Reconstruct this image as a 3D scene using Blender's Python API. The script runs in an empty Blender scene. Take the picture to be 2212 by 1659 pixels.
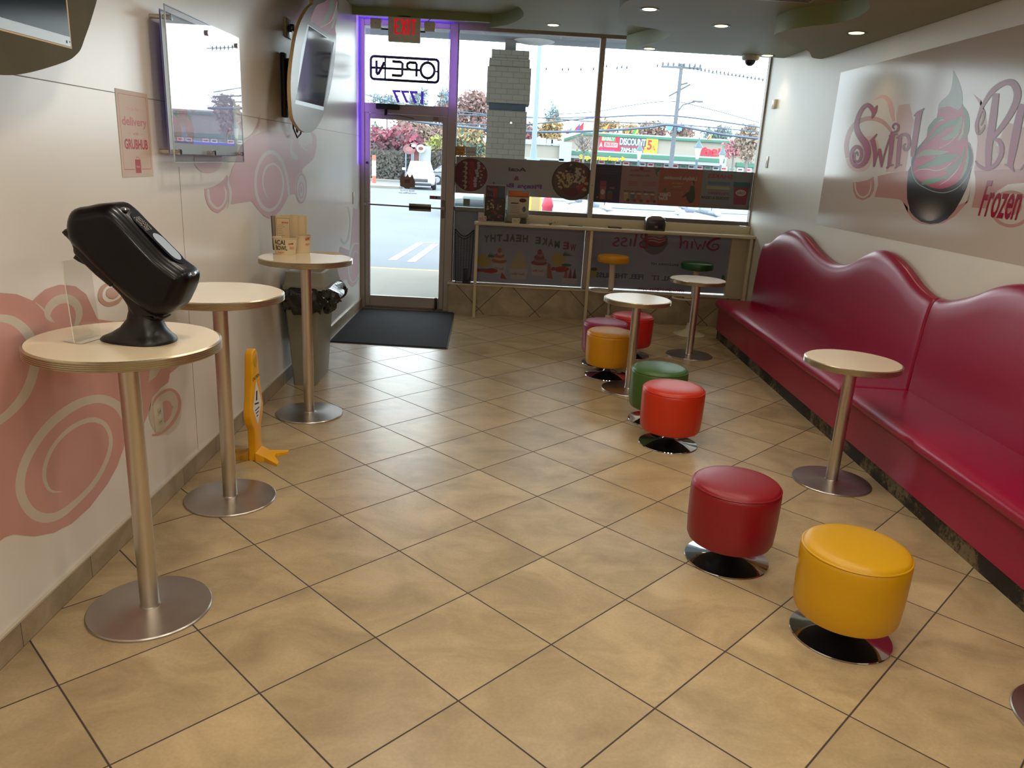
import bpy, bmesh, math, random
from mathutils import Vector, Matrix
from mathutils.geometry import tessellate_polygon
PI = math.pi
C = bpy.context.scene.collection
sc = bpy.context.scene
random.seed(7)

# ------------------------------------------------------------------ camera
CR = ((0.998610386, -0.007782786, 0.052122213),
      (0.047841039, -0.280929781, -0.958535181),
      (0.022102756, 0.959696768, -0.280167061))
CC = Vector((0.721743, -2.757640, 1.709128))
FP = 1640.46
cam_d = bpy.data.cameras.new('camera')
cam = bpy.data.objects.new('camera', cam_d)
C.objects.link(cam)
cam_d.sensor_width = 36.0
cam_d.lens = FP / 2212 * 36
cam_d.clip_start = 0.02
cam_d.clip_end = 600
m = Matrix(((CR[0][0], -CR[1][0], -CR[2][0], CC.x),
            (CR[0][1], -CR[1][1], -CR[2][1], CC.y),
            (CR[0][2], -CR[1][2], -CR[2][2], CC.z), (0, 0, 0, 1)))
cam.matrix_world = m
sc.camera = cam

def W(u, v, ax, val):
    """surveyed point of the photograph -> point on the world plane ax = val"""
    a, b = (u - 1106) / FP, (v - 829.5) / FP
    d = Vector([CR[0][k] * a + CR[1][k] * b + CR[2][k] for k in range(3)])
    i = 'xyz'.index(ax)
    return CC + d * ((val - CC[i]) / d[i])

# ------------------------------------------------------------------ materials
def lin(c):
    return tuple(((x / 255) / 12.92 if x / 255 <= 0.04045 else ((x / 255 + 0.055) / 1.055) ** 2.4) for x in c)
MATS = {}
def pm(name, rgb, rough=0.5, metal=0.0, var=0.0, vscale=6.0, bump=0.0, bscale=40.0, emit=None, estr=0.0,
       spec=0.5, coat=0.0, aniso=0.0, trans=0.0):
    if name in MATS: return MATS[name]
    mt = bpy.data.materials.new(name); mt.use_nodes = True
    nt = mt.node_tree; b = nt.nodes['Principled BSDF']
    col = lin(rgb) + (1,)
    b.inputs['Base Color'].default_value = col
    b.inputs['Roughness'].default_value = rough
    b.inputs['Metallic'].default_value = metal
    b.inputs['Specular IOR Level'].default_value = spec
    if coat: b.inputs['Coat Weight'].default_value = coat; b.inputs['Coat Roughness'].default_value = 0.12
    if aniso: b.inputs['Anisotropic'].default_value = aniso
    if emit: b.inputs['Emission Color'].default_value = lin(emit) + (1,); b.inputs['Emission Strength'].default_value = estr
    tc = None
    if var or bump:
        tc = nt.nodes.new('ShaderNodeTexCoord')
    if var:
        n = nt.nodes.new('ShaderNodeTexNoise'); n.inputs['Scale'].default_value = vscale; n.inputs['Detail'].default_value = 5
        nt.links.new(tc.outputs['Object'], n.inputs['Vector'])
        r = nt.nodes.new('ShaderNodeValToRGB')
        lo = tuple(max(0, x * (1 - var)) for x in col[:3]) + (1,)
        hi = tuple(min(1, x * (1 + var)) for x in col[:3]) + (1,)
        r.color_ramp.elements[0].position = 0.3; r.color_ramp.elements[0].color = lo
        r.color_ramp.elements[1].position = 0.7; r.color_ramp.elements[1].color = hi
        nt.links.new(n.outputs['Fac'], r.inputs['Fac']); nt.links.new(r.outputs['Color'], b.inputs['Base Color'])
    if bump:
        n2 = nt.nodes.new('ShaderNodeTexNoise'); n2.inputs['Scale'].default_value = bscale; n2.inputs['Detail'].default_value = 4
        nt.links.new(tc.outputs['Object'], n2.inputs['Vector'])
        bp = nt.nodes.new('ShaderNodeBump'); bp.inputs['Strength'].default_value = bump; bp.inputs['Distance'].default_value = 0.01
        nt.links.new(n2.outputs['Fac'], bp.inputs['Height']); nt.links.new(bp.outputs['Normal'], b.inputs['Normal'])
    if trans:
        t_ = nt.nodes.new('ShaderNodeBsdfTranslucent'); t_.inputs['Color'].default_value = col
        mx = nt.nodes.new('ShaderNodeMixShader'); mx.inputs['Fac'].default_value = trans
        nt.links.new(b.outputs[0], mx.inputs[1]); nt.links.new(t_.outputs[0], mx.inputs[2]); nt.links.new(mx.outputs[0], nt.nodes['Material Output'].inputs['Surface'])
    MATS[name] = mt
    return mt

def glassm(name, tint=(255, 255, 255), refl=0.12, rough=0.0):
    """thin pane: lets light through, mirrors a little"""
    if name in MATS: return MATS[name]
    mt = bpy.data.materials.new(name); mt.use_nodes = True
    nt = mt.node_tree; nt.nodes.remove(nt.nodes['Principled BSDF'])
    out = nt.nodes['Material Output']
    t = nt.nodes.new('ShaderNodeBsdfTransparent'); t.inputs['Color'].default_value = lin(tint) + (1,)
    g = nt.nodes.new('ShaderNodeBsdfGlossy'); g.inputs['Roughness'].default_value = rough
    # Schlick, the same from both sides of the pane
    ge = nt.nodes.new('ShaderNodeNewGeometry'); dt = nt.nodes.new('ShaderNodeVectorMath'); dt.operation = 'DOT_PRODUCT'
    nt.links.new(ge.outputs['Normal'], dt.inputs[0]); nt.links.new(ge.outputs['Incoming'], dt.inputs[1])
    def mth(op, x, y=None):
        q = nt.nodes.new('ShaderNodeMath'); q.operation = op
        for i, w_ in enumerate((x, y)):
            if w_ is None: continue
            if isinstance(w_, (int, float)): q.inputs[i].default_value = w_
            else: nt.links.new(w_, q.inputs[i])
        return q.outputs[0]
    f5 = mth('POWER', mth('SUBTRACT', 1.0, mth('ABSOLUTE', dt.outputs['Value'])), 5.0)
    fac = mth('MINIMUM', mth('MULTIPLY', mth('ADD', mth('MULTIPLY', f5, .96), .04), refl / 0.12), 1.0)
    mx = nt.nodes.new('ShaderNodeMixShader')
    nt.links.new(fac, mx.inputs['Fac'])
    nt.links.new(t.outputs[0], mx.inputs[1]); nt.links.new(g.outputs[0], mx.inputs[2])
    nt.links.new(mx.outputs[0], out.inputs['Surface'])
    MATS[name] = mt
    return mt

def tilem(name, horizontal=True, base=(178, 152, 112), dark=(142, 120, 88), pitch=0.46, rough=0.31, diag=True, ox=0.0, oy=0.0, grout=(56, 44, 38), gw=0.0062):
    """slate-look ceramic tile laid on the diagonal, grout lines on the lattice"""
    mt = bpy.data.materials.new(name); mt.use_nodes = True
    nt = mt.node_tree; b = nt.nodes['Principled BSDF']; N = nt.nodes.new; L = nt.links.new
    tc = N('ShaderNodeTexCoord')
    def dot(vec):
        d = N('ShaderNodeVectorMath'); d.operation = 'DOT_PRODUCT'; d.inputs[1].default_value = vec
        L(tc.outputs['Object'], d.inputs[0]); return d.outputs['Value']
    k = 1 / (math.sqrt(2) * pitch) if diag else 1 / pitch
    if horizontal: va, vb = ((k, -k, 0), (k, k, 0)) if diag else ((k, 0, 0), (0, k, 0))
    else: va, vb = ((k, 0, -k), (k, 0, k)) if diag else ((0, k, 0), (0, 0, k))
    def math_(op, a, bb=None):
        mth = N('ShaderNodeMath'); mth.operation = op
        for i, x in enumerate((a, bb)):
            if x is None: continue
            if isinstance(x, (int, float)): mth.inputs[i].default_value = x
            else: L(x, mth.inputs[i])
        return mth.outputs[0]
    ci = math_('ADD', dot(va), ox); cj = math_('ADD', dot(vb), oy)
    def edge(c):
        f = math_('FRACT', c); d = math_('ABSOLUTE', math_('SUBTRACT', f, 0.5)); return math_('SUBTRACT', 0.5, d)
    e = math_('MINIMUM', edge(ci), edge(cj))
    g = N('ShaderNodeMapRange'); g.inputs['From Min'].default_value = gw * 0.35 / pitch; g.inputs['From Max'].default_value = gw * 0.62 / pitch
    L(e, g.inputs['Value'])
    cmb = N('ShaderNodeCombineXYZ'); L(math_('FLOOR', ci), cmb.inputs[0]); L(math_('FLOOR', cj), cmb.inputs[1])
    wn = N('ShaderNodeTexWhiteNoise'); wn.noise_dimensions = '3D'; L(cmb.outputs[0], wn.inputs['Vector'])
    # every tile gets its own piece of the stone pattern
    sh = N('ShaderNodeVectorMath'); sh.operation = 'SCALE'; L(wn.outputs['Color'], sh.inputs[0]); sh.inputs['Scale'].default_value = 7.0
    ad = N('ShaderNodeVectorMath'); ad.operation = 'ADD'; L(tc.outputs['Object'], ad.inputs[0]); L(sh.outputs[0], ad.inputs[1])
    mp = N('ShaderNodeMapping'); mp.inputs['Scale'].default_value = (2.3, 3.1, 2.3) if horizontal else (2.6, 2.6, 3.6)
    L(ad.outputs[0], mp.inputs['Vector'])
    n1 = N('ShaderNodeTexNoise'); n1.inputs['Scale'].default_value = 1.3; n1.inputs['Detail'].default_value = 9; n1.inputs['Roughness'].default_value = 0.62; n1.inputs['Distortion'].default_value = 0.6
    L(mp.outputs[0], n1.inputs['Vector'])
    rp = N('ShaderNodeValToRGB'); e0, e1 = rp.color_ramp.elements
    e0.position = 0.32; e0.color = lin(dark) + (1,); e1.position = 0.66; e1.color = lin(base) + (1,)
    L(n1.outputs['Fac'], rp.inputs['Fac'])
    hs = N('ShaderNodeHueSaturation'); L(rp.outputs['Color'], hs.inputs['Color'])
    vr = N('ShaderNodeMapRange'); L(wn.outputs['Value'], vr.inputs['Value']); vr.inputs['To Min'].default_value = 0.9; vr.inputs['To Max'].default_value = 1.08
    L(vr.outputs[0], hs.inputs['Value'])
    # fine speckle
    n3 = N('ShaderNodeTexNoise'); n3.inputs['Scale'].default_value = 90; n3.inputs['Detail'].default_value = 3; L(tc.outputs['Object'], n3.inputs['Vector'])
    sp = N('ShaderNodeMapRange'); L(n3.outputs['Fac'], sp.inputs['Value']); sp.inputs['From Min'].default_value = 0.3; sp.inputs['From Max'].default_value = 0.7
    sp.inputs['To Min'].default_value = 0.93; sp.inputs['To Max'].default_value = 1.05
    ml = N('ShaderNodeVectorMath'); ml.operation = 'SCALE'; L(hs.outputs[0], ml.inputs[0]); L(sp.outputs[0], ml.inputs['Scale'])
    mx = N('ShaderNodeMix'); mx.data_type = 'RGBA'; L(g.outputs[0], mx.inputs['Factor']); mx.inputs[6].default_value = lin(grout) + (1,)
    L(ml.outputs[0], mx.inputs[7]); L(mx.outputs[2], b.inputs['Base Color'])
    rr = N('ShaderNodeMapRange'); L(g.outputs[0], rr.inputs['Value']); rr.inputs['To Min'].default_value = 0.85; rr.inputs['To Max'].default_value = rough
    L(rr.outputs[0], b.inputs['Roughness'])
    b.inputs['Specular IOR Level'].default_value = 0.65
    # relief
    n2 = N('ShaderNodeTexNoise'); n2.inputs['Scale'].default_value = 9; n2.inputs['Detail'].default_value = 7; L(ad.outputs[0], n2.inputs['Vector'])
    hsum = math_('ADD', math_('MULTIPLY', n2.outputs['Fac'], 0.55), math_('MULTIPLY', g.outputs[0], 0.5))
    bp = N('ShaderNodeBump'); bp.inputs['Strength'].default_value = 0.32; bp.inputs['Distance'].default_value = 0.006
    L(hsum, bp.inputs['Height']); L(bp.outputs[0], b.inputs['Normal'])
    return mt

# ------------------------------------------------------------------ mesh builder
class MB:
    def __init__(s): s.v = []; s.f = []; s.m = []; s.mats = []
    def mi(s, mat):
        if mat not in s.mats: s.mats.append(mat)
        return s.mats.index(mat)
    def add(s, vs, fs, mat):
        o = len(s.v); k = s.mi(mat)
        s.v += [Vector(x) for x in vs]; s.f += [tuple(o + i for i in f) for f in fs]; s.m += [k] * len(fs)
        return s
    def quad(s, a, b, c, d, mat): return s.add([a, b, c, d], [(0, 1, 2, 3)], mat)
    def bm(s, bm, mat):
        bm.verts.index_update()
        s.add([v.co.copy() for v in bm.verts], [[v.index for v in f.verts] for f in bm.faces], mat); bm.free(); return s
    def box(s, lo, hi, mat, bev=0, seg=2, rot=None, piv=None):
        b = bmesh.new(); bmesh.ops.create_cube(b, size=1)
        ce = [(lo[i] + hi[i]) / 2 for i in range(3)]; sz = [abs(hi[i] - lo[i]) for i in range(3)]
        for v in b.verts: v.co = Vector([ce[i] + v.co[i] * sz[i] for i in range(3)])
        if bev: bmesh.ops.bevel(b, geom=list(b.edges), offset=min(bev, min(sz) * 0.48), segments=seg, profile=0.5, affect='EDGES')
        if rot is not None:
            p = Vector(piv if piv else ce)
            for v in b.verts: v.co = rot @ (v.co - p) + p
        return s.bm(b, mat)
    def tube(s, path, r, mat, n=10, closed=False, caps=True):
        path = [Vector(p) for p in path]; N_ = len(path); rings = []
        rr = r if isinstance(r, (list, tuple)) else [r] * N_
        up = None
        for i, p in enumerate(path):
            if closed: t = path[(i + 1) % N_] - path[i - 1]
            else: t = path[min(i + 1, N_ - 1)] - path[max(i - 1, 0)]
            t.normalize()
            if up is None: up = t.orthogonal().normalized()
            up = (up - t * up.dot(t)); up = up.normalized() if up.length > 1e-6 else t.orthogonal().normalized()
            sd = t.cross(up)
            rings.append([p + (up * math.cos(2 * PI * k / n) + sd * math.sin(2 * PI * k / n)) * rr[i] for k in range(n)])
        vs = [v for r_ in rings for v in r_]; fs = []
        M = N_ if closed else N_ - 1
        for i in range(M):
            j = (i + 1) % N_
            for k in range(n): fs.append((i * n + k, i * n + (k + 1) % n, j * n + (k + 1) % n, j * n + k))
        if caps and not closed:
            fs.append(tuple(range(n))[::-1]); fs.append(tuple((N_ - 1) * n + k for k in range(n)))
        return s.add(vs, fs, mat)
    def lathe(s, prof, mat, n=48, c=(0, 0, 0), sx=1, sy=1, capb=True, capt=True):
        c = Vector(c); vs = []; fs = []
        for r, z in prof:
            for k in range(n):
                a = 2 * PI * k / n; vs.append(c + Vector((r * math.cos(a) * sx, r * math.sin(a) * sy, z)))
        for i in range(len(prof) - 1):
            for k in range(n): fs.append((i * n + k, i * n + (k + 1) % n, (i + 1) * n + (k + 1) % n, (i + 1) * n + k))
        if capb: fs.append(tuple(range(n))[::-1])
        if capt: fs.append(tuple((len(prof) - 1) * n + k for k in range(n)))
        return s.add(vs, fs, mat)
    def prism(s, pts, ax, a, b, mat):
        """polygon (2-D, in the plane normal to ax) swept from a to b"""
        def P(p, t):
            return {'x': (t, p[0], p[1]), 'y': (p[0], t, p[1]), 'z': (p[0], p[1], t)}[ax]
        n = len(pts); vs = [P(p, a) for p in pts] + [P(p, b) for p in pts]
        fs = [(i, (i + 1) % n, n + (i + 1) % n, n + i) for i in range(n)]
        tr = tessellate_polygon([[Vector((p[0], p[1], 0)) for p in pts]])
        fs += [tuple(t) for t in tr] + [tuple(n + i for i in t)[::-1] for t in tr]
        return s.add(vs, fs, mat)
    def pillow(s, pts, ax, a, b, mat, r=0.03, seg=5):
        """like prism with rounded rims"""
        pts = [Vector((p[0], p[1])) for p in pts]; n = len(pts)
        ar = sum(pts[i].x * pts[(i + 1) % n].y - pts[(i + 1) % n].x * pts[i].y for i in range(n))
        if ar < 0: pts = pts[::-1]
        nor = []
        for i in range(n):
            t = (pts[(i + 1) % n] - pts[i - 1]).normalized(); nor.append(Vector((t.y, -t.x)))
        ringdef = []
        for k in range(seg + 1):
            t = PI / 2 * k / seg; ringdef.append((r * (1 - math.sin(t)), a + r * (1 - math.cos(t))))
        for k in range(seg, -1, -1):
            t = PI / 2 * k / seg; ringdef.append((r * (1 - math.sin(t)), b - r * (1 - math.cos(t))))
        vs = []
        for ins, t in ringdef:
            for i in range(n):
                p = pts[i] - nor[i] * ins
                vs.append({'x': (t, p.x, p.y), 'y': (p.x, t, p.y), 'z': (p.x, p.y, t)}[ax])
        fs = []; R_ = len(ringdef)
        for j in range(R_ - 1):
            for i in range(n): fs.append((j * n + i, j * n + (i + 1) % n, (j + 1) * n + (i + 1) % n, (j + 1) * n + i))
        cap = [pts[i] - nor[i] * r for i in range(n)]
        tr = tessellate_polygon([[Vector((p.x, p.y, 0)) for p in cap]])
        fs += [tuple(t) for t in tr] + [tuple((R_ - 1) * n + i for i in t)[::-1] for t in tr]
        return s.add(vs, fs, mat)
    def xf(s, M, start=0):
        for i in range(start, len(s.v)): s.v[i] = M @ s.v[i]
        return s
    def build(s, name, parent=None, smooth=True, angle=38, origin=None):
        """one mesh object; vertices are given in world space when origin is None"""
        me = bpy.data.meshes.new(name)
        if parent is not None: off = parent['_w'] if '_w' in parent else (0, 0, 0); off = Vector(off)
        elif origin is not None: off = Vector(origin)
        else:
            xs = [v.x for v in s.v]; ys = [v.y for v in s.v]; zs = [v.z for v in s.v]
            off = Vector(((min(xs) + max(xs)) / 2, (min(ys) + max(ys)) / 2, min(zs)))
        me.from_pydata([v - off for v in s.v], [], s.f)
        for mt in s.mats: me.materials.append(mt)
        me.polygons.foreach_set('material_index', s.m)
        bm_ = bmesh.new(); bm_.from_mesh(me); bmesh.ops.recalc_face_normals(bm_, faces=bm_.faces); bm_.to_mesh(me); bm_.free()
        if smooth:
            me.polygons.foreach_set('use_smooth', [True] * len(me.polygons))
            me.set_sharp_from_angle(angle=math.radians(angle))
        me.update()
        o = bpy.data.objects.new(name, me); C.objects.link(o)
        if parent is not None:
            o.parent = parent; o['_w'] = tuple(off)
        else:
            o.location = off; o['_w'] = tuple(off)
        return o

def tag(o, label=None, cat=None, group=None, kind=None):
    if label: o['label'] = label
    if cat: o['category'] = cat
    if group: o['group'] = group
    if kind: o['kind'] = kind
    return o
def thing(name, label, cat, loc=(0, 0, 0), group=None):
    o = bpy.data.objects.new(name, None); C.objects.link(o); o.location = loc; o['_w'] = tuple(loc)
    o.empty_display_size = 0.05
    return tag(o, label, cat, group)
def dup(root, loc, rotz=0.0, label=None, group=None):
    r = root.copy(); C.objects.link(r); r.location = loc; r.rotation_euler = (0, 0, rotz)
    if label: r['label'] = label
    if group: r['group'] = group
    for ch in list(root.children):
        c = ch.copy(); C.objects.link(c); c.parent = r
        for g in list(ch.children):
            d = g.copy(); C.objects.link(d); d.parent = c
    return r
def struct(mb, name, **k):
    o = mb.build(name, **k); o['kind'] = 'structure'; return o

def sp(pts, n=8, closed=False):
    """Catmull-Rom through tuples of any length"""
    P = [tuple(map(float, p)) for p in pts]; N_ = len(P); out = []
    for i in range(N_ if closed else N_ - 1):
        p0 = P[i - 1] if (closed or i > 0) else P[0]; p1 = P[i]; p2 = P[(i + 1) % N_]
        p3 = P[(i + 2) % N_] if (closed or i + 2 < N_) else P[-1]
        for k in range(n):
            t = k / n
            out.append(tuple(0.5 * (2 * b + (c - a) * t + (2 * a - 5 * b + 4 * c - d) * t * t + (3 * b - a - 3 * c + d) * t ** 3)
                             for a, b, c, d in zip(p0, p1, p2, p3)))
    if not closed: out.append(P[-1])
    return out

# flat artwork on a plane: every shape is cut vinyl or ink lying on the sheet
_tx = {}
def text_shape(s, bold=0.0):
    if (s, bold) in _tx: return _tx[(s, bold)]
    cu = bpy.data.curves.new('t', 'FONT'); cu.body = s; cu.size = 1.0; cu.offset = bold; cu.resolution_u = 3
    o = bpy.data.objects.new('t', cu); C.objects.link(o)
    bpy.context.view_layer.update()
    me = o.evaluated_get(bpy.context.evaluated_depsgraph_get()).to_mesh()
    vs = [(v.co.x, v.co.y) for v in me.vertices]; fs = [tuple(p.vertices) for p in me.polygons]
    o.to_mesh_clear(); bpy.data.objects.remove(o); bpy.data.curves.remove(cu)
    x0 = min(v[0] for v in vs); x1 = max(v[0] for v in vs); y0 = min(v[1] for v in vs); y1 = max(v[1] for v in vs)
    vs = [((v[0] - x0) / (x1 - x0), (v[1] - y0) / (y1 - y0)) for v in vs]
    _tx[(s, bold)] = (vs, fs); return vs, fs

class Art:
    """O origin, U right as the room sees it, V up, N towards the room"""
    def __init__(s, O, U, V, N, step=0.0006):
        s.O = Vector(O); s.U = Vector(U); s.V = Vector(V); s.N = Vector(N); s.mb = MB(); s.eps = 2e-5 if step < .005 else 6e-4; s.k = 0; s.src = None
    def survey(s, x0, y0, scale, ax, val):
        s.src = (x0, y0, scale, ax, val); return s
    def c(s, p):
        """survey coordinates -> sheet coordinates"""
        x0, y0, k, ax, val = s.src
        w = W(x0 + p[0] / k, y0 + p[1] / k, ax, val) - s.O
        return (w.dot(s.U), w.dot(s.V))
    def up(s): s.k += 1; return s.k
    def P(s, p, l): return s.O + s.U * p[0] + s.V * p[1] + s.N * (.0002 + s.eps * s.k)
    def poly(s, pts, mat, l=0, px=False, smooth=0):
        if smooth: pts = sp(pts, smooth, True)
        if px: pts = [s.c(p) for p in pts]
        s.up(); tr = tessellate_polygon([[Vector((p[0], p[1], 0)) for p in pts]])
        s.mb.add([s.P(p, l) for p in pts], [tuple(t) for t in tr], mat); return s
    def rect(s, x0, y0, x1, y1, mat, l=0): return s.poly([(x0, y0), (x1, y0), (x1, y1), (x0, y1)], mat, l)
    def ell(s, cx, cy, rx, ry, mat, l=0, px=False, n=28, rot=0, wob=0.0):
        pts = []
        for k in range(n):
            a = 2 * PI * k / n; q = 1 + (random.uniform(-wob, wob) if wob else 0)
            x, y = rx * q * math.cos(a), ry * q * math.sin(a)
            pts.append((cx + x * math.cos(rot) - y * math.sin(rot), cy + x * math.sin(rot) + y * math.cos(rot)))
        return s.poly(pts, mat, l, px)
    def stroke(s, pts, mat, l=0, px=False, n=7, w=None, closed=False, grow=0.0):
        """pts (x, y, width)"""
        if w is not None: pts = [(p[0], p[1], w) for p in pts]
        q = sp(pts, n, closed) if n else pts
        L_, R_ = [], []; M = len(q)
        for i, p in enumerate(q):
            a = q[(i + 1) % M] if closed else q[min(i + 1, M - 1)]; b = q[i - 1] if (closed or i > 0) else q[0]
            tx, ty = a[0] - b[0], a[1] - b[1]; d = math.hypot(tx, ty) or 1
            nx, ny = -ty / d, tx / d; h = max(p[2], 0.1 if px else 0) / 2 + grow
            L_.append((p[0] + nx * h, p[1] + ny * h)); R_.append((p[0] - nx * h, p[1] - ny * h))
        if px: L_ = [s.c(p) for p in L_]; R_ = [s.c(p) for p in R_]
        s.up(); vs = [s.P(p, l) for p in L_] + [s.P(p, l) for p in R_]
        fs = [(i, (i + 1) % M, M + (i + 1) % M, M + i) for i in range(M if closed else M - 1)]
        s.mb.add(vs, fs, mat); return s
    def text(s, t, x0, y0, x1, y1, mat, l=1, bold=0.01, shear=0.0, arc=0.0):
        """fit text t in the box; x0 > x1 writes it mirrored; arc lifts the middle"""
        s.up(); vs, fs = text_shape(t, bold); out = []
        for a, b in vs:
            x = x0 + (a + shear * b) * (x1 - x0); y = y0 + b * (y1 - y0) + arc * (1 - (2 * a - 1) ** 2)
            out.append(s.P((x, y), l))
        s.mb.add(out, fs, mat); return s
    def textpx(s, t, a, b, mat, l=1, **k):
        """a lower left, b upper right corner in survey coordinates (as read)"""
        p, q = s.c(a), s.c(b); return s.text(t, p[0], p[1], q[0], q[1], mat, l, **k)
    def build(s, name, parent=None): return s.mb.build(name, parent, smooth=False)
# ================================================================== ROOM
XL, XR, YW, YB = -0.888, 3.52, 6.03, -5.0
WALL_L = pm('satin_cream_paint_left', (226, 221, 214), 0.27, var=0.03, vscale=1.5, bump=0.03, bscale=3.0, spec=0.75)
WALL_R = pm('satin_cream_paint_right', (226, 221, 208), 0.38, var=0.03, vscale=1.5, bump=0.03, bscale=3.0)
CEILM = pm('green_grey_ceiling_paint', (142, 145, 114), 0.55, var=0.04, vscale=1.2)
FASCIA = pm('green_fascia_paint', (130, 142, 96), 0.5, var=0.03, vscale=1.2)
ALU = pm('anodised_aluminium', (172, 162, 152), 0.42, metal=0.1, var=0.05, vscale=3)
ALU_D = pm('dark_aluminium', (112, 106, 100), 0.4, metal=0.1, var=0.05, vscale=3)
FLOOR = tilem('slate_look_floor_tile', base=(186, 164, 126), dark=(152, 132, 98))
KNEE = tilem('slate_look_wall_tile', horizontal=False, base=(178, 162, 134), dark=(142, 128, 104), rough=0.35, ox=0.35, oy=0.15)
BASE_T = tilem('skirting_tile', horizontal=False, base=(172, 156, 130), dark=(136, 122, 100), rough=0.4, diag=False, gw=0.003)
GLASS = glassm('window_glass', (246, 252, 250), 0.10)
CREAM_LAM = pm('cream_laminate', (208, 196, 168), 0.4, var=0.03)
BLACK = pm('matt_black', (16, 16, 17), 0.5, var=0.1)
BLACKP = pm('black_plastic', (14, 13, 15), 0.28, coat=0.3)
PURPLE = pm('purple_light_diffuser', (90, 60, 230), 0.5, emit=(92, 60, 215), estr=.4)

mb = MB(); mb.box((XL - .6, YB - .1, -0.06), (XR + .1, YW + .02, 0), FLOOR); struct(mb, 'floor', origin=(0, 0, 0), smooth=False)
mb = MB(); mb.box((XL - .12, YB, 0), (XL, YW + .06, 3.6), WALL_L); struct(mb, 'wall_left', smooth=False)
mb = MB(); mb.box((XR, YB, 0), (XR + .12, YW + .06, 3.6), WALL_R); struct(mb, 'wall_right', smooth=False)
mb = MB(); mb.box((XL - .12, YB - .1, 0), (XR + .12, YB, 3.6), pm('warm_back_wall', (196, 176, 146), .5, var=.05)); struct(mb, 'wall_back', smooth=False)
# window wall: knee wall, header
mb = MB(); mb.box((0.135, 5.90, 0), (XR, 6.10, 0.335), KNEE); mb.box((0.12, 5.885, 0.335), (XR, 6.10, 0.350), CREAM_LAM)
struct(mb, 'wall_front', origin=(0, 0, 0), smooth=False)
mb = MB(); mb.box((XL, 6.02, 3.09), (XR, 6.14, 3.6), pm('white_header_paint', (226, 224, 228), .5, var=.02)); struct(mb, 'trim_1', smooth=False)
mb = MB(); mb.box((3.33, 5.96, 0.35), (XR, 6.02, 1.03), CREAM_LAM); struct(mb, 'trim_2', smooth=False)

# ceiling: four levels with wavy drops that stop short of the window
mb = MB(); mb.box((XL, YB, 3.12), (XR, 5.62, 3.6), CEILM); mb.box((XL, 5.62, 3.50), (XR, 6.05, 3.6), CEILM)
mb.box((XL, 5.60, 3.045), (0.52, 5.635, 3.12), FASCIA)
struct(mb, 'ceiling', smooth=False)
LV = [(3.0, [(.49, 5.62), (.66, 5.42), (.78, 5.1), (.82, 4.78), (.76, 4.45), (.60, 4.22), (.45, 3.9), (.45, 3.2), (.6, 2.5), (.5, 0), (.5, YB + .01), (3.51, YB + .01), (3.51, 5.62)], 6),
      (2.873, [(1.885, 5.615), (1.97, 5.36), (2.11, 4.98), (2.13, 4.62), (2.0, 4.42), (1.85, 4.32), (1.68, 4.22), (1.585, 3.98), (1.53, 3.55), (1.56, 3.25), (1.7, 2.9), (1.85, 2.2), (1.8, 0), (1.8, YB + .02), (3.512, YB + .02), (3.512, 5.615)], 3),
      (2.742, [(3.514, 4.59), (3.42, 4.56), (3.33, 4.38), (3.231, 4.19), (3.05, 4.0), (2.864, 3.764), (2.75, 3.62), (2.715, 3.48), (2.74, 3.28), (2.83, 3.1), (2.94, 2.97), (2.985, 2.75), (2.958, 2.5), (2.88, 2.3), (2.7, 2.0), (2.5, 1.5), (2.4, 0), (2.4, YB + .03), (3.514, YB + .03)], 3)]
for i, (z, pts, k) in enumerate(LV):
    flat = pts[-k + 0:] if False else None
    # smooth the wavy run, keep the straight corners
    cut = {0: 10, 1: 13, 2: 17}[i]
    q = sp(pts[:cut], 6) + [tuple(p) for p in pts[cut:]]
    mb = MB(); mb.prism(q, 'z', z, 3.121, CEILM)
    # paint the vertical drops green
    gi = mb.mi(FASCIA)
    for j, f in enumerate(mb.f):
        zz = [mb.v[a].z for a in f]
        if max(zz) - min(zz) > 0.01: mb.m[j] = gi
    struct(mb, 'ceiling_%d' % (i + 2), smooth=True)

# skirting tiles with a light metal cap on the left wall
mb = MB(); mb.box((XL, YB, 0), (XL + .012, 6.0, 0.098), BASE_T); mb.box((XL, YB, 0.098), (XL + .014, 6.0, 0.106), pm('pale_trim_metal', (205, 196, 176), .35, metal=.3))
struct(mb, 'baseboard_left', origin=(0, 0, 0), smooth=False)
mb = MB(); mb.box((XR - .012, 5.3, 0), (XR, 5.88, 0.10), BASE_T); struct(mb, 'baseboard_right', origin=(0, 0, 0), smooth=False)
# fine joints between the wall panels
GAPM = pm('panel_joint', (150, 140, 128), .6)
mb = MB(); mb.box((XL, -1.2, 1.895), (XL + .0012, 5.98, 1.898), GAPM); mb.box((XL, 1.150, .11), (XL + .0012, 1.153, 1.6), GAPM)
struct(mb, 'trim_3', smooth=False)

# ------------------------------------------------------------------ shop front frames
def frame(mb, lo, hi, mat=ALU, b=.004): mb.box(lo, hi, mat, bev=b, seg=1)
d = thing('door_1', None, None, (-0.38, 6.03, 0)); d['kind'] = 'structure'
mb = MB()
frame(mb, (-0.835, 6.01, .02), (-0.780, 6.055, 2.142)); frame(mb, (0.012, 6.01, .02), (0.068, 6.055, 2.142))
frame(mb, (-0.780, 6.01, 2.085), (0.012, 6.055, 2.142)); frame(mb, (-0.780, 6.01, .02), (0.012, 6.055, .142))
mb.build('door_frame', d)
mb = MB(); mb.quad((-0.780, 6.035, .142), (0.012, 6.035, .142), (0.012, 6.035, 2.085), (-0.780, 6.035, 2.085), GLASS); mb.build('door_glass', d, smooth=False)
mb = MB(); mb.tube([(-0.815, 5.965, 1.175), (0.045, 5.965, 1.168)], .009, pm('brushed_bar', (150, 146, 140), .3, metal=.9), n=12)
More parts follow.
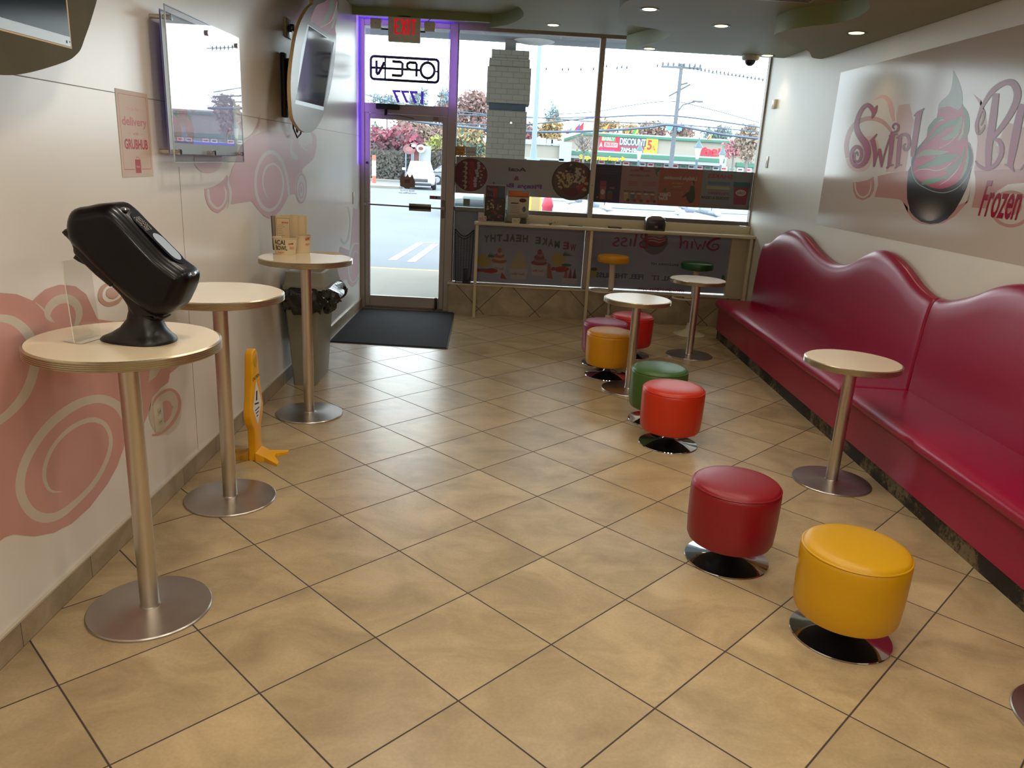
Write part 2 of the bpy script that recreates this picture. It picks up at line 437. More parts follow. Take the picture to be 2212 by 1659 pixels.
mb.box((-0.835, 5.96, 1.16), (-0.79, 6.012, 1.19), ALU, bev=.004); mb.box((0.02, 5.96, 1.153), (0.06, 6.012, 1.183), ALU, bev=.004)
mb.build('push_bar', d)
mb = MB(); mb.box((-0.335, 5.945, 1.128), (-0.088, 5.955, 1.208), pm('push_plate', (140, 132, 112), .35, metal=.5), bev=.003)
mb.box((-0.335, 5.938, 1.152), (-0.088, 5.946, 1.184), BLACK, bev=.002); mb.build('push_plate', d)
mb = MB(); mb.lathe([(.022, 0), (.022, .012), (.015, .016)], ALU_D, n=20); mb.xf(Matrix.Translation((0.040, 6.010, 1.238)) @ Matrix.Rotation(PI / 2, 4, 'X'))
mb.box((0.022, 5.998, 1.06), (0.058, 6.012, 1.22), ALU_D, bev=.003); mb.build('lock', d)
mb = MB(); mb.lathe([(.012, 0), (.012, .03), (.008, .034)], BLACK, n=16); mb.xf(Matrix.Translation((-0.81, 6.012, 1.62)) @ Matrix.Rotation(PI / 2, 4, 'X')); mb.build('viewer_knob', d)
mb = MB(); mb.box((-.03, 5.985, .02), (0.0, 6.012, .15), BLACK, bev=.004); mb.tube([(-.015, 5.975, .1), (-.02, 5.97, .03), (-.03, 5.96, .012)], .012, BLACK); mb.build('door_stop', d)
mb = MB(); mb.box((-0.705, 5.93, 2.185), (-0.455, 6.0, 2.24), BLACK, bev=.008)
mb.tube([(-0.60, 5.965, 2.19), (-0.60, 5.955, 2.12)], .016, BLACK); mb.tube([(-0.60, 5.955, 2.12), (-0.44, 5.86, 2.12), (-0.30, 5.99, 2.105)], .008, ALU_D, n=8); mb.build('door_closer', d)
mb = MB(); mb.box((-0.09, 5.985, 2.10), (-0.035, 6.012, 2.135), pm('tan_switch', (140, 120, 92), .5), bev=.003); mb.build('door_contact', d)

w = thing('window_1', None, None, (-0.38, 6.03, 2.15)); w['kind'] = 'structure'
mb = MB(); frame(mb, (XL, 6.0, 0), (-0.838, 6.08, 3.09)); frame(mb, (0.070, 5.995, 0), (0.158, 6.085, 3.09))
frame(mb, (-0.838, 6.0, 2.145), (0.070, 6.08, 2.245)); frame(mb, (-0.838, 6.0, 3.02), (0.070, 6.08, 3.09)); frame(mb, (-.838, 6.0, 0), (.07, 6.08, .018), ALU_D)
mb.build('window_frame', w)
mb = MB(); mb.quad((-0.838, 6.045, 2.245), (0.070, 6.045, 2.245), (0.070, 6.045, 3.02), (-0.838, 6.045, 3.02), GLASS); mb.build('window_pane', w, smooth=False)
w = thing('window_2', None, None, (1.8, 6.03, .35)); w['kind'] = 'structure'
mb = MB(); frame(mb, (0.158, 6.01, .35), (0.166, 6.08, 3.02), ALU_D); frame(mb, (1.668, 5.985, .35), (1.724, 6.09, 3.02)); frame(mb, (3.503, 6.0, .35), (XR, 6.08, 3.02))
frame(mb, (0.158, 6.0, 3.02), (XR, 6.08, 3.09)); frame(mb, (0.166, 6.015, 1.150), (1.668, 6.075, 1.195), ALU_D); frame(mb, (1.724, 6.015, 1.150), (3.503, 6.075, 1.195), ALU_D)
for z in (2.9, 2.55, 2.2, 1.85, 1.5, 1.3): mb.box((1.692, 5.982, z), (1.700, 5.986, z + .008), BLACK)
mb.build('window_frame', w)
for x0, x1 in ((.166, 1.668), (1.724, 3.503)):
    mb = MB(); mb.quad((x0, 6.055, .352), (x1, 6.055, .352), (x1, 6.055, 1.152), (x0, 6.055, 1.152), GLASS); mb.build('lower_pane', w, smooth=False)
    mb = MB(); mb.quad((x0, 6.055, 1.195), (x1, 6.055, 1.195), (x1, 6.055, 3.02), (x0, 6.055, 3.02), GLASS); mb.build('upper_pane', w, smooth=False)

# ================================================================== TABLES
WHITE_LAM = pm('white_laminate', (226, 208, 176), 0.22, var=0.025, vscale=4)
EDGE = pm('ribbed_aluminium_edge', (196, 184, 156), 0.28, metal=0.9)
STEEL = pm('brushed_steel', (206, 198, 186), 0.33, metal=1.0, aniso=0.5)
STEELB = pm('brushed_steel_base', (184, 178, 172), 0.3, metal=1.0, var=.06, vscale=9)
def make_table(name, label, cat, h, r, group, rp=.034, rb=.222):
    t = thing(name, label, cat, (0, 0, 0), group)
    mb = MB(); mb.lathe([(0.001, h - .034), (r - .006, h - .034), (r - .004, h - .030), (r - .004, h - .003), (r - .007, h)], WHITE_LAM, n=72); mb.build('tabletop', t)
    mb = MB(); pr = [(r - .005, h - .036)]
    for k in range(5):
        z0 = h - .035 + k * .0066; pr += [(r - .001, z0 + .001), (r + .0025, z0 + .0028), (r + .0025, z0 + .0042), (r - .001, z0 + .0058)]
    pr += [(r - .005, h - .0005)]
    mb.lathe(pr, EDGE, n=96, capb=False, capt=False); mb.build('edge_band', t, angle=60)
    mb = MB(); mb.lathe([(rp, .008), (rp, h - .05)], STEEL, n=40); mb.build('pole', t)
    mb = MB(); mb.lathe([(rb, 0), (rb, .006), (rb - .004, .010), (.05, .013), (rp + .003, .016), (rp + .001, .02)], STEELB, n=72); mb.build('base_plate', t)
    mb = MB(); mb.box((-.13, -.02, h - .048), (.13, .02, h - .0345), BLACK, bev=.003); mb.box((-.02, -.13, h - .048), (.02, .13, h - .0345), BLACK, bev=.003); mb.build('top_bracket', t)
    return t
G1 = 'tall round tables along the left wall'; G2 = 'low round tables beside the red bench'
bar = make_table('bar_table', 'tall round white-topped table nearest the camera, carrying the black tilted dispenser', 'table', 1.055, .308, G1)
bar.location = (-.556, -.196, 0)
bar2 = make_table('bar_table', 'tall round white-topped table with an empty top, second along the left wall', 'table', 1.055, .293, G1)
bar2.location = (-.592, .790, 0)
dup(bar2, (-.530, 2.15, 0), 0, 'tall round white-topped table carrying two paper bowls, in front of the bin', G1)
low = make_table('cafe_table', 'low round table with cream top closest to the camera by the bench', 'table', .742, .258, G2)
low.location = (2.728, 1.368, 0)
dup(low, (1.799, 3.105, 0), 0, 'low round table with bright glossy white top, among the coloured pouf stools', G2)
dup(low, (2.586, 4.384, 0), 0, 'low round table at the far end of the bench near the window counter', G2)
dup(low, (2.752, -.66, 0), 0, 'low round table whose steel base just enters the picture at the lower right corner', G2)

# ================================================================== STOOLS
CHROME = pm('polished_chrome', (200, 200, 205), 0.07, metal=1.0)
def vinyl(n, rgb): return pm(n, rgb, 0.36, bump=0.05, bscale=120, spec=.5)
V = {'yellow': vinyl('yellow_vinyl', (198, 148, 0)), 'crimson': vinyl('crimson_vinyl', (130, 10, 26)), 'orange': vinyl('orange_red_vinyl', (188, 44, 12)),
     'green': vinyl('green_vinyl', (62, 96, 40)), 'magenta': vinyl('magenta_vinyl', (146, 42, 84)), 'red': vinyl('red_vinyl', (190, 34, 26)), 'dgreen': vinyl('dark_green_vinyl', (20, 78, 34)), 'amber': vinyl('amber_vinyl', (208, 142, 12))}
def pouf(color, label, loc, rz=0.0):
    t = thing('pouf_stool', label, 'stool', loc, 'round vinyl pouf stools on chrome bases')
    L_ = Vector(loc)
    mb = MB(); mb.lathe([(.165, .100), (.184, .108), (.192, .125), (.197, .20), (.199, .30), (.199, .352), (.1965, .364), (.1945, .3665)], V[color], n=64, c=loc, capb=False, capt=False); s = mb.build('side_panel', t)
    mb = MB(); mb.lathe([(.03, .097), (.166, .0995), (.166, .1015)], BLACK, n=48, c=loc, capb=False); mb.build('underside_board', t)
    mb = MB(); mb.lathe([(.1945, .3665), (.1975, .3690), (.1985, .3715), (.1965, .3745), (.193, .3755)], V[color], n=64, c=loc, capb=False, capt=False); mb.build('piping', t)
    mb = MB(); mb.lathe([(.1935, .3745), (.190, .382), (.180, .389), (.16, .394), (.10, .399), (.02, .400)], V[color], n=64, c=loc, capb=False); mb.build('seat_pad', t)
    mb = MB(); a = rz; 
    mb.tube([Vector((.1995 * math.cos(a), .1995 * math.sin(a), z)) + L_ for z in (.11, .2, .3, .365)], .0012, V[color], n=6); mb.build('seam', t)
    mb = MB(); mb.lathe([(.188, 0), (.190, .003), (.188, .007), (.14, .013), (.08, .024), (.045, .036), (.03, .05), (.028, .099)], CHROME, n=72, c=loc); mb.build('pedestal_base', t, angle=50)
    return t
pouf('yellow', 'bright yellow pouf stool nearest the camera, front right', (2.118, -.185, 0), 2.2)
pouf('crimson', 'dark crimson pouf stool just behind the front yellow one', (1.828, .385, 0), 2.2)
pouf('orange', 'orange-red pouf stool in front of the green one', (1.865, 1.885, 0), -.9)
pouf('green', 'green pouf stool half hidden behind the orange-red one', (1.868, 2.36, 0), 3.0)
pouf('amber', 'yellow pouf stool in the far group, left of the low table pole', (1.672, 3.50, 0), -1.55)
pouf('magenta', 'magenta pouf stool behind the far yellow one', (1.682, 3.90, 0), 3.0)
pouf('red', 'red pouf stool in the back, right of the low table pole', (1.985, 4.28, 0), 1)

CREAM_MET = pm('cream_enamel', (206, 192, 166), .3, spec=.5)
def barstool(color, label, loc, h, ra):
    t = thing('bar_stool', label, 'stool', loc, 'tall stools at the window counter'); mb = MB()
    mb.lathe([(.05, h - .075), (.155, h - .075), (.168, h - .068), (.172, h - .05), (.173, h - .022), (.168, h - .008), (.155, h), (.05, h + .003)], V[color], n=56, c=loc); mb.build('seat', t)
    mb = MB(); mb.lathe([(.17, 0), (.172, .006), (.16, .012), (.10, .03), (.05, .06), (.034, .11), (.03, .13)], CREAM_MET, n=56, c=loc); mb.build('flared_base', t, angle=50)
    mb = MB(); mb.lathe([(.022, .1), (.022, .44)], CHROME, n=28, c=loc); mb.build('lower_column', t)
    mb = MB(); mb.lathe([(.030, .42), (.032, h - .1), (.05, h - .085), (.055, h - .074)], CREAM_MET, n=28, c=loc); mb.build('upper_column', t)
    q = [Vector(loc) + Vector((math.cos(a) * .13 + math.cos(ra) * .11, math.sin(a) * .13 + math.sin(ra) * .11, .405)) for a in [2 * PI * k / 28 for k in range(28)]]
    mb = MB(); mb.tube(q, .009, CREAM_MET, n=8, closed=True); mb.tube([Vector(loc) + Vector((0, 0, .405)), q[0] * .5 + q[14] * .5], .008, CREAM_MET, n=6); mb.build('foot_ring', t)
    return t
barstool('amber', 'tall bar stool with amber yellow seat tucked under the counter', (1.945, 5.58, 0), .79, PI * 1.1)
barstool('dgreen', 'tall bar stool with dark green seat behind the far low table', (2.815, 5.36, 0), .785, PI * 1.1)

# ================================================================== BENCH
VIN = pm('magenta_red_vinyl', (150, 16, 56), 0.30, bump=0.04, bscale=60, var=.05, vscale=2.0)
GRAN = bpy.data.materials.new('scuffed_dark_kickboard'); GRAN.use_nodes = True
nt = GRAN.node_tree; b = nt.nodes['Principled BSDF']; b.inputs['Roughness'].default_value = .6
tc = nt.nodes.new('ShaderNodeTexCoord'); mp = nt.nodes.new('ShaderNodeMapping'); mp.inputs['Scale'].default_value = (1, 1, 1)
n1 = nt.nodes.new('ShaderNodeTexNoise'); n1.inputs['Scale'].default_value = 26; n1.inputs['Detail'].default_value = 10; n1.inputs['Roughness'].default_value = .8
n2 = nt.nodes.new('ShaderNodeTexNoise'); n2.inputs['Scale'].default_value = 3.2; n2.inputs['Detail'].default_value = 2
mul = nt.nodes.new('ShaderNodeMath'); mul.operation = 'MULTIPLY'
cr = nt.nodes.new('ShaderNodeValToRGB'); cr.color_ramp.elements[0].position = .235; cr.color_ramp.elements[0].color = lin((24, 20, 14)) + (1,)
cr.color_ramp.elements[1].position = .31; cr.color_ramp.elements[1].color = lin((112, 98, 70)) + (1,)
nt.links.new(tc.outputs['Object'], n1.inputs['Vector']); nt.links.new(tc.outputs['Object'], n2.inputs['Vector'])
nt.links.new(n1.outputs['Fac'], mul.inputs[0]); nt.links.new(n2.outputs['Fac'], mul.inputs[1]); nt.links.new(mul.outputs[0], cr.inputs['Fac']); nt.links.new(cr.outputs['Color'], b.inputs['Base Color'])
TOP = [(5.24, 1.035), (5.05, 1.07), (4.85, 1.16), (4.62, 1.222), (4.42, 1.235), (4.2, 1.205), (3.95, 1.13), (3.7, 1.07), (3.46, 1.05), (3.22, 1.09), (3.0, 1.18), (2.8, 1.236), (2.6, 1.228), (2.4, 1.17), (2.2, 1.085), (2.05, 1.04), (1.95, 1.03),
       (1.8, 1.045), (1.6, 1.105), (1.4, 1.19), (1.2, 1.236), (1.0, 1.228), (.75, 1.15), (.5, 1.065), (.3, 1.04), (0, 1.1), (-.25, 1.2), (-.45, 1.236), (-.7, 1.2), (-1.0, 1.08), (-1.3, 1.03)]
TOPs = sp(TOP, 6)
def toph(y):
    for a, c in zip(TOPs, TOPs[1:]):
        if c[0] <= y <= a[0]: return a[1] + (c[1] - a[1]) * (a[0] - y) / (a[0] - c[0])
    return 1.03
fx = lambda y: 2.972 + .0166 * y
def bench(label, y0, y1):
    t = thing('bench_section', label, 'bench', (3.25, (y0 + y1) / 2, 0), 'red upholstered wall bench sections')
    N_ = 64
    def loft(prof, rnd, seg=5):
        ys = []
        for k in range(seg + 1): a = PI / 2 * k / seg; ys.append((y0 + rnd * (1 - math.cos(a)), rnd * (1 - math.sin(a))))
        for k in range(1, N_): ys.append((y0 + rnd + (y1 - y0 - 2 * rnd) * k / N_, 0))
        for k in range(seg, -1, -1): a = PI / 2 * k / seg; ys.append((y1 - rnd * (1 - math.cos(a)), rnd * (1 - math.sin(a))))
        vs = []; n = None
        for y, ins in ys:
            p = prof(y, ins); n = len(p); vs += [(x, y, z) for x, z in p]
        M = len(ys); fs = [(i * n + k, i * n + (k + 1) % n, (i + 1) * n + (k + 1) % n, (i + 1) * n + k) for i in range(M - 1) for k in range(n)]
        fs += [tuple(range(n))[::-1], tuple((M - 1) * n + k for k in range(n))]
        return vs, fs
    def seat(y, i):
        f = fx(y) - .042
        return [(3.50, .15), (f + .09, .33), (f + .055 + i * .5, .345), (f + .01 + i, .352), (f + i, .372), (f + i, .395), (f + .008 + i, .412 - i * .3), (f + .03 + i, .423 - i * .6), (f + .08 + i, .428 - i * .6), (3.45, .422 - i * .6), (3.50, .41)]
    vs, fs = loft(seat, .022); mb = MB(); mb.add(vs, fs, VIN); mb.build('seat_cushion', t, angle=75)
    def front(y, i):
        f = fx(y) + .004
        return [(3.45, .10), (f + i, .10), (f + i, .20), (f + i, .36), (3.45, .36)]
    vs, fs = loft(front, .006, 3); mb = MB(); mb.add(vs, fs, VIN); mb.build('front_panel', t, angle=40)
    def back(y, i):
        h = toph(y) - i * .8
        return [(3.505, .40), (3.395 + i, .40), (3.402 + i, .6), (3.418 + i, h - .16), (3.430 + i, h - .07), (3.440 + i, h - .035), (3.454 + i, h - .012), (3.474, h - .001), (3.495, h), (3.508, h - .006), (3.508, .6)]
    vs, fs = loft(back, .018); mb = MB(); mb.add(vs, fs, VIN); mb.build('backrest', t, angle=75)
    vs, fs = loft(lambda y, i: [(3.40, 0.0), (fx(y) + .022, 0.0), (fx(y) + .022, .101), (3.40, .101)], .002, 2); mb = MB(); mb.add(vs, fs, GRAN); mb.build('kickboard', t, smooth=False)
bench('long magenta-red vinyl wall bench section at the window end, with two wavy back humps', 1.955, 5.235)
bench('magenta-red vinyl wall bench section nearest the camera, running out of the picture', -1.30, 1.945)

# ================================================================== COUNTER
t = thing('window_counter', 'long narrow cream counter on thin legs below the front window', 'counter', (1.97, 5.85, 0))
mb = MB(); mb.box((.41, 5.72, 1.030), (XR - .001, 5.995, 1.062), CREAM_LAM, bev=.003); mb.build('countertop', t)
mb = MB(); mb.box((.44, 5.955, 1.062), (XR - .004, 5.985, 1.150), CREAM_LAM, bev=.002); mb.build('backsplash', t)
for x in (.425, 1.690, 3.468):
    mb = MB(); mb.box((x, 5.735, 0), (x + .032, 5.79, 1.031), CREAM_LAM, bev=.002); mb.build('leg', t)
t2 = 0
# ================================================================== MAT
mb = MB(); MATM = pm('black_ribbed_carpet', (26, 30, 36), .9, bump=.8, bscale=220, var=.35, vscale=60)
q = [(-.842, 4.215), (.245, 4.165), (.198, 5.90), (-.842, 5.875)]
mb.prism([(-.855, 4.20), (.262, 4.150), (.212, 5.88), (-.855, 5.88)], 'z', .001, .006, pm('rubber_rim', (38, 40, 42), .7)); mb.prism(q, 'z', .006, .011, MATM)
o = mb.build('door_mat', smooth=False); tag(o, 'black ribbed door mat on the tiles inside the glass door', 'mat')
# ================================================================== LEFT WALL ARTWORK
PINK = pm('dusty_pink_print', (204, 152, 144), 0.32, var=.03, vscale=2)
PINKF = pm('faded_pink_print', (206, 172, 176), 0.32, var=.03, vscale=2)
PINKT = pm('tan_pink_print', (190, 148, 128), 0.32, var=.03, vscale=2)
CRM = pm('cream_print', (206, 196, 180), 0.32)
CRMW = pm('cool_cream_print', (208, 206, 206), 0.30)
def left_art(): return Art((XL + .0012, 0, 0), (0, 1, 0), (0, 0, 1), (1, 0, 0))
a = left_art().survey(0, 560, 2.593, 'x', XL)
yl = a.c((-300, 0))[0]
a.poly([(-300, 170), (0, 188), (90, 195), (180, 232), (250, 170), (330, 142), (420, 150), (480, 195), (515, 270), (545, 335), (640, 350), (760, 335), (900, 400), (1060, 480), (1040, 560), (1000, 600), (950, 640), (942, 690), (900, 720), (850, 775), (838, 840), (790, 960), (742, 1022), (722, 1026), (700, 1010), (690, 1060), (655, 1160), (600, 1260), (500, 1390), (400, 1480), (300, 1530), (190, 1552), (70, 1540), (20, 1560), (-40, 1610), (-300, 1680)], PINK, 0, px=True)
a.stroke([(728, 1035, 5), (712, 920, 40), (665, 830, 48), (600, 790, 48), (530, 783, 46), (440, 808, 48), (340, 870, 50), (250, 955, 50), (170, 1070, 50), (120, 1190, 50), (112, 1300, 52), (150, 1390, 56), (210, 1440, 56), (280, 1448, 50), (350, 1420, 40), (440, 1345, 30), (520, 1260, 26), (580, 1160, 24), (615, 1060, 22), (615, 985, 22), (585, 925, 26), (530, 900, 28), (470, 908, 26), (390, 950, 24), (310, 1030, 22), (262, 1120, 22), (245, 1200, 22), (258, 1265, 20), (290, 1300, 14), (345, 1302, 3)], CRM, 1, px=True)
a.stroke([(-200, 350, 40), (-100, 330, 42), (0, 330, 42), (70, 345, 50), (140, 400, 55), (185, 480, 58), (195, 560, 55), (180, 650, 55), (140, 750, 55), (80, 830, 50), (0, 900, 45), (-100, 960, 45), (-220, 1010, 45)], CRM, 1, px=True)
a.stroke([(290, 352, 4), (265, 318, 30), (275, 270, 45), (320, 230, 50), (380, 222, 50), (430, 260, 45), (440, 320, 35), (420, 380, 20)], CRM, 1, px=True)
a.stroke([(195, 240, 3), (250, 290, 12), (302, 355, 3)], CRM, 1, px=True)
a.poly([(840, 590), (905, 600), (870, 660), (830, 690)], CRM, 1, px=True)
tag(a.build('wall_mural'), 'pink and cream swirl mural low on the left wall behind the nearest tall table', 'mural')
a = left_art().survey(0, 560, 2.593, 'x', XL)
a.stroke([(690, 200, 6), (655, 238, 22), (600, 252, 24), (562, 220, 26), (570, 165, 22), (618, 128, 16)], PINKT, 0, px=True)
a.ell(628, 190, 36, 32, PINKT, 0, px=True)
tag(a.build('wall_mural'), 'small faded tan curl on the left wall just behind the black dispenser neck', 'mural')
a = left_art().survey(0, 560, 2.593, 'x', XL)
a.ell(925, 855, 92, 128, CRM, 0, px=True, rot=.12)
a.stroke([(850, 985, 10), (900, 975, 14), (960, 920, 18), (1000, 845, 18), (1000, 775, 18), (968, 735, 16), (930, 735, 16), (880, 768, 14), (850, 820, 8)], PINK, 1, px=True)
a.ell(928, 845, 34, 55, PINK, 2, px=True, rot=.15); a.stroke([(905, 922, 14), (945, 880, 16), (965, 820, 10)], PINK, 1, px=True)
tag(a.build('wall_mural'), 'small pink spiral on the left wall around the lower outlet', 'mural')
# the middle swirl
a = left_art().survey(400, 160, 4.879, 'x', XL)
P2 = PINK2 = pm('rose_print', (202, 164, 172), 0.32, var=.03, vscale=2)
a.poly([(520, 950), (585, 760), (700, 660), (850, 590), (1000, 610), (1130, 640), (1240, 610), (1340, 600), (1385, 660), (1385, 760), (1350, 900), (1240, 990), (1225, 1060), (1170, 1140), (1160, 1270), (1090, 1275), (1060, 1340), (1000, 1440), (930, 1510), (880, 1522), (820, 1490), (760, 1420), (700, 1340), (640, 1345), (485, 1372), (490, 1250), (440, 1160), (475, 1060), (500, 980)], P2, 0, px=True)
a.poly([(205, 1212), (300, 1190), (380, 1140), (445, 1060), (458, 1120), (465, 1250), (450, 1340), (410, 1420), (340, 1467), (280, 1440), (230, 1370), (208, 1290)], P2, 0, px=True)
a.stroke([(240, 1212, 22), (245, 1290, 26), (272, 1365, 28), (330, 1413, 26), (385, 1392, 22), (422, 1320, 18), (425, 1240, 14), (405, 1178, 3)], CRMW, 1, px=True)
a.stroke([(455, 1090, 3), (455, 1160, 25), (475, 1230, 25), (470, 1330, 26), (440, 1425, 3)], CRMW, 1, px=True)
a.stroke([(1090, 1275, 16), (1080, 1150, 22), (1050, 1010, 28), (990, 880, 38), (905, 822, 42), (820, 870, 36), (760, 990, 32), (740, 1120, 26), (750, 1260, 28), (790, 1370, 34), (860, 1430, 36), (930, 1420, 30), (990, 1350, 22), (1025, 1240, 18), (1030, 1120, 18), (1000, 1010, 20), (950, 955, 22), (900, 950, 24), (850, 990, 20), (820, 1080, 16), (820, 1170, 14), (840, 1250, 10), (868, 1305, 3)], CRMW, 1, px=True)
a.ell(1222, 1200, 64, 162, CRMW, 1, px=True)
a.stroke([(1222 + 52 * math.cos(k), 1205 + 150 * math.sin(k), 15) for k in [2 * PI * j / 16 for j in range(16)]], P2, 2, px=True, closed=True, n=3)
a.stroke([(1222 + 24 * math.cos(k), 1225 + 80 * math.sin(k), 12) for k in [2 * PI * j / 14 for j in range(14)]], P2, 2, px=True, closed=True, n=3)
a.ell(1222, 1215, 8, 40, P2, 2, px=True)
a.stroke([(1130, 690, 8), (1112, 780, 18), (1135, 850, 50), (1165, 880, 50), (1185, 900, 3)], CRMW, 1, px=True)
a.ell(1265, 700, 75, 110, CRMW, 1, px=True); a.poly([(1200, 740), (1260, 760), (1330, 720), (1345, 780), (1300, 850), (1220, 850)], PINKF, 2, px=True)
a.stroke([(1205, 720, 6), (1240, 775, 16), (1290, 810, 4)], CRMW, 3, px=True)
a.ell(240, 900, 150, 145, PINKF, 0, px=True); a.ell(612, 860, 52, 62, PINK2, 1, px=True)
a.stroke([(600, 690, 10), (690, 660, 26), (760, 560, 26), (790, 430, 6)], PINKF, 0, px=True)
tag(a.build('wall_mural'), 'rose swirl mural below the framed poster and the oval screen board', 'mural')
# the far swirl
a = left_art().survey(700, 440, 6.91, 'x', XL)
a.poly([(200, 1190), (340, 1125), (375, 1210), (425, 1240), (470, 1215), (505, 1130), (512, 900), (512, 100), (440, 60), (420, 300), (405, 520), (385, 700), (240, 640), (200, 900)], PINKF, 0, px=True)
a.stroke([(515, 600, 18), (450, 598, 26), (400, 700, 26), (368, 900, 20), (372, 1060, 18), (415, 1165, 22), (478, 1140, 18), (512, 1050, 10)], CRMW, 1, px=True)
a.stroke([(512, 735, 12), (462, 710, 18), (430, 790, 12), (400, 920, 10), (408, 1035, 3)], CRMW, 1, px=True)
a.stroke([(250, 520, 26), (300, 590, 34), (360, 520, 30), (395, 330, 26), (385, 150, 22), (340, 50, 20), (290, 90, 10)], CRMW, 1, px=True)
tag(a.build('wall_mural'), 'faded pink swirl mural at the far end of the left wall beside the door', 'mural')

# delivery sticker
a = left_art().survey(230, 150, 6.635, 'x', XL)
ST = pm('beige_sticker', (200, 178, 160), .45, var=.02); RED = pm('faded_red_ink', (176, 62, 66), .5); PNKI = pm('faded_pink_ink', (196, 120, 124), .5); PNKL = pm('pale_pink_ink', (204, 150, 150), .5)
p0, p1 = a.c((115, 265)), a.c((672, 1545)); x0, x1, z0, z1 = p0[0], p1[0], p1[1] + .005, p0[1]
a.rect(x0, z0, x1, z1, ST, 0)
W_, H_ = x1 - x0, z1 - z0
X = lambda t: x0 + W_ * t
Z = lambda t: z0 + H_ * t
for l in (((.07, .09), (.40, .09)), ((.62, .09), (.94, .09)), ((.07, .09), (.07, .95)), ((.94, .09), (.94, .95)), ((.07, .95), (.94, .95))):
    (p, q), (r, s_) = l
    a.rect(X(p) - .0015, Z(q) - .0012, X(r) + .0015, Z(s_) + .0012, RED if q < .1 and s_ < .1 else PNKI, 1)
a.text('Order for', X(.27), Z(.775), X(.68), Z(.815), PNKL, 1)
a.text('delivery', X(.12), Z(.57), X(.90), Z(.70), PNKI, 1, bold=.025)
a.text('with', X(.42), Z(.49), X(.60), Z(.53), PNKI, 1); a.rect(X(.28), Z(.507), X(.36), Z(.510), PNKI, 1); a.rect(X(.66), Z(.507), X(.74), Z(.510), PNKI, 1)
a.text('GRUBHUB', X(.14), Z(.325), X(.88), Z(.445), RED, 1, bold=.035)
a.rect(X(.42), Z(.045), X(.60), Z(.205), RED, 2); a.text('Hmm', X(.455), Z(.11), X(.565), Z(.135), ST, 3)
a.stroke([(X(.46), Z(.205), .002), (X(.47), Z(.228), .002), (X(.51), Z(.236), .002), (X(.55), Z(.228), .002), (X(.56), Z(.205), .002)], RED, 1)
tag(a.build('wall_sticker'), 'tall beige sticker reading delivery with GRUBHUB on the left wall', 'sticker')

# ------------------------------------------------------------------ wall plates
PLATE = pm('ivory_plate', (206, 198, 178), .35)
def plate(name, label, cat, y, z, w, h, n=2, kind='outlet'):
    t = thing(name, label, cat, (XL, y, z)); mb = MB(); mb.box((XL + .0005, y - w / 2, z - h / 2), (XL + .008, y + w / 2, z + h / 2), PLATE, bev=.003); mb.build('cover_plate', t)
    mb = MB()
    for k in range(n):
        zz = z + (k - (n - 1) / 2) * h * .38
        mb.box((XL + .007, y - w * .22, zz - h * .13), (XL + .010, y + w * .22, zz + h * .13), pm('ivory_insert', (190, 182, 160), .3), bev=.002)
        if kind == 'outlet':
            for s_ in (-1, 1): mb.box((XL + .009, y + s_ * w * .08 - .0015, zz - .006), (XL + .0106, y + s_ * w * .08 + .0015, zz + .006), BLACK)
    mb.build('socket' if kind == 'outlet' else 'switch', t); return t
plate('power_outlet', 'ivory outlet low on the left wall amid the pink spiral', 'outlet', .712, .448, .09, .135)
plate('power_outlet', 'tan outlet high on the left wall beside the oval screen board, black plugs in it', 'outlet', 3.20, 2.545, .16, .13)
plate('light_switch', 'slim switch plate at the far end of the left wall by the door', 'switch', 5.60, 1.253, .07, .12, 1, 'switch')
mb = MB()
mb.tube([(XL + .012, 3.18, 2.54), (XL + .05, 3.19, 2.53), (XL + .06, 3.22, 2.44), (XL + .05, 3.2, 2.3), (XL + .05, 3.18, 2.2), (XL + .06, 3.16, 2.05), (XL + .055, 3.14, 1.92), (XL + .05, 3.2, 1.84), (XL + .05, 3.27, 1.88), (XL + .05, 3.26, 1.98)], .007, BLACK, n=8)
mb.tube([(XL + .012, 3.25, 2.56), (XL + .05, 3.3, 2.54), (XL + .07, 3.4, 2.5), (XL + .09, 3.45, 2.48)], .006, BLACK, n=8)
mb.tube([(XL + .06, 3.05, 2.2), (XL + .05, 3.06, 2.0), (XL + .05, 3.1, 1.86), (XL + .05, 3.2, 1.80), (XL + .05, 3.3, 1.83), (XL + .06, 3.33, 1.95), (XL + .07, 3.3, 2.1)], .006, BLACK, n=8)
mb.box((XL + .008, 3.16, 2.52), (XL + .035, 3.2, 2.56), BLACK, bev=.004); mb.box((XL + .008, 3.23, 2.54), (XL + .035, 3.27, 2.58), BLACK, bev=.004)
tag(mb.build('power_cable'), 'black power cables looping down behind the oval screen board', 'cable')

# ------------------------------------------------------------------ oval screen boards
BRONZE = bpy.data.materials.new('glossy_cup_print'); BRONZE.use_nodes = True
nt = BRONZE.node_tree; b = nt.nodes['Principled BSDF']; b.inputs['Roughness'].default_value = .25; b.inputs['Metallic'].default_value = .1; b.inputs['Specular IOR Level'].default_value = .35
b.inputs['Base Color'].default_value = lin((98, 92, 70)) + (1,)
GOLD = pm('pale_wood_edge', (196, 168, 118), .45)
SCREEN = pm('dark_screen', (8, 9, 12), .08, spec=.3)
SILV = pm('silver_bezel', (176, 184, 188), .35, metal=.3)
def trace(pts, x0, y0, k, ax, val):
    out = []
    for p in pts:
        w_ = W(x0 + p[0] / k, y0 + p[1] / k, ax, val); out.append({'x': (w_.y, w_.z), 'y': (w_.x, w_.z), 'z': (w_.x, w_.y)}[ax])
    return out
XB = -.695
t = thing('screen_board', 'oval board with dark screen and pink green swirl, left wall near the door', 'sign', (XB, 3.45, 1.86))
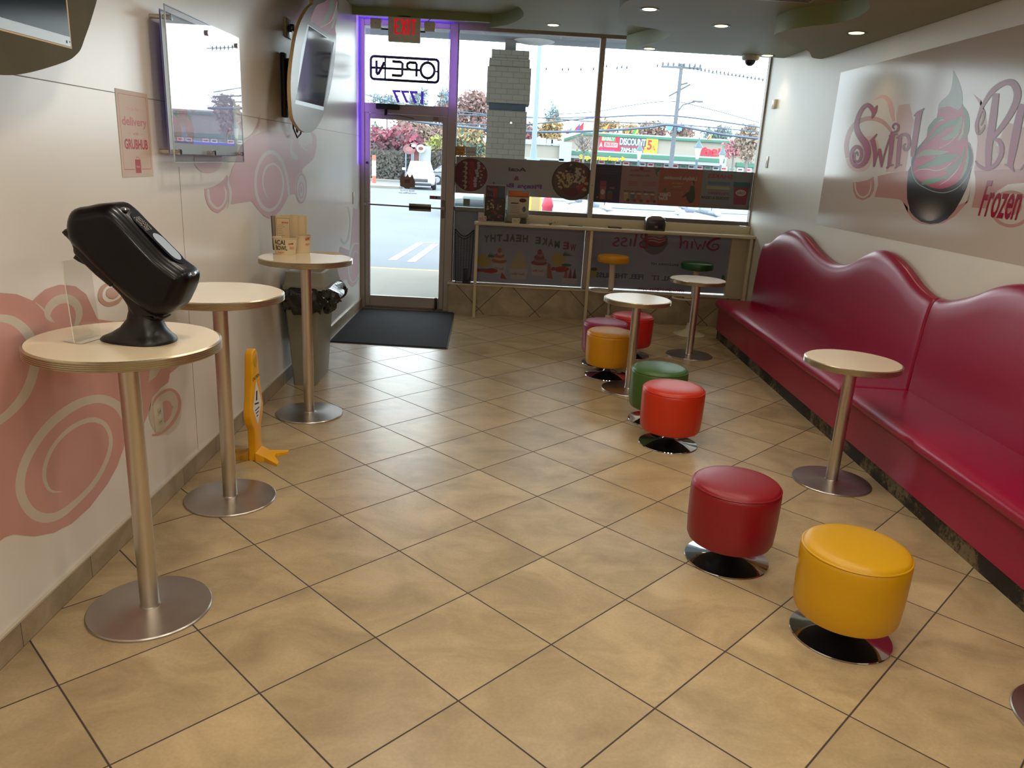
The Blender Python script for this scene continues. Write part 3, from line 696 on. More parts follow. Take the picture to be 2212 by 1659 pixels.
ol = trace([(640, 40), (590, 90), (530, 180), (480, 290), (440, 430), (410, 600), (385, 800), (372, 1000), (378, 1200), (395, 1380), (430, 1470), (490, 1550), (560, 1583), (630, 1570), (700, 1500), (760, 1380), (810, 1220), (850, 1050), (885, 850), (905, 680), (918, 500), (915, 420), (905, 330), (925, 200), (940, 80), (945, -40), (935, -160), (880, -280), (800, -340), (720, -300), (670, -200), (630, -90), (628, -20)], 560, 0, 5.53, 'x', XB)
ol = sp(ol, 3, True)
mb = MB(); mb.prism(ol, 'x', XB - .022, XB, GOLD); mb.prism(ol, 'x', XB, XB + .0015, BRONZE); mb.build('board', t)
a = Art((XB + .0015, 0, 0), (0, 1, 0), (0, 0, 1), (1, 0, 0)).survey(560, 0, 5.53, 'x', XB)
a.poly([(575, 290), (882, 488), (765, 1320), (425, 1240), (470, 900), (500, 600)], SILV, 3, px=True)
a.mb.build('silver_frame', t, smooth=False)
a = Art((XB + .002, 0, 0), (0, 1, 0), (0, 0, 1), (1, 0, 0)).survey(560, 0, 5.53, 'x', XB)
a.poly([(590, 310), (875, 500), (765, 1275), (432, 1192)], SCREEN, 4, px=True); a.poly([(878, 500), (890, 505), (772, 1282), (762, 1275)], BLACK, 5, px=True)
a.mb.build('screen', t, smooth=False)
MAG = pm('magenta_print', (172, 40, 78), .4); MAGD = pm('deep_magenta_print', (136, 30, 60), .4); GRN = pm('leaf_green_print', (96, 136, 84), .4); GRNL = pm('pale_green_print', (150, 176, 132), .4); GRYG = pm('grey_green_print', (110, 122, 104), .45); LPNK = pm('light_pink_print', (222, 196, 190), .4)
a = Art((XB + .0015, 0, 0), (0, 1, 0), (0, 0, 1), (1, 0, 0)).survey(560, 0, 5.53, 'x', XB)
a.poly([(690, 60), (780, 20), (870, -60), (935, -60), (925, 200), (905, 330), (910, 430), (760, 350), (650, 270), (610, 250), (640, 150)], MAG, 1, px=True, smooth=3)
a.poly([(850, 0), (900, 0), (880, 120), (820, 240), (760, 300), (740, 280), (790, 180), (830, 100)], GRN, 2, px=True, smooth=3)
a.stroke([(930, 20, 8), (900, 150, 14), (850, 260, 10), (730, 330, 3)], LPNK, 3, px=True)
a.poly([(930, 60), (935, 180), (880, 330), (850, 340), (890, 200)], GRNL, 2, px=True)
a.mb.build('swirl_print', t, smooth=False)
mb = MB(); mb.box((XL + .001, 2.98, 1.93), (XL + .03, 3.05, 2.36), BLACK, bev=.006); mb.box((XL + .001, 3.05, 2.28), (XL + .05, 3.6, 2.33), BLACK, bev=.006); mb.box((XL + .001, 3.0, 2.0), (XL + .05, 3.55, 2.05), BLACK, bev=.006)
mb.box((XL + .02, 3.2, 2.1), (XB - .022, 3.5, 2.3), BLACK, bev=.01); mb.tube([(XL + .03, 3.05, 2.3), (-.76, 3.1, 2.28)], .018, BLACK); mb.tube([(XL + .04, 3.08, 2.24), (XL + .06, 3.12, 2.2)], .012, pm('red_cap', (150, 20, 20), .4)); mb.build('wall_mount', t)

XT = -.745
t = thing('screen_board', 'big bronze board holding a black screen, cut off at the upper left corner', 'sign', (XT, -.3, 1.87))
ol = trace([(1975, -350), (1950, -150), (1920, 0), (1880, 150), (1780, 480), (1680, 760), (1600, 980), (1500, 1100), (1380, 1190), (1180, 1270), (900, 1360), (600, 1440), (300, 1490), (60, 1495), (-250, 1470), (-600, 1380), (-900, 1200), (-1150, 900), (-1300, 500), (-1350, 0), (-1300, -800), (-700, -1500), (600, -1700), (1700, -1200)], 0, 0, 9.217, 'x', XT)
ol = sp(ol, 3, True)
mb = MB(); mb.prism(ol, 'x', XT - .02, XT, GOLD); mb.prism(ol, 'x', XT, XT + .0015, pm('dark_bronze_print', (82, 75, 54), .5, spec=.05, var=.12, vscale=4)); mb.build('board', t)
mb = MB(); mb.box((XL + .001, -.6, 2.1), (XT - .02, 0.0, 2.5), BLACK, bev=.01); mb.build('wall_mount', t)
a = Art((XT + .0015, 0, 0), (0, 1, 0), (0, 0, 1), (1, 0, 0)).survey(0, 0, 9.217, 'x', XT)
c0 = a.c((1425, 975)); c1 = a.c((-300, 575))
ys, zb = c0[0], c0[1]
a.rect(ys - 1.0, zb, ys, zb + .62, GOLD, 2); a.mb.build('gold_frame', t, smooth=False)
a = Art((XT + .0025, 0, 0), (0, 1, 0), (0, 0, 1), (1, 0, 0)); a.rect(ys - .994, zb + .006, ys - .008, zb + .036, SILV, 3)
a.ell(ys - .03, zb + .018, .005, .005, BLACK, 4); a.ell(ys - .012, zb + .02, .003, .003, BLACK, 4); a.mb.build('silver_strip', t, smooth=False)
a = Art((XT + .003, 0, 0), (0, 1, 0), (0, 0, 1), (1, 0, 0)); a.rect(ys - .994, zb + .036, ys - .010, zb + .61, pm('black_screen', (5, 6, 9), .12, spec=.12), 4); a.mb.build('screen', t, smooth=False)

# ------------------------------------------------------------------ framed acrylic poster
XP = -.80
t = thing('acrylic_poster_frame', 'clear acrylic poster frame on steel standoffs, left wall, mirroring the street', 'poster', (XP, 1.39, 1.62))
y0, y1, z0, z1 = .905, 1.865, 1.628, 2.292
ACR = glassm('clear_acrylic', (240, 244, 248), 0.20)
ACE = pm('acrylic_edge', (188, 206, 214), .15, spec=.8)
mb = MB(); mb.quad((XP, y0, z0), (XP, y1, z0), (XP, y1, z1), (XP, y0, z1), ACR); mb.build('front_sheet', t, smooth=False)
mb = MB()
for q0, q1 in (((y0, z0), (y1, z0)), ((y1, z0), (y1, z1)), ((y1, z1), (y0, z1)), ((y0, z1), (y0, z0))):
    mb.tube([(XP - .003, q0[0], q0[1]), (XP - .003, q1[0], q1[1])], .0038, ACE, n=4)
mb.build('sheet_edge', t, smooth=False)
BK = pm('poster_border', (196, 206, 208), .4)
a = Art((XP - .030, 0, 0), (0, 1, 0), (0, 0, 1), (1, 0, 0))
a.rect(y0 + .02, z0 + .035, y1 - .02, z1 - .02, BK, 0)
a.rect(y0 + .06, z0 + .085, y1 - .06, z1 - .07, pm('lilac_print', (150, 128, 190), .4, var=.08, vscale=5), 1)
STR = pm('strawberry_print', (168, 26, 44), .4, var=.25, vscale=14); LEAF = pm('strawberry_leaf_print', (60, 110, 52), .45)
for (cy, cz, ry, rz, ro) in ((1.02, 1.78, .05, .065, .2), (1.10, 1.86, .055, .07, -.3), (1.17, 1.78, .05, .062, .3), (1.03, 1.90, .05, .05, 0), (1.22, 1.93, .06, .07, .4)):
    a.ell(cy, cz, ry, rz, STR, 2, n=20, rot=ro, wob=.04)
    a.poly([(cy - .03, cz + rz), (cy - .01, cz + rz * .8), (cy, cz + rz * .6), (cy + .012, cz + rz * .85), (cy + .035, cz + rz), (cy, cz + rz * 1.1)], LEAF, 3)
WHT = pm('white_print', (226, 226, 224), .4)
a.text('Smoothies', 1.15, 2.06, 1.74, 2.16, WHT, 2, bold=.01, shear=.1)
a.stroke([(1.66, 1.74, .004), (1.70, 1.79, .006), (1.72, 1.73, .005), (1.75, 1.78, .006), (1.79, 1.74, .003)], pm('dark_purple_print', (60, 30, 90), .4), 3)
a.poly([(1.70, 1.80), (1.745, 1.80), (1.735, 1.76), (1.71, 1.76)], MAG, 2)
a.rect(y0 + .3, z0 + .085, y1 - .06, z0 + .1, pm('violet_glow_print', (140, 140, 250), .4, emit=(120, 110, 255), estr=.3), 3)  # violet glow along the foot of the print is added emission
a.mb.build('printed_poster', t, smooth=False)
mb = MB(); mb.quad((XP - .034, y0 + .015, z0 + .03), (XP - .034, y1 - .015, z0 + .03), (XP - .034, y1 - .015, z1 - .015), (XP - .034, y0 + .015, z1 - .015), pm('violet_glow_back', (150, 144, 190), .5, emit=(130, 120, 220), estr=.03)); mb.build('back_sheet', t, smooth=False)  # violet edge glow put into the back sheet as emission
for yy in (y0 + .045, (y0 + y1) / 2, y1 - .045):
    for zz in (z0 + .045, z1 - .045):
        mb = MB(); mb.tube([(XL + .001, yy, zz), (XP + .004, yy, zz)], .010, STEEL, n=18); mb.tube([(XP + .001, yy, zz), (XP + .010, yy, zz)], .013, CHROME, n=18); mb.build('standoff', t)

# ================================================================== THINGS ON THE TALL TABLES
TZ = 1.0555
YD = -.20
t = thing('tilted_dispenser', 'glossy black tilted dispenser on a flared pedestal, on the nearest tall table', 'dispenser', (-.50, YD, TZ))
DBODY = pm('dark_plum_gloss', (9, 5, 9), .30, coat=.15, var=.3, vscale=5, spec=.22)
DST = pm('satin_black_stand', (16, 14, 12), .36, spec=.4)
body = trace([(105, 330), (112, 240), (150, 155), (220, 118), (300, 108), (400, 85), (520, 78), (590, 110), (660, 170), (760, 275), (900, 432), (1050, 590), (1180, 690), (1262, 752), (1290, 810), (1278, 900), (1225, 1020), (1180, 1100), (1100, 1165), (1000, 1190), (930, 1172), (850, 1120), (700, 1005), (550, 870), (400, 730), (250, 575), (160, 480), (120, 410)], 140, 420, 4.608, 'y', YD)
body = sp(body, 2, True)
mb = MB(); mb.pillow(body, 'y', YD - .085, YD + .085, DBODY, r=.045, seg=7); mb.build('housing', t, angle=80)
bump_ = trace([(55, 375), (60, 350), (110, 318), (200, 330), (300, 460), (420, 640), (560, 800), (520, 900), (230, 640), (165, 560), (160, 520), (130, 450)], 140, 420, 4.608, 'y', YD)
mb = MB(); mb.pillow(sp(bump_, 2, True), 'y', YD - .062, YD + .062, DST, r=.02, seg=4); mb.build('rear_cover', t, angle=80)
arm = trace([(170, 560), (230, 600), (420, 700), (700, 900), (900, 1080), (1000, 1180), (1002, 1240), (740, 1240), (735, 1215), (640, 1050), (560, 950), (400, 800), (230, 640)], 140, 420, 4.608, 'y', YD)
mb = MB(); mb.pillow(sp(arm, 2, True), 'y', YD - .045, YD + .045, DST, r=.02, seg=4); mb.build('stand_arm', t, angle=80)
# flared pedestal, longer towards the wall
mb = MB(); n = 48; prof = [(1.0, 0), (1.005, .004), (.96, .012), (.80, .024), (.62, .045), (.48, .075), (.43, .105), (.44, .135)]
vs = []; cx = -.462
for f_, z in prof:
    k_ = max(0, (f_ - .43) / .57)
    for i in range(n):
        an = 2 * PI * i / n; ca = math.cos(an)
        rx = (.058 + (.172 - .058) * k_) if ca < 0 else (.045 + (.078 - .045) * k_)
        vs.append((cx - .012 * (1 - k_) + rx * ca, YD + (.044 + .046 * k_) * math.sin(an), TZ + z))
fs = [(j * n + i, j * n + (i + 1) % n, (j + 1) * n + (i + 1) % n, (j + 1) * n + i) for j in range(len(prof) - 1) for i in range(n)] + [tuple(range(n))[::-1], tuple((len(prof) - 1) * n + i for i in range(n))]
mb.add(vs, fs, DST); mb.build('pedestal', t, angle=80)
# top panel, painted sheen and end cap on the upper face
ax_a = Vector((W(140 + 660 / 4.608, 420 + 170 / 4.608, 'y', YD).x, YD, W(140 + 660 / 4.608, 420 + 170 / 4.608, 'y', YD).z))
ax_b = W(140 + 1180 / 4.608, 420 + 690 / 4.608, 'y', YD)
dv = (ax_b - ax_a); Ld = dv.length; dv.normalize(); nv = Vector((-dv.z, 0, dv.x)); nv = nv if nv.z > 0 else -nv
def patch(s0, s1, hw, mat, lift, n=40):
    mb = MB(); vs = []
    for k in range(n):
        an = 2 * PI * k / n; c_, s_ = math.cos(an), math.sin(an)
        # stadium
        L0 = (s1 - s0) * Ld / 2 - hw; pc = ax_a + dv * ((s0 + s1) / 2 * Ld) + dv * (L0 * (1 if c_ > 0 else -1) + hw * c_) + Vector((0, hw * s_, 0)) + nv * lift
        vs.append(pc)
    mb.add(vs, [tuple(range(n))], mat); return mb
patch(.02, 1.0, .040, pm('charcoal_gloss_panel', (40, 42, 52), .12, spec=.7), .0015).build('top_panel', t, smooth=False)
patch(.42, .93, .030, pm('pale_blue_sheen', (176, 190, 206), .12, spec=.7), .003).build('sheen_patch', t, smooth=False)  # pale blue patch stands in for the bluish sheen of the top face
mb = MB(); SIL = pm('silver_scribble', (190, 190, 180), .35, metal=.5)
for r_ in range(9):
    s0 = .12 + .028 * r_
    for q_ in range(3):
        yy = YD - .022 + .016 * q_ + random.uniform(-.004, .004)
        pth = [ax_a + dv * (Ld * (s0 + .01 * math.sin(k * 2.1 + r_ + q_))) + Vector((0, yy - YD + .0035 * k - .006, 0)) + nv * .0032 for k in range(4)]
        mb.tube([p for p in pth], .0012, SIL, n=4)
mb.build('worn_lettering', t, smooth=False)
mb = MB(); cp = W(140 + 1262 / 4.608, 420 + 800 / 4.608, 'y', YD); mb.lathe([(.001, -.008), (.012, -.006), (.015, 0), (.012, .006), (.001, .008)], pm('silver_nozzle', (170, 178, 182), .15, metal=.8), n=24, sy=2.4, c=(cp.x - .002, YD, cp.z + .004)); mb.build('end_knob', t)
mb = MB(); cp = W(140 + 590 / 4.608, 420 + 150 / 4.608, 'y', YD - .03); mb.lathe([(.001, -.008), (.014, -.005), (.018, 0), (.014, .005), (.001, .008)], pm('grey_gloss_cap', (96, 98, 100), .15), n=24, c=(cp.x, YD - .03, cp.z)); mb.build('top_knob', t)

t = thing('acrylic_sign_holder', 'small clear acrylic L-shaped sign holder near the wall side of the nearest tall table', 'holder', (-.69, -.27, TZ))
ACRT = glassm('thin_acrylic', (244, 244, 240), .3)
SLP = pm('frosted_white_slip', (214, 206, 190), .4)
mb = MB(); b0 = Vector((-.682, -.285, TZ + .001)); b1 = Vector((-.655, -.165, TZ + .001))
up = Vector((-.012, 0, .27)); mb.quad(b0, b1, b1 + up, b0 + up, ACRT)
mb.build('upright_sheet', t, smooth=False)
mb = MB(); mb.tube([b0, b0 + up * .8, b0 + up + Vector((.004, 0, 0))], .0014, pm('acrylic_bright_edge', (226, 224, 214), .2), n=4); mb.build('sheet_rim', t, smooth=False)
mb = MB(); mb.quad(b0, b1, b1 + Vector((.028, -.008, 0)), b0 + Vector((.028, -.008, 0)), SLP); mb.quad(b0 + Vector((-.05, .02, 0)), b1 + Vector((-.05, .02, 0)), b1, b0, SLP); mb.build('foot_sheet', t, smooth=False)

# --- bowls and menus on the third table
PAPER = pm('kraft_white_paper', (214, 196, 160), .6, var=.03); INK = pm('black_marker', (22, 20, 26), .6); REDI = pm('red_ink', (180, 30, 34), .5); ORI = pm('coral_ink', (216, 120, 90), .5)
def bowl(label, c, r0, r1, h, rz, marks):
    t = thing('paper_bowl', label, 'bowl', c, 'paper bowls on the third tall table')
    mb = MB(); mb.lathe([(r0 - .003, .002), (r0, 0), (r1, h), (r1 + .003, h + .001), (r1 + .003, h - .003)], PAPER, n=48, c=c, capt=False); mb.lathe([(r0 - .004, .004), (r1 - .002, h)], PAPER, n=48, c=c, capt=False)
    def wrap(s, a0, z0, a1, z1, mat, bold=.02):
        vs, fs = text_shape(s, bold); o = []
        for u, v in vs:
            an = a0 + u * (a1 - a0); z = z0 + v * (z1 - z0); r = r0 + (r1 - r0) * z / h + .0012
            o.append((c[0] + r * math.cos(an), c[1] + r * math.sin(an), c[2] + z))
        mb.add(o, fs, mat)
    for m_ in marks: wrap(*m_)
    mb.build('bowl_wall', t, angle=30); return t
A_ = math.atan2(-2.757 - 2.26, .72 + .69)
bowl('white paper bowl with ACAI BOWL in black marker, on the third tall table', (-.690, 2.265, TZ), .064, .077, .108, 0,
     [('ACAI', A_ - 1.05, .066, A_ - .02, .096, INK), ('BOWL', A_ - .95, .030, A_ + .18, .060, INK), ('LOVE', A_ + .28, .066, A_ + .75, .078, REDI, .06), ('FRESH', A_ + .38, .036, A_ + .85, .052, ORI), ('ENJOY', A_ - .75, .006, A_ - .1, .022, ORI)])
bowl('paper bowl holding upright menu cards, behind the marked bowl', (-.625, 2.395, TZ), .060, .072, .112, 0,
     [('LOVE', A_ + .45, .085, A_ + .95, .102, REDI, .06), ('FRESH', A_ + .5, .05, A_ + .95, .065, ORI)])
cards = [(-.795, 2.345, .06, 0, -.03), (-.786, 2.335, .06, 0, -.02), (-.765, 2.325, .093, 0, 0), (-.740, 2.350, .11, 0, 0), (-.705, 2.362, .115, 0, .02), (-.690, 2.375, .110, 0, .03)]
MENU = [pm('menu_card_dark', (96, 84, 72), .6), pm('menu_card_grey', (140, 128, 108), .6), pm('menu_card_tan', (198, 174, 134), .6), pm('menu_card_pale', (208, 186, 146), .6)]
for i, (x, y, wd_, dz, lean) in enumerate(cards):
    t = thing('menu_card', ['dark edge-on menu card at the left side of the bowl', 'grey menu card next to the dark one at the left of the bowl', 'front menu card with a printed list standing in the paper bowl', 'tan menu card right behind the printed one', 'plain tan menu card in the rear half of the bowl', 'rearmost wide plain menu card in the bowl'][i], 'card', (x, y, TZ + .01), 'menu cards standing in the paper bowl')
    M_ = Matrix.Translation((x, y, TZ + .012)) @ Matrix.Rotation(.10, 4, 'Z') @ Matrix.Rotation(lean, 4, 'Y')
    mb = MB(); mb.box((0, -.0008, 0), (wd_, .0008, .222 + .002 * i), MENU[min(i, 3)] if i != 2 else MENU[3]); mb.xf(M_); mb.build('card_sheet', t, smooth=False)
    if i == 2:
        a = Art((0, -.0009, 0), (1, 0, 0), (0, 0, 1), (0, -1, 0), .0003)
        for q in (((.006, .02), (.0075, .212)), ((.088, .02), (.0895, .212)), ((.006, .2105), (.0895, .212))): a.rect(q[0][0], q[0][1], q[1][0], q[1][1], INK, 1)
        a.text('BOWLS', .040, .178, .080, .188, REDI, 1, bold=.05)
        for k in range(9): a.rect(.012, .165 - .011 * k, .012 + random.uniform(.03, .075), .1665 - .011 * k, MENU[0], 1)
        a.mb.xf(M_); a.mb.build('print', t, smooth=False)
mb = MB(); pz = TZ + .0005
mb.add([(-.580, 2.405, pz), (-.385, 2.35, pz), (-.345, 2.405, pz), (-.375, 2.455, pz + .004), (-.44, 2.47, pz + .003), (-.545, 2.465, pz)], [(0, 1, 2, 3, 4, 5)], pm('kraft_sheet', (196, 172, 130), .6)); 
o = mb.build('paper_sheet', smooth=False); tag(o, 'tan sheet of paper lying flat on the third tall table', 'paper')

# ================================================================== BIN
t = thing('waste_bin', 'tall grey-green plastic bin with black liner against the left wall, behind the third table', 'bin', (-.715, 3.0, 0))
BIN = pm('grey_green_plastic', (134, 133, 117), .45, bump=.03, bscale=90)
def taper(mb, x0, x1, y0, y1, z0, X0, X1, Y0, Y1, z1, mat, cap=True, rr=.02):
    def ring(x0, x1, y0, y1, z):
        o = []
        for cx_, cy_, a0 in ((x1 - rr, y1 - rr, 0), (x0 + rr, y1 - rr, PI / 2), (x0 + rr, y0 + rr, PI), (x1 - rr, y0 + rr, 1.5 * PI)):
            for k in range(5): an = a0 + PI / 2 * k / 4; o.append((cx_ + rr * math.cos(an), cy_ + rr * math.sin(an), z))
        return o
    A, B = ring(x0, x1, y0, y1, z0), ring(X0, X1, Y0, Y1, z1); n = len(A)
    fs = [(i, (i + 1) % n, n + (i + 1) % n, n + i) for i in range(n)]
    if cap: fs += [tuple(range(n))[::-1], tuple(n + i for i in range(n))]
    mb.add(A + B, fs, mat)
mb = MB(); taper(mb, -.806, -.64, 2.785, 3.235, 0, -.855, -.590, 2.755, 3.265, .74, BIN); mb.build('bin_body', t, angle=50)
mb = MB(); taper(mb, -.862, -.545, 2.75, 3.27, .735, -.862, -.545, 2.75, 3.27, .765, BIN); taper(mb, -.858, -.549, 2.754, 3.266, .765, -.842, -.565, 2.772, 3.248, .862, BIN, cap=False)
taper(mb, -.842, -.565, 2.772, 3.248, .862, -.820, -.587, 2.795, 3.225, .866, BIN, cap=False); taper(mb, -.820, -.587, 2.795, 3.225, .866, -.800, -.607, 2.83, 3.19, .80, BIN, cap=False)
mb.build('lid', t, angle=40)
mb = MB(); taper(mb, -.80, -.607, 2.83, 3.19, .80, -.80, -.607, 2.83, 3.19, .78, BLACK); mb.build('lid_opening', t, smooth=False)
# crumpled liner skirt
LIN = pm('black_liner_film', (8, 8, 10), .18, bump=.6, bscale=26, spec=.7)
mb = MB(); n = 120; rows = 12; vs = []
for j in range(rows):
    f = j / (rows - 1); z = .756 - .180 * f
    for i in range(n):
        an = 2 * PI * i / n
        ex, ey = math.cos(an), math.sin(an)
        sx = abs(ex) ** .35 * (1 if ex > 0 else -1); sy = abs(ey) ** .35 * (1 if ey > 0 else -1)
        flare = .012 + .035 * math.sin(PI * min(1, f * 1.05)) + .012 * math.sin(7 * an + 5 * f) + .010 * math.sin(17 * an - 9 * f) + random.uniform(-.004, .004)
        if j == 0: flare = -.002
        hx, hy = (.148 + .004 * f) + flare * (1.5 if ex > 0 else .3), (.256 + .006 * f) + flare * .8
        zz = z + (.016 * math.sin(5 * an) + .012 * math.sin(13 * an + 1) + random.uniform(-.006, .006)) * f
        vs.append((max(-.882, -.7125 + sx * hx), 3.01 + sy * hy, zz))
fs = [(j * n + i, j * n + (i + 1) % n, (j + 1) * n + (i + 1) % n, (j + 1) * n + i) for j in range(rows - 1) for i in range(n)]
mb.add(vs, fs, LIN); mb.build('liner_skirt', t, angle=25)

# ================================================================== WET FLOOR SIGN
YEL = pm('safety_yellow', (232, 168, 10), .38, var=.05, vscale=12); YED = pm('worn_yellow', (196, 150, 40), .5, var=.15, vscale=20)
SX, SY = -.640, 1.345
t = thing('wet_floor_sign', 'yellow plastic caution floor sign with splayed feet, between the second and third tall tables', 'sign', (SX, SY, 0))
half = [(0.0, .055), (.05, .055), (.19, .058), (.205, .075), (.235, .098), (.29, .112), (.34, .098), (.40, .080), (.50, .062), (.58, .050), (.62, .042), (.638, .022)]
pts = [(SY + w_, z) for z, w_ in half] + [(SY, .643)] + [(SY - w_, z) for z, w_ in reversed(half)]
mb = MB(); mb.pillow(pts, 'x', SX - .022, SX + .022, YEL, r=.008, seg=3); mb.build('panel', t, angle=55)
mb = MB(); mb.pillow([(SY + .032 * math.cos(k), .575 + .038 * math.sin(k)) for k in [2 * PI * j / 20 for j in range(20)]], 'x', SX - .024, SX + .0235, YED, r=.003, seg=2); mb.build('hand_grip', t)
a = Art((SX + .0224, 0, 0), (0, 1, 0), (0, 0, 1), (1, 0, 0), .0004)
a.poly([(SY, .46), (SY + .075, .315), (SY, .20), (SY - .075, .315)], WHT, 1); a.poly([(SY - .045, .33), (SY + .03, .315), (SY + .03, .325), (SY - .045, .34)], INK, 2); a.poly([(SY - .02, .345), (SY + .005, .345), (SY + .015, .40), (SY - .01, .40)], INK, 2)
a.text('CAUTION', SY - .06, .47, SY + .06, .49, INK, 2, bold=.02)
for k in range(3): a.rect(SY - .04 + .01 * k, .29 - .02 * k, SY + .035 - .012 * k, .298 - .02 * k, INK, 2)
a.mb.build('pictogram', t, smooth=False)
for s_ in (1, -1):
    mb = MB(); L_ = .165
    top = [(.022, .055, .05), (.07, .050, .026), (L_, .100, .012), (L_, .070, .012), (.115, .018, .020), (.115, -.018, .020), (L_ - .006, -.085, .012), (L_ - .006, -.125, .012), (.07, -.062, .026), (.022, -.070, .05)]
    T = [(SX + s_ * x, SY + y, z) for x, y, z in top]; B = [(x, y, 0.0005) for x, y, z in T]; n = len(T)
    fs = [(i, (i + 1) % n, n + (i + 1) % n, n + i) for i in range(n)] + [(0, 1, 8, 9), (1, 4, 5, 8), (1, 2, 3, 4), (5, 6, 7, 8)]
    fs += [(n, n + 1, n + 8, n + 9), (n + 1, n + 4, n + 5, n + 8), (n + 1, n + 2, n + 3, n + 4), (n + 5, n + 6, n + 7, n + 8)]
    mb.add(T + B, fs, YED if s_ < 0 else YEL); mb.build('foot', t, angle=20)

# ================================================================== RIGHT WALL MURAL
SHEET = bpy.data.materials.new('glossy_vinyl_sheet'); SHEET.use_nodes = True
b = SHEET.node_tree.nodes['Principled BSDF']; b.inputs['Base Color'].default_value = lin((198, 186, 174)) + (1,); b.inputs['Roughness'].default_value = .13; b.inputs['Specular IOR Level'].default_value = .34
SHB = bpy.data.materials
def gl(n, rgb): return pm(n, rgb, .13, spec=.16)
RP = gl('mural_pink', (184, 138, 130)); RC = gl('mural_cream', (202, 188, 170)); RM_ = gl('mural_magenta', (184, 30, 80)); RMD = gl('mural_deep_magenta', (156, 30, 74)); RG = gl('mural_green', (84, 132, 72)); RGL = gl('mural_light_green', (136, 158, 112)); ROL = gl('mural_outline', (118, 116, 98)); RDK = gl('mural_charcoal', (52, 48, 44)); RDK2 = gl('mural_grey', (92, 88, 82)); RLT = gl('mural_light_grey', (176, 170, 164)); RRED = gl('mural_raspberry', (150, 16, 52)); RPL = gl('mural_pale_pink', (206, 164, 156)); RPL2 = gl('mural_pale', (214, 196, 190)); RTIP = gl('mural_pale_green', (168, 190, 186))
t = thing('wall_poster', 'huge glossy wall poster with Swirl lettering and a pink green dessert cup', 'poster', (XR, 2.0, 1.317))
def rart(): return Art((XR - .0012, 0, 0), (0, -1, 0), (0, 0, 1), (-1, 0, 0), .00014)
a = rart(); a.rect(-4.135, 1.317, .35, 2.580, SHEET, 0)
SA = (1812, 100, 5.53, 'x', XR); SB = (1750, 300, 4.788, 'x', XR)
a.survey(*SA)
a.stroke([(110, 1330, 60), (95, 1180, 60), (140, 1010, 60), (240, 900, 56), (380, 860, 54), (520, 900, 50), (610, 990, 40), (650, 1080, 20)], RP, 1, px=True)
a.stroke([(110, 1330, 60), (150, 1420, 70), (240, 1470, 70), (330, 1420, 80), (400, 1300, 30)], RPL, 1, px=True)
a.ell(370, 1230, 120, 160, RPL, 1, px=True)
a.stroke([(430, 640, 10), (520, 600, 40), (600, 650, 60), (640, 800, 60), (660, 900, 30)], RPL, 1, px=True)
a.stroke([(690, 700, 8), (680, 850, 14), (740, 950, 12), (820, 985, 3)], RPL2, 2, px=True)
a.poly([(720, 700), (850, 690), (900, 900), (860, 1100), (800, 1500), (560, 1500), (640, 1250), (700, 1000), (690, 850)], RPL, 1, px=True)
a.poly([(1600, 560), (1700, 640), (1640, 900), (1660, 1150), (1620, 1500), (1700, 1650), (2300, 1500), (2300, 1000), (2000, 900), (1900, 1200), (1800, 1100), (1760, 800)], RPL, 1, px=True)
a.stroke([(1960, 1080, 6), (1850, 1180, 60), (1860, 1300, 80), (1980, 1370, 70), (2100, 1330, 6)], RC, 2, px=True)
a.survey(*SB)
a.poly([(700, 385), (850, 350), (1020, 330), (1020, 632), (1010, 760), (1060, 830), (1150, 880), (1260, 892), (1380, 872), (1500, 800), (1600, 690), (1655, 560), (1668, 400), (1640, 640), (1500, 700), (1200, 800), (1020, 720), (960, 650), (925, 626), (800, 612), (668, 600), (705, 480)], RP, 1, px=True)
a.poly([(1700, 330), (2400, 300), (2400, 470), (2200, 455), (2050, 470), (1940, 540), (1860, 640), (1835, 722), (1672, 710), (1712, 540), (1712, 420)], RP, 1, px=True)
a.poly([(445, 452), (520, 442), (600, 425), (660, 390), (667, 470), (660, 540), (620, 605), (545, 638), (480, 610), (447, 540)], RP, 1, px=True)
a.stroke([(465, 452, 14), (472, 520, 16), (500, 580, 16), (550, 603, 16), (600, 575, 14), (628, 510, 12), (630, 440, 5)], RC, 2, px=True)
a.stroke([(2080 + 195 * math.cos(k), 725 + 175 * math.sin(k), 34) for k in [2 * PI * j / 20 for j in range(20)]], RP, 2, px=True, closed=True, n=3)
a.ell(2100, 700, 95, 85, RP, 2, px=True)
# cup
a.survey(*SB)
cup = [(1018, 330), (1003, 480), (1005, 620), (1030, 720), (1075, 800), (1150, 858), (1240, 880), (1330, 872), (1420, 830), (1500, 740), (1570, 620), (1625, 500), (1655, 400), (1680, 280), (1690, 150), (1600, 100), (1200, 100), (1080, 200)]
a.poly(cup, RDK, 3, px=True)
for k in range(12):
    f_ = k / 11
    a.ell(1235 + 6 * f_, 700 + 110 * f_, 210 - 165 * f_, 150 - 112 * f_, gl('mural_cup_%d' % k, (54 + 108 * f_ ** 1.5, 50 + 104 * f_ ** 1.5, 46 + 102 * f_ ** 1.5)), 4, px=True)
a.ell(1610, 460, 26, 80, RDK2, 4, px=True, rot=.35)
a.survey(*SA)
rim = [(985, 1165), (910, 1250), (868, 1370), (878, 1500), (930, 1620), (1030, 1690), (1160, 1740), (1290, 1745), (1420, 1690), (1520, 1580), (1590, 1440), (1607, 1330), (1590, 1220), (1540, 1130), (1300, 1000), (1100, 1050)]
a.poly(rim, RDK, 6, px=True, smooth=4)
a.stroke([(x, y, 8) for x, y in rim[:14]], RLT, 7, px=True, n=5)
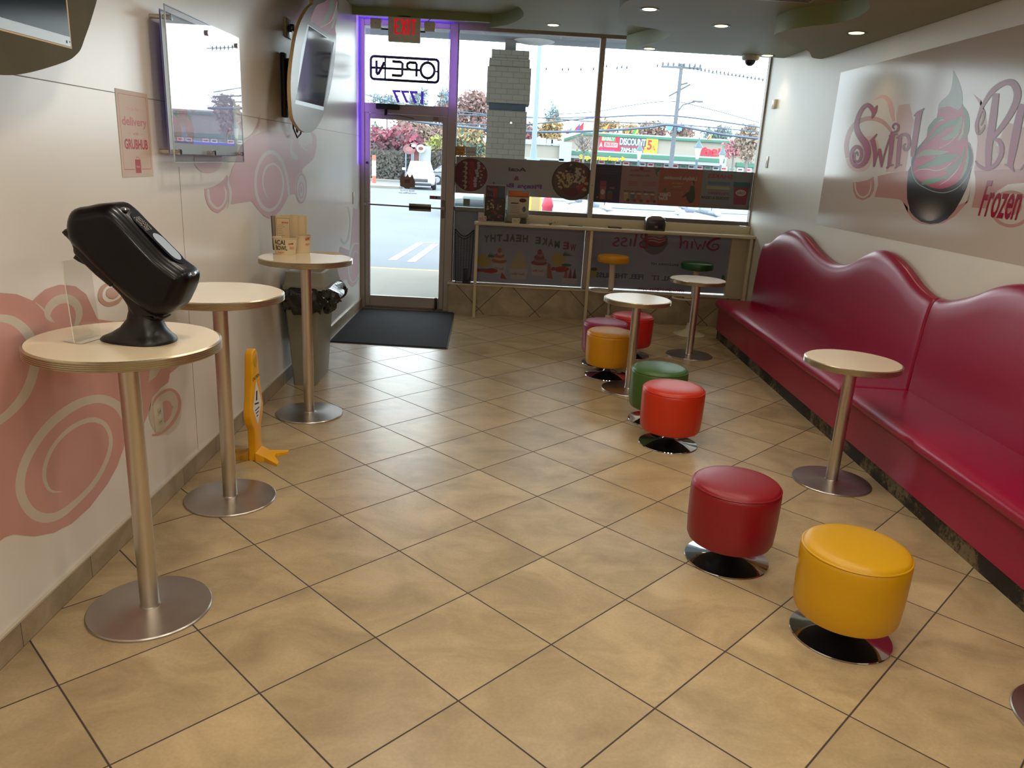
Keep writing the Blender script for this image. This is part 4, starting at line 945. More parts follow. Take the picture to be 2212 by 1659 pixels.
swirl = [(1370, 285), (1400, 340), (1450, 450), (1480, 580), (1478, 690), (1530, 760), (1562, 850), (1565, 950), (1540, 1050), (1548, 1180), (1560, 1320), (1540, 1450), (1480, 1560), (1380, 1650), (1250, 1700), (1120, 1690), (1000, 1630), (910, 1540), (890, 1440), (925, 1320), (985, 1200), (1050, 1080), (1066, 980), (1105, 915), (1172, 850), (1190, 740), (1202, 680), (1255, 630), (1325, 560), (1360, 430)]
a.poly(swirl, RM_, 8, px=True, smooth=2)
a.poly([(1370, 285), (1400, 340), (1450, 450), (1480, 580), (1475, 700), (1430, 760), (1330, 720), (1240, 730), (1195, 760), (1202, 680), (1255, 630), (1325, 560), (1360, 430)], RTIP, 9, px=True, smooth=2)  # pale tip: the window's reflection painted into the print
for g_, mt_ in (([(1066, 980), (1105, 915), (1172, 850), (1250, 860), (1150, 930), (1100, 1010), (1064, 1060)], RG), ([(1000, 1200), (1080, 1090), (1200, 960), (1320, 890), (1430, 860), (1460, 840), (1440, 930), (1330, 960), (1200, 1040), (1090, 1120)], RG),
                ([(1430, 900), (1475, 830), (1470, 960), (1400, 1080), (1280, 1120), (1230, 1100), (1330, 1040)], RGL), ([(1470, 700), (1530, 760), (1562, 850), (1565, 980), (1540, 1060), (1500, 1120), (1520, 950), (1510, 830)], RG), ([(1420, 1130), (1480, 1000), (1500, 850), (1510, 980), (1480, 1090)], RGL),
                ([(930, 1330), (1000, 1250), (1090, 1230), (1200, 1245), (1320, 1255), (1230, 1290), (1120, 1300), (1010, 1310)], RGL), ([(905, 1450), (1000, 1420), (1100, 1370), (1180, 1310), (1290, 1290), (1430, 1290), (1340, 1370), (1200, 1420), (1050, 1450)], RG),
                ([(1260, 1470), (1380, 1400), (1470, 1280), (1510, 1200), (1500, 1330), (1430, 1450), (1320, 1560), (1240, 1600), (1180, 1590), (1300, 1520)], ROL), ([(985, 1650), (1050, 1590), (1150, 1570), (1265, 1570), (1190, 1620), (1080, 1650)], RG), ([(1545, 1200), (1560, 1320), (1530, 1480), (1450, 1600), (1500, 1450), (1530, 1320)], RGL)):
    a.poly(g_, mt_, 10, px=True, smooth=3)
for st_ in ([(900, 1510, 4), (960, 1475, 10), (1060, 1470, 9), (1170, 1485, 8), (1260, 1460, 8), (1350, 1390, 3)], [(1210, 1215, 3), (1300, 1170, 8), (1400, 1080, 8), (1450, 1010, 3)], [(1200, 1660, 3), (1300, 1600, 10), (1400, 1500, 10), (1480, 1380, 3)], [(1420, 1140, 3), (1470, 1050, 12), (1490, 960, 10), (1495, 880, 3)], [(1180, 900, 3), (1230, 880, 9), (1260, 880, 3)]):
    a.stroke(st_, RPL2, 11, px=True)
LET = [[(395, 862, 6), (418, 810, 34), (402, 748, 48), (350, 703, 42), (290, 740, 40), (240, 830, 46), (216, 930, 52), (226, 1010, 62), (268, 1090, 72), (325, 1170, 80), (348, 1260, 72), (330, 1350, 58), (280, 1415, 46), (220, 1432, 42), (172, 1396, 40), (153, 1320, 36), (168, 1240, 36), (216, 1200, 36), (264, 1232, 34), (274, 1300, 30), (250, 1368, 28), (210, 1378, 24), (186, 1340, 22), (196, 1282, 18), (224, 1268, 14), (232, 1312, 6)],
       [(464, 706, 4), (430, 780, 44), (396, 862, 6)],
       [(372, 1138, 6), (415, 1100, 20), (460, 1046, 6)], [(405, 1120, 52), (435, 1280, 40), (420, 1442, 10)], [(420, 1442, 10), (455, 1320, 14), (495, 1225, 20)], [(488, 1225, 30), (505, 1340, 34), (512, 1444, 10)], [(512, 1444, 10), (560, 1250, 14), (640, 1020, 18)],
       [(635, 1035, 16), (700, 1010, 20), (715, 950, 18), (680, 925, 16), (648, 960, 14), (670, 990, 6)],
       [(645, 1060, 50), (625, 1240, 42), (602, 1430, 34)], [(572, 1462, 6), (605, 1425, 20), (660, 1418, 6)], [(600, 1070, 6), (650, 1058, 20), (712, 1048, 6)],
       [(735, 1085, 40), (718, 1250, 44), (702, 1430, 34)], [(692, 1100, 8), (760, 1056, 26), (820, 1064, 32), (845, 1130, 30), (830, 1218, 28), (790, 1238, 20), (776, 1190, 16), (802, 1162, 8)], [(672, 1462, 6), (706, 1425, 20), (762, 1418, 6)],
       [(990, 770, 26), (955, 850, 62), (930, 1000, 62), (900, 1200, 58), (885, 1320, 40)], [(904, 834, 6), (955, 790, 22), (1026, 744, 5)],
       [(1885, 560, 66), (1842, 900, 84), (1798, 1200, 76), (1788, 1460, 56)], [(1700, 945, 8), (1728, 880, 14), (1742, 800, 20), (1722, 765, 18), (1685, 820, 26), (1652, 930, 34), (1668, 1038, 36), (1720, 1000, 24), (1748, 940, 6)],
       [(1662, 850, 8), (1740, 680, 34), (1850, 525, 54), (1980, 440, 56), (2080, 440, 76), (2135, 530, 84), (2128, 650, 76), (2060, 800, 66), (1960, 950, 56), (1850, 1090, 44)],
       [(1850, 1110, 16), (1918, 1130, 42), (1952, 1220, 50), (1930, 1330, 48), (1860, 1430, 42), (1760, 1465, 36), (1680, 1430, 26), (1636, 1368, 5)],
       [(2200, 690, 66), (2150, 900, 88), (2092, 1200, 84), (2045, 1440, 62)], [(1985, 1415, 6), (2050, 1425, 44), (2098, 1500, 6)],
       [(2420, 900, 60), (2360, 1150, 70), (2300, 1430, 60)], [(2170, 1480, 6), (2260, 1400, 30), (2330, 1480, 6)]]
a.survey(*SA)
for s_ in LET: a.stroke(s_, ROL, 12, px=True, grow=6)
for s_ in LET: a.stroke(s_, RMD, 13, px=True)
a.survey(*SB)
p, q = a.c((1738, 800)), a.c((2190, 610))
a.text('Frozen', p[0], p[1], q[0], p[1] + .205, RRED, 12, bold=.012, shear=.05)
a.mb.build('vinyl_sheet', t, smooth=False)
# small things on the right wall
t = thing('thermostat', 'small ivory box on the right wall near the window, upper one', 'thermostat', (XR, 5.70, 2.40))
mb = MB(); mb.box((XR - .028, 5.655, 2.39), (XR - .0005, 5.745, 2.48), PLATE, bev=.004); mb.build('housing', t)
mb = MB(); mb.box((XR - .030, 5.69, 2.40), (XR - .027, 5.71, 2.43), ALU_D); mb.build('sensor_slot', t)
t = thing('light_switch', 'slim ivory switch plate on the right wall below the thermostat', 'switch', (XR, 5.70, 1.8))
mb = MB(); mb.box((XR - .007, 5.665, 1.79), (XR - .0005, 5.735, 1.91), PLATE, bev=.003); mb.build('cover_plate', t)
mb = MB(); mb.box((XR - .010, 5.69, 1.83), (XR - .006, 5.71, 1.87), pm('ivory_insert', (190, 182, 160), .3), bev=.002); mb.build('rocker', t)
# ================================================================== WINDOW BANNERS (printed to be read from the street, so mirrored here)
YG = 6.048
def wart(y=YG): return Art((0, y, 0), (1, 0, 0), (0, 0, 1), (0, -1, 0), .0003)
BN = pm('backlit_banner_grey', (150, 146, 144), .55, var=.03, vscale=3, trans=.18)
BNL = pm('backlit_lower_banner', (140, 142, 154), .55, var=.03, vscale=3, trans=.15)
def ink(n, rgb): return pm('ink_' + n, rgb, .55, trans=.07)
K_ = ink('charcoal', (66, 64, 64)); KR = ink('wine', (128, 58, 76)); KP = ink('purple', (112, 62, 110)); KG = ink('moss', (84, 88, 78)); KCR = ink('oat', (158, 146, 122)); KBR = ink('brown', (92, 66, 62)); KBW = ink('plum_bowl', (92, 44, 56)); KRD = ink('brick_red', (142, 50, 50)); KWH = ink('pale', (158, 154, 152)); KYL = ink('mustard', (154, 138, 84)); KOR = ink('burnt_orange', (140, 84, 72)); KPK = ink('dull_rose', (134, 106, 104)); KNV = ink('navy', (50, 50, 66)); KGN = ink('leaf', (70, 90, 70)); KBL = ink('dull_blue', (80, 100, 122)); KTL = ink('teal', (58, 88, 92))
def sheet(a, x0, z0, x1, z1, mat, t=.0004):
    a.mb.box((x0, YG, z0), (x1, YG + t, z1), mat)
# upper left banner
t = thing('window_banner', 'grey window banner with two fruit bowls and mirrored Acai & Pitaya lettering, left pane', 'banner', (.91, YG, 1.33))
a = wart(); sheet(a, .168, 1.345, 1.664, 1.742, BN); a.survey(960, 330, 6.703, 'y', YG)
a.ell(.33, 1.545, .205, .190, KWH, 1, n=40); a.ell(.335, 1.548, .190, .178, KBW, 2, n=40)
for k in range(6): a.stroke([(.245 + .012 * (k % 2), 1.68 - .05 * k, .010), (.285, 1.672 - .05 * k, .026), (.275, 1.64 - .05 * k, .010)], KCR, 4)
for k in range(6): a.ell(.345 + .01 * (k % 2), 1.67 - .052 * k, .030, .028, KRD, 4, n=12, wob=.1)
for k in range(10): a.ell(.41 + random.uniform(-.022, .022), 1.68 - .028 * k, .020, .016, KWH, 5, n=9, wob=.25)
for k in range(18): a.ell(.46 + random.uniform(-.02, .03), 1.65 - .012 * k, .014, .010, [KBR, KRD, KCR][k % 3], 4, n=8, wob=.3)
a.ell(1.48, 1.54, .235, .212, K_, 1, n=44); a.ell(1.485, 1.548, .215, .195, KBR, 2, n=44)
for k in range(90):
    an, rr_ = random.uniform(PI * .55, PI * 1.35), random.uniform(.02, .19); x, z = 1.485 + rr_ * math.cos(an), 1.55 + rr_ * math.sin(an) * .9
    if z > 1.42: a.ell(x, z, .017, .012, [KCR, KYL, KBR, KCR][k % 4], 3 + k % 3, n=8, wob=.3, rot=k)
for k in range(16): a.ell(1.46 + random.uniform(-.05, .04), 1.68 + random.uniform(-.06, .04), .018, .017, [KNV, K_][k % 2], 6, n=10)
for k in range(22): a.ell(1.55 + random.uniform(-.05, .07), 1.62 + random.uniform(-.10, .06), .024, .012, [KCR, KWH][k % 2], 6, n=10, wob=.2, rot=k)
for k in range(12): a.ell(1.58 + random.uniform(-.05, .06), 1.50 + random.uniform(-.07, .06), .024, .020, [KRD, KR, KCR][k % 3], 7, n=10, wob=.2)
a.poly([(1.36, 1.46), (1.52, 1.47), (1.56, 1.40), (1.50, 1.37), (1.40, 1.39)], KBW, 6)
p, q = a.c((1185, 275)), a.c((930, 205)); a.text('Acai', p[0], p[1], q[0], q[1], K_, 2, bold=.03)
p, q = a.c((1078, 400)), a.c((1000, 335)); a.text('&', p[0], p[1], q[0], q[1], KR, 2, bold=.03)
p, q = a.c((1405, 545)), a.c((640, 465)); z_ = p[1]; a.text('Pitaya Bowls', p[0], z_, q[0], z_ + .062, KP, 2, bold=.03)
a.mb.build('banner_sheet', t, smooth=False)
# upper right banner with four panels
t = thing('window_banner', 'window banner of four dull coloured drink panels, mirrored, in the right pane', 'banner', (2.6, YG, 1.32))
PA = []
edges = [1.726, 2.02, 2.45, 2.935, 3.502]
for x0, x1, mt, nm in zip(edges, edges[1:], (KNV, KPK, KOR, pm('backlit_panel_grey', (112, 116, 118), .55, trans=.12)), 'abcd'):
    a = wart(); a.mb.box((x0, YG, 1.325), (x1, YG + .0004, 1.738), mt); PA.append(a)
a = PA[0]
a.poly([(1.86, 1.56), (1.79, 1.56), (1.80, 1.36), (1.86, 1.36)], KOR, 1); a.poly([(1.79, 1.56), (1.86, 1.56), (1.858, 1.50), (1.792, 1.50)], KR, 2); a.ell(1.826, 1.44, .022, .030, KWH, 3); a.ell(1.91, 1.43, .030, .030, KTL, 2); a.poly([(1.88, 1.43), (1.94, 1.43), (1.935, 1.36), (1.885, 1.36)], KBR, 1)
a.ell(1.93, 1.49, .03, .012, KP, 2); a.ell(1.77, 1.38, .012, .012, KOR, 2)
for z in (1.69, 1.665, 1.64): a.rect(1.76, z, 1.98, z + .006, ink('slate', (64, 66, 84)), 1)
a.mb.build('banner_panel', t, smooth=False)
a = PA[1]
a.text('Swirl Bliss', 2.35, 1.68, 2.13, 1.705, KR, 1, shear=.1); a.ell(2.24, 1.715, .022, .02, KR, 1); a.text('Fro Collection', 2.34, 1.63, 2.12, 1.655, KBR, 1, shear=.1)
for k in range(3):
    a.rect(2.10, 1.565 - .018 * k, 2.20 + .01 * k, 1.569 - .018 * k, KR, 1); a.rect(2.27, 1.57 - .018 * k, 2.42, 1.574 - .018 * k, KR, 1)
a.text('CHOOSE YOUR FLAVOR', 2.41, 1.455, 2.06, 1.472, K_, 1, bold=.05)
for k, mt in enumerate((KYL, KBL, KOR, KPK, KOR)):
    x = 2.09 + .075 * k; a.poly([(x - .026, 1.44), (x + .026, 1.44), (x + .02, 1.36), (x - .02, 1.36)], mt, 2); a.ell(x, 1.44, .026, .008, KWH, 3); a.ell(x + .03, 1.365, .02, .018, KRD if k % 2 else KBR, 3, n=10)
a.stroke([(2.44, 1.73, .03), (2.41, 1.68, .02), (2.43, 1.64, .004)], KGN, 2); a.stroke([(2.44, 1.71, .03), (2.38, 1.71, .004)], KGN, 2)
a.mb.build('banner_panel', t, smooth=False)
a = PA[2]
a.text('LifeStyle Smoothies', 2.87, 1.605, 2.50, 1.655, KWH, 1, bold=.02); a.text('Dragon Fruit', 2.72, 1.565, 2.60, 1.585, KYL, 1); a.text('Mango', 2.70, 1.53, 2.61, 1.55, KYL, 1); a.text('Tropical Greens', 2.73, 1.495, 2.58, 1.51, K_, 1)
a.text('Detox', 2.60, 1.43, 2.47, 1.475, KWH, 1, bold=.04, shear=.1); a.text('Kiwi', 2.57, 1.385, 2.47, 1.43, KWH, 1, bold=.04, shear=.1); a.ell(2.53, 1.50, .012, .025, KGN, 2, rot=.3); a.ell(2.51, 1.49, .008, .02, KGN, 2, rot=-.3)
# printed seated figure
SKN = ink('skin_tone', (140, 98, 84)); DG_ = ink('dark_green_cloth', (62, 66, 58))
a.poly([(2.81, 1.56), (2.85, 1.555), (2.865, 1.50), (2.875, 1.43), (2.86, 1.38), (2.82, 1.365), (2.79, 1.40), (2.77, 1.44), (2.725, 1.42), (2.73, 1.435), (2.77, 1.475), (2.80, 1.50)], DG_, 1); a.ell(2.825, 1.585, .017, .022, SKN, 2); a.poly([(2.815, 1.615), (2.85, 1.61), (2.852, 1.56), (2.84, 1.58), (2.83, 1.60)], K_, 3); a.poly([(2.725, 1.44), (2.735, 1.455), (2.715, 1.50), (2.708, 1.495)], SKN, 2)
a.mb.build('banner_panel', t, smooth=False)
a = PA[3]
a.text('SHAKES', 3.27, 1.655, 2.99, 1.70, KRD, 1, bold=.03); a.rect(3.00, 1.585, 3.25, 1.618, KBL, 1); a.rect(2.99, 1.535, 3.25, 1.568, pm('ink_pale_yellow', (136, 132, 100), .55), 1)
a.text('STRAWBERRY', 3.25, 1.475, 3.01, 1.505, KR, 1, bold=.03); a.text('COOKIES & CREAM', 3.26, 1.425, 2.945, 1.457, K_, 1, bold=.04)
a.poly([(3.30, 1.57), (3.47, 1.57), (3.455, 1.38), (3.315, 1.38)], KR, 1); a.rect(3.29, 1.57, 3.48, 1.625, KTL, 1); a.ell(3.385, 1.51, .06, .035, KWH, 2); a.text('Coffee', 3.43, 1.495, 3.34, 1.525, KRD, 3)
a.rect(2.94, 1.33, 3.5, 1.37, ink('warm_grey', (112, 106, 100)), 1)
a.mb.build('banner_panel', t, smooth=False)
# lower left banner
t = thing('window_banner', 'blue-grey window banner with arched mirrored WE MAKE HEALTHY above pictured desserts', 'banner', (.9, YG, .37))
a = wart(); sheet(a, .168, .3535, 1.664, 1.148, BNL); a.survey(960, 460, 6.703, 'y', YG)
def arch(s, xr, xl, za, zb, rise, h, mat):
    """letters set one by one on an arch, mirrored"""
    n = len(s)
    for i, ch in enumerate(s):
        if ch == ' ': continue
        f0 = i / n; f1 = (i + .82) / n; fm = (f0 + f1) / 2
        x0, x1 = xr + (xl - xr) * f0, xr + (xl - xr) * f1
        z = za + (zb - za) * fm + rise * (1 - (2 * fm - 1) ** 2)
        if ch == 'I': m_ = (x0 + x1) / 2; x0, x1 = m_ + .012, m_ - .012
        a.text(ch, x0, z, x1, z + h, mat, 2, bold=.045)
arch('WE', 1.575, 1.41, .755, .79, .0, .082, KR)
arch('MAKE HEALTHY', 1.385, .50, .785, .805, .04, .082, KG)
cups = [(.52, .60, KYL), (.70, .66, KOR), (.93, .60, KCR), (1.16, .66, KR), (1.38, .66, KYL), (1.55, .56, KR)]
for k, (x, z, mt) in enumerate(cups):
    if k in (1, 2, 3):
        s_ = (1.0, 1.25, 1.05)[k - 1]; zb = .47 - (.05 if k == 2 else 0)
        a.poly([(x - .09 * s_, zb + .11), (x + .09 * s_, zb + .11), (x + .065 * s_, zb - .01), (x - .065 * s_, zb - .01)], KWH, 2); a.text('Swirl Bliss', x + .06 * s_, zb + .035, x - .06 * s_, zb + .065, KR, 3, shear=.1)
        for j in range(5): a.ell(x + .01 * (j % 2), zb + .14 + .030 * j * s_, (.088 - .016 * j) * s_, .028 * s_, mt if j % 2 == 0 else (KPK if k == 3 else KCR), 4 + j, n=20)
    elif k in (0, 4):
        a.ell(x, z, .085, .075, mt, 2, n=16, wob=.06)
        for j in range(6): a.stroke([(x + .05, z + .05, .016), (x + .08 + .02 * j, z + .11 - .012 * j, .003)], KGN, 2)
        for j in range(5): a.ell(x - .05 + .035 * j, z - .11, .026, .022, (KRD, KR, KGN)[j % 3], 3, n=9, wob=.15)
    else:
        for j in range(3): a.poly([(x - .07 + .05 * j - .024, z - .11), (x - .07 + .05 * j + .024, z - .11), (x - .07 + .05 * j, z + .02)], (KOR, KR, KBR)[j], 3)
        a.rect(x - .11, z - .17, x + .07, z - .11, KWH, 3)
a.ell(.60, .49, .085, .03, KRD, 3, n=14, wob=.1); a.poly([(.80, .40), (.72, .41), (.74, .48)], KRD, 3); a.poly([(1.26, .44), (1.33, .43), (1.29, .60), (1.26, .62)], KOR, 3)
a.ell(1.43, .55, .08, .035, KRD, 2, n=14, wob=.15); a.ell(1.48, .60, .06, .018, KGN, 2, n=10)
a.mb.build('banner_sheet', t, smooth=False)
# lower right banner
t = thing('window_banner', 'blue-grey window banner with the mirrored dessert cup logo, behind the two bar stools', 'banner', (2.5, YG, .37))
a = wart(); a.mb.box((1.726, YG, .361), (3.42, YG + .0004, 1.148), BNL); a.survey(1260, 490, 5.821, 'y', YG)
CUPG = ink('cup_grey', (104, 102, 106)); KM = ink('berry', (136, 58, 84))
a.poly([(2.335, .93), (2.62, .93), (2.60, .86), (2.56, .80), (2.48, .77), (2.40, .79), (2.35, .84)], CUPG, 1, smooth=2); a.ell(2.48, .945, .135, .085, K_, 2, n=32); a.ell(2.48, .95, .125, .078, KM, 3, n=32)
for j in range(5): a.ell(2.48, .97 + .03 * j, .115 - .014 * j, .024, (KM, KWH)[j % 2], 4 + j, n=20)
for j in range(3): a.stroke([(2.37, .92 + .03 * j, .004), (2.45, .93 + .03 * j, .014), (2.53, .915 + .03 * j, .012), (2.60, .95 + .02 * j, .003)], KWH, 10)
SW2 = [[(1725, 140, 30), (1640, 160, 34), (1590, 190, 34), (1560, 240, 32), (1600, 285, 26), (1660, 290, 22), (1700, 260, 20), (1690, 225, 16), (1640, 220, 14), (1625, 250, 10), (1650, 265, 5)],
       [(1540, 175, 22), (1520, 230, 20), (1500, 285, 10)], [(1500, 285, 8), (1475, 220, 12)], [(1475, 220, 16), (1455, 250, 16), (1440, 288, 8)], [(1440, 288, 8), (1420, 220, 12), (1390, 150, 12)],
       [(1370, 180, 22), (1362, 275, 20)], [(1310, 185, 20), (1302, 275, 20)], [(1318, 190, 8), (1285, 178, 18), (1262, 195, 18), (1268, 220, 8)], [(1225, 110, 26), (1230, 200, 28), (1215, 272, 22)],
       [(780, 90, 28), (800, 170, 34), (790, 255, 26)], [(830, 240, 6), (790, 258, 22), (730, 250, 26), (715, 210, 22), (760, 170, 14)], [(780, 170, 12), (730, 130, 22), (740, 90, 20)], [(670, 90, 26), (655, 170, 28), (640, 245, 24)],
       [(600, 150, 22), (590, 240, 22)], [(480, 150, 10), (530, 140, 20), (540, 175, 20), (490, 195, 20), (480, 225, 20), (530, 245, 16), (560, 230, 5)], [(385, 150, 10), (430, 138, 20), (445, 170, 20), (400, 195, 20), (378, 222, 20), (420, 243, 16), (455, 225, 5)]]
for s_ in SW2: a.stroke(s_, KM, 2, px=True, n=5)
p, q = a.c((1195, 500)), a.c((845, 460)); a.text('BALDWIN, NY', p[0], p[1], q[0], p[1] + .030, K_, 2, bold=.02)
p, q = a.c((755, 640)), a.c((160, 565)); z_ = q[1] - .062; a.text('FEEL THE BLISS', p[0], z_, q[0], z_ + .058, ink('dull_indigo', (78, 80, 106)), 2, bold=.03)
p, q = a.c((1300, 665)), a.c((865, 600)); z_ = q[1] - .066; a.text('SWIRL IT', p[0], z_, q[0], z_ + .058, KG, 2, bold=.03)
p, q = a.c((1280, 800)), a.c((690, 745)); z_ = q[1] - .045; a.text('www.SwirlBliss.com', p[0], z_, q[0], z_ + .04, KM, 2, bold=.02)
a.ell(3.27, .47, .06, .035, KYL, 2, n=12, wob=.1); a.ell(3.31, .52, .024, .06, KGN, 2, n=12); a.ell(1.79, .52, .05, .055, KYL, 2, n=12, wob=.1); a.ell(1.80, .57, .04, .02, KGN, 2)
a.mb.build('banner_sheet', t, smooth=False)
# little stickers
def sticker(name, label, x0, z0, x1, z1, rgb, txts, y=YG, cat='sticker'):
    a = wart(y); a.mb.box((x0, y, z0), (x1, y + .0003, z1), pm(name + '_' + label[:8], rgb, .6))
    for tx in txts: a.text(*tx)
    o = a.build(name); tag(o, label, cat); return o
sticker('window_sticker', 'orange pick-up here sticker in the lower left corner of the left pane', .166, 1.745, .265, 1.845, (206, 160, 84), [('PICK-UP', .255, 1.80, .175, 1.822, KBR, 1), ('HERE', .24, 1.765, .19, 1.787, KBR, 1)])
sticker('window_sticker', 'white sticker with tiny roof mark right of the orange one', .268, 1.748, .388, 1.845, (190, 190, 186), [('SHOP LOCAL', .375, 1.785, .28, 1.80, K_, 1)])
sticker('window_sticker', 'small square grey sticker in the clear strip left of the brochures', .265, 1.205, .338, 1.285, (112, 114, 106), [])
# house number
a = wart(6.040); VI = pm('violet_number_vinyl', (84, 52, 190), .5, emit=(84, 52, 190), estr=.5)  # emission added to lighten the vinyl, the number is no lamp
a.text('1777', -.205, 2.262, -.548, 2.392, VI, 1, bold=.025); o = a.mb.build('house_number', smooth=False); tag(o, 'violet mirrored number 1777 on the glass above the door', 'number')
# door stickers
a = wart(6.032); TANP = pm('tan_sticker_print', (150, 124, 104), .6); BRP = pm('brown_sticker_print', (116, 84, 70), .6)
a.survey(780, 230, 6.635, 'y', 6.032)
a.poly([(555, 1050), (575, 980), (600, 950), (615, 1000), (640, 1010), (665, 960), (690, 1010), (710, 1010), (730, 965), (750, 1010), (765, 1060), (775, 1080), (770, 1160), (705, 1160), (690, 1178), (630, 1175), (615, 1160), (560, 1140)], TANP, 0, px=True)
a.poly([(620, 1050), (700, 1040), (700, 1100), (625, 1095)], BRP, 1, px=True)
for k, (u0, u1, v) in enumerate(((770, 565, 1225), (795, 540, 1258))):
    p, q = a.c((u0, v)), a.c((u1, v)); a.text(('ORDER WITH US', 'www.SwirlBliss.com')[k], p[0], p[1], q[0], p[1] + .018, pm('grey_sticker_print', (130, 136, 142), .6), 1)
o = a.mb.build('door_sticker', smooth=False); tag(o, 'tan takeout box sticker on the door glass in front of the white car', 'sticker')
a = wart(6.032); a.rect(-.115, 1.262, .010, 1.300, pm('sticker_strip_grey', (150, 148, 144), .5), 0); a.rect(-.105, 1.268, -.06, 1.295, pm('sticker_red', (170, 60, 44), .5), 1); a.rect(-.052, 1.268, -.028, 1.295, K_, 1)
o = a.mb.build('door_sticker', smooth=False); tag(o, 'narrow red and grey card sticker strip beside the door lock', 'sticker')

# ================================================================== NEON OPEN SIGN
NT = pm('unlit_neon_tube', (38, 34, 62), .25, spec=.6); NB = pm('neon_support_bar', (24, 22, 30), .4); NBLU = pm('blue_neon_tube', (40, 40, 190), .3, emit=(50, 50, 255), estr=.25)
t = thing('open_sign', 'unlit neon OPEN sign seen from behind, hanging in the glass above the door', 'sign', (-.4, 5.985, 2.48))
x0, x1, z0, z1, yy, rc = -.765, -.045, 2.485, 2.712, 5.985, .035
pth = []
for cx_, cz_, a0 in ((x1 - rc, z1 - rc, 0), (x0 + rc, z1 - rc, PI / 2), (x0 + rc, z0 + rc, PI), (x1 - rc, z0 + rc, 1.5 * PI)):
    for k in range(6): an = a0 + PI / 2 * k / 5; pth.append((cx_ + rc * math.cos(an), yy, cz_ + rc * math.sin(an)))
mb = MB(); mb.tube(pth, .0145, NT, n=8, closed=True); mb.build('border_tube', t)
zm = 2.600
mb = MB(); mb.tube([(x0, yy + .012, zm), (-.235, yy + .012, zm)], .012, NB, n=8); mb.tube([(-.615, yy + .012, z0), (-.615, yy + .012, z1)], .010, NB, n=8)
mb.tube([(-.16, yy + .012, z1), (-.16, yy + .012, z1 - .035)], .006, NB, n=8); mb.tube([(-.16, yy + .012, z0), (-.16, yy + .012, z0 + .035)], .006, NB, n=8); mb.tube([(-.085, yy + .012, zm - .004), (x1, yy + .012, zm - .004)], .008, NB, n=8); mb.build('support_bars', t)
cxo = -.160
def letter(paths):
    mb = MB()
    for p_, cl in paths: mb.tube([(x, yy - .006, z) for x, z in p_], .0145, NT, n=8, closed=cl)
    mb.build('letter_tube', t)
letter([([(cxo + .073 * math.cos(2 * PI * k / 28), zm + .077 * math.sin(2 * PI * k / 28)) for k in range(28)], True)])
letter([([(-.278, zm - .068), (-.278, zm + .055), (-.285, zm + .068), (-.35, zm + .070), (-.375, zm + .055), (-.380, zm + .03), (-.37, zm + .008), (-.345, zm)], False)])
letter([([(-.535, zm + .070), (-.445, zm + .068), (-.428, zm + .055), (-.430, zm - .055), (-.440, zm - .068), (-.540, zm - .068)], False)])
letter([([(-.705, zm + .07), (-.705, zm - .05), (-.695, zm - .066), (-.683, zm - .06), (-.640, zm + .02), (-.622, zm + .06)], False)])

# ================================================================== EXIT SIGN
t = thing('exit_sign', 'beige emergency EXIT sign with two square lamp heads, hanging above the door', 'sign', (-.37, 5.62, 2.81))
EXB = pm('beige_exit_housing', (216, 213, 200), .5); EXR = pm('exit_red', (214, 8, 34), .5, emit=(230, 0, 30), estr=.55)
mb = MB(); mb.box((-.528, 5.60, 2.815), (-.203, 5.65, 3.050), EXB, bev=.010); mb.build('housing', t)
mb = MB(); mb.box((-.43, 5.60, 3.048), (-.30, 5.64, 3.062), BLACK, bev=.003); mb.build('mounting_canopy', t)
for x in (-.648, -.108):
    mb = MB(); mb.box((x - .055, 5.575, 2.925), (x + .055, 5.64, 3.020), EXB, bev=.012); h_ = mb.build('lamp_head', t)
    mb = MB(); mb.lathe([(.004, 0), (.004, .003)], CHROME, n=12); mb.xf(Matrix.Translation((x, 5.575, 2.975)) @ Matrix.Rotation(PI / 2, 4, 'X')); mb.build('lamp_stud', h_)
mb = MB(); mb.tube([(-.60, 5.62, 2.93), (-.52, 5.625, 2.93)], .008, BLACK); mb.build('lamp_arm', t)
mb = MB(); mb.tube([(-.21, 5.625, 2.925), (-.155, 5.62, 2.925)], .008, BLACK); mb.build('lamp_arm', t)
a = Art((0, 5.5995, 0), (1, 0, 0), (0, 0, 1), (0, -1, 0), .0004)
for i, ch in enumerate('EXIT'):
    xa = (-.464, -.396, -.328, -.300)[i]; xb = (-.412, -.338, -.310, -.244)[i]
    if ch == 'E':
        for r_ in ((xa, 2.886, xa + .016, 3.03), (xa, 3.014, xb, 3.03), (xa, 2.950, xb - .006, 2.966), (xa, 2.886, xb, 2.902)): a.rect(*r_, EXR, 0)
    elif ch == 'X': a.stroke([(xa + .006, 3.03, .017), (xb - .006, 2.886, .017)], EXR, 0, n=0); a.stroke([(xb - .006, 3.03, .017), (xa + .006, 2.886, .017)], EXR, 1, n=0)
    elif ch == 'I': a.rect(xa, 2.886, xb - .001, 3.03, EXR, 0)
    else: a.rect(xa, 3.014, xb, 3.03, EXR, 0); a.rect((xa + xb) / 2 - .008, 2.886, (xa + xb) / 2 + .008, 3.03, EXR, 0)
a.mb.build('exit_lettering', t, smooth=False)
mb = MB(); mb.tube([(-.13, 5.60, 3.02), (-.09, 5.62, 3.06), (-.03, 5.66, 3.085), (.1, 5.7, 3.08), (.2, 5.75, 3.07), (.45, 5.8, 3.08)], .0035, BLACK, n=6)
tag(mb.build('sign_cable'), 'thin black cable running from the exit sign along the window head', 'cable')
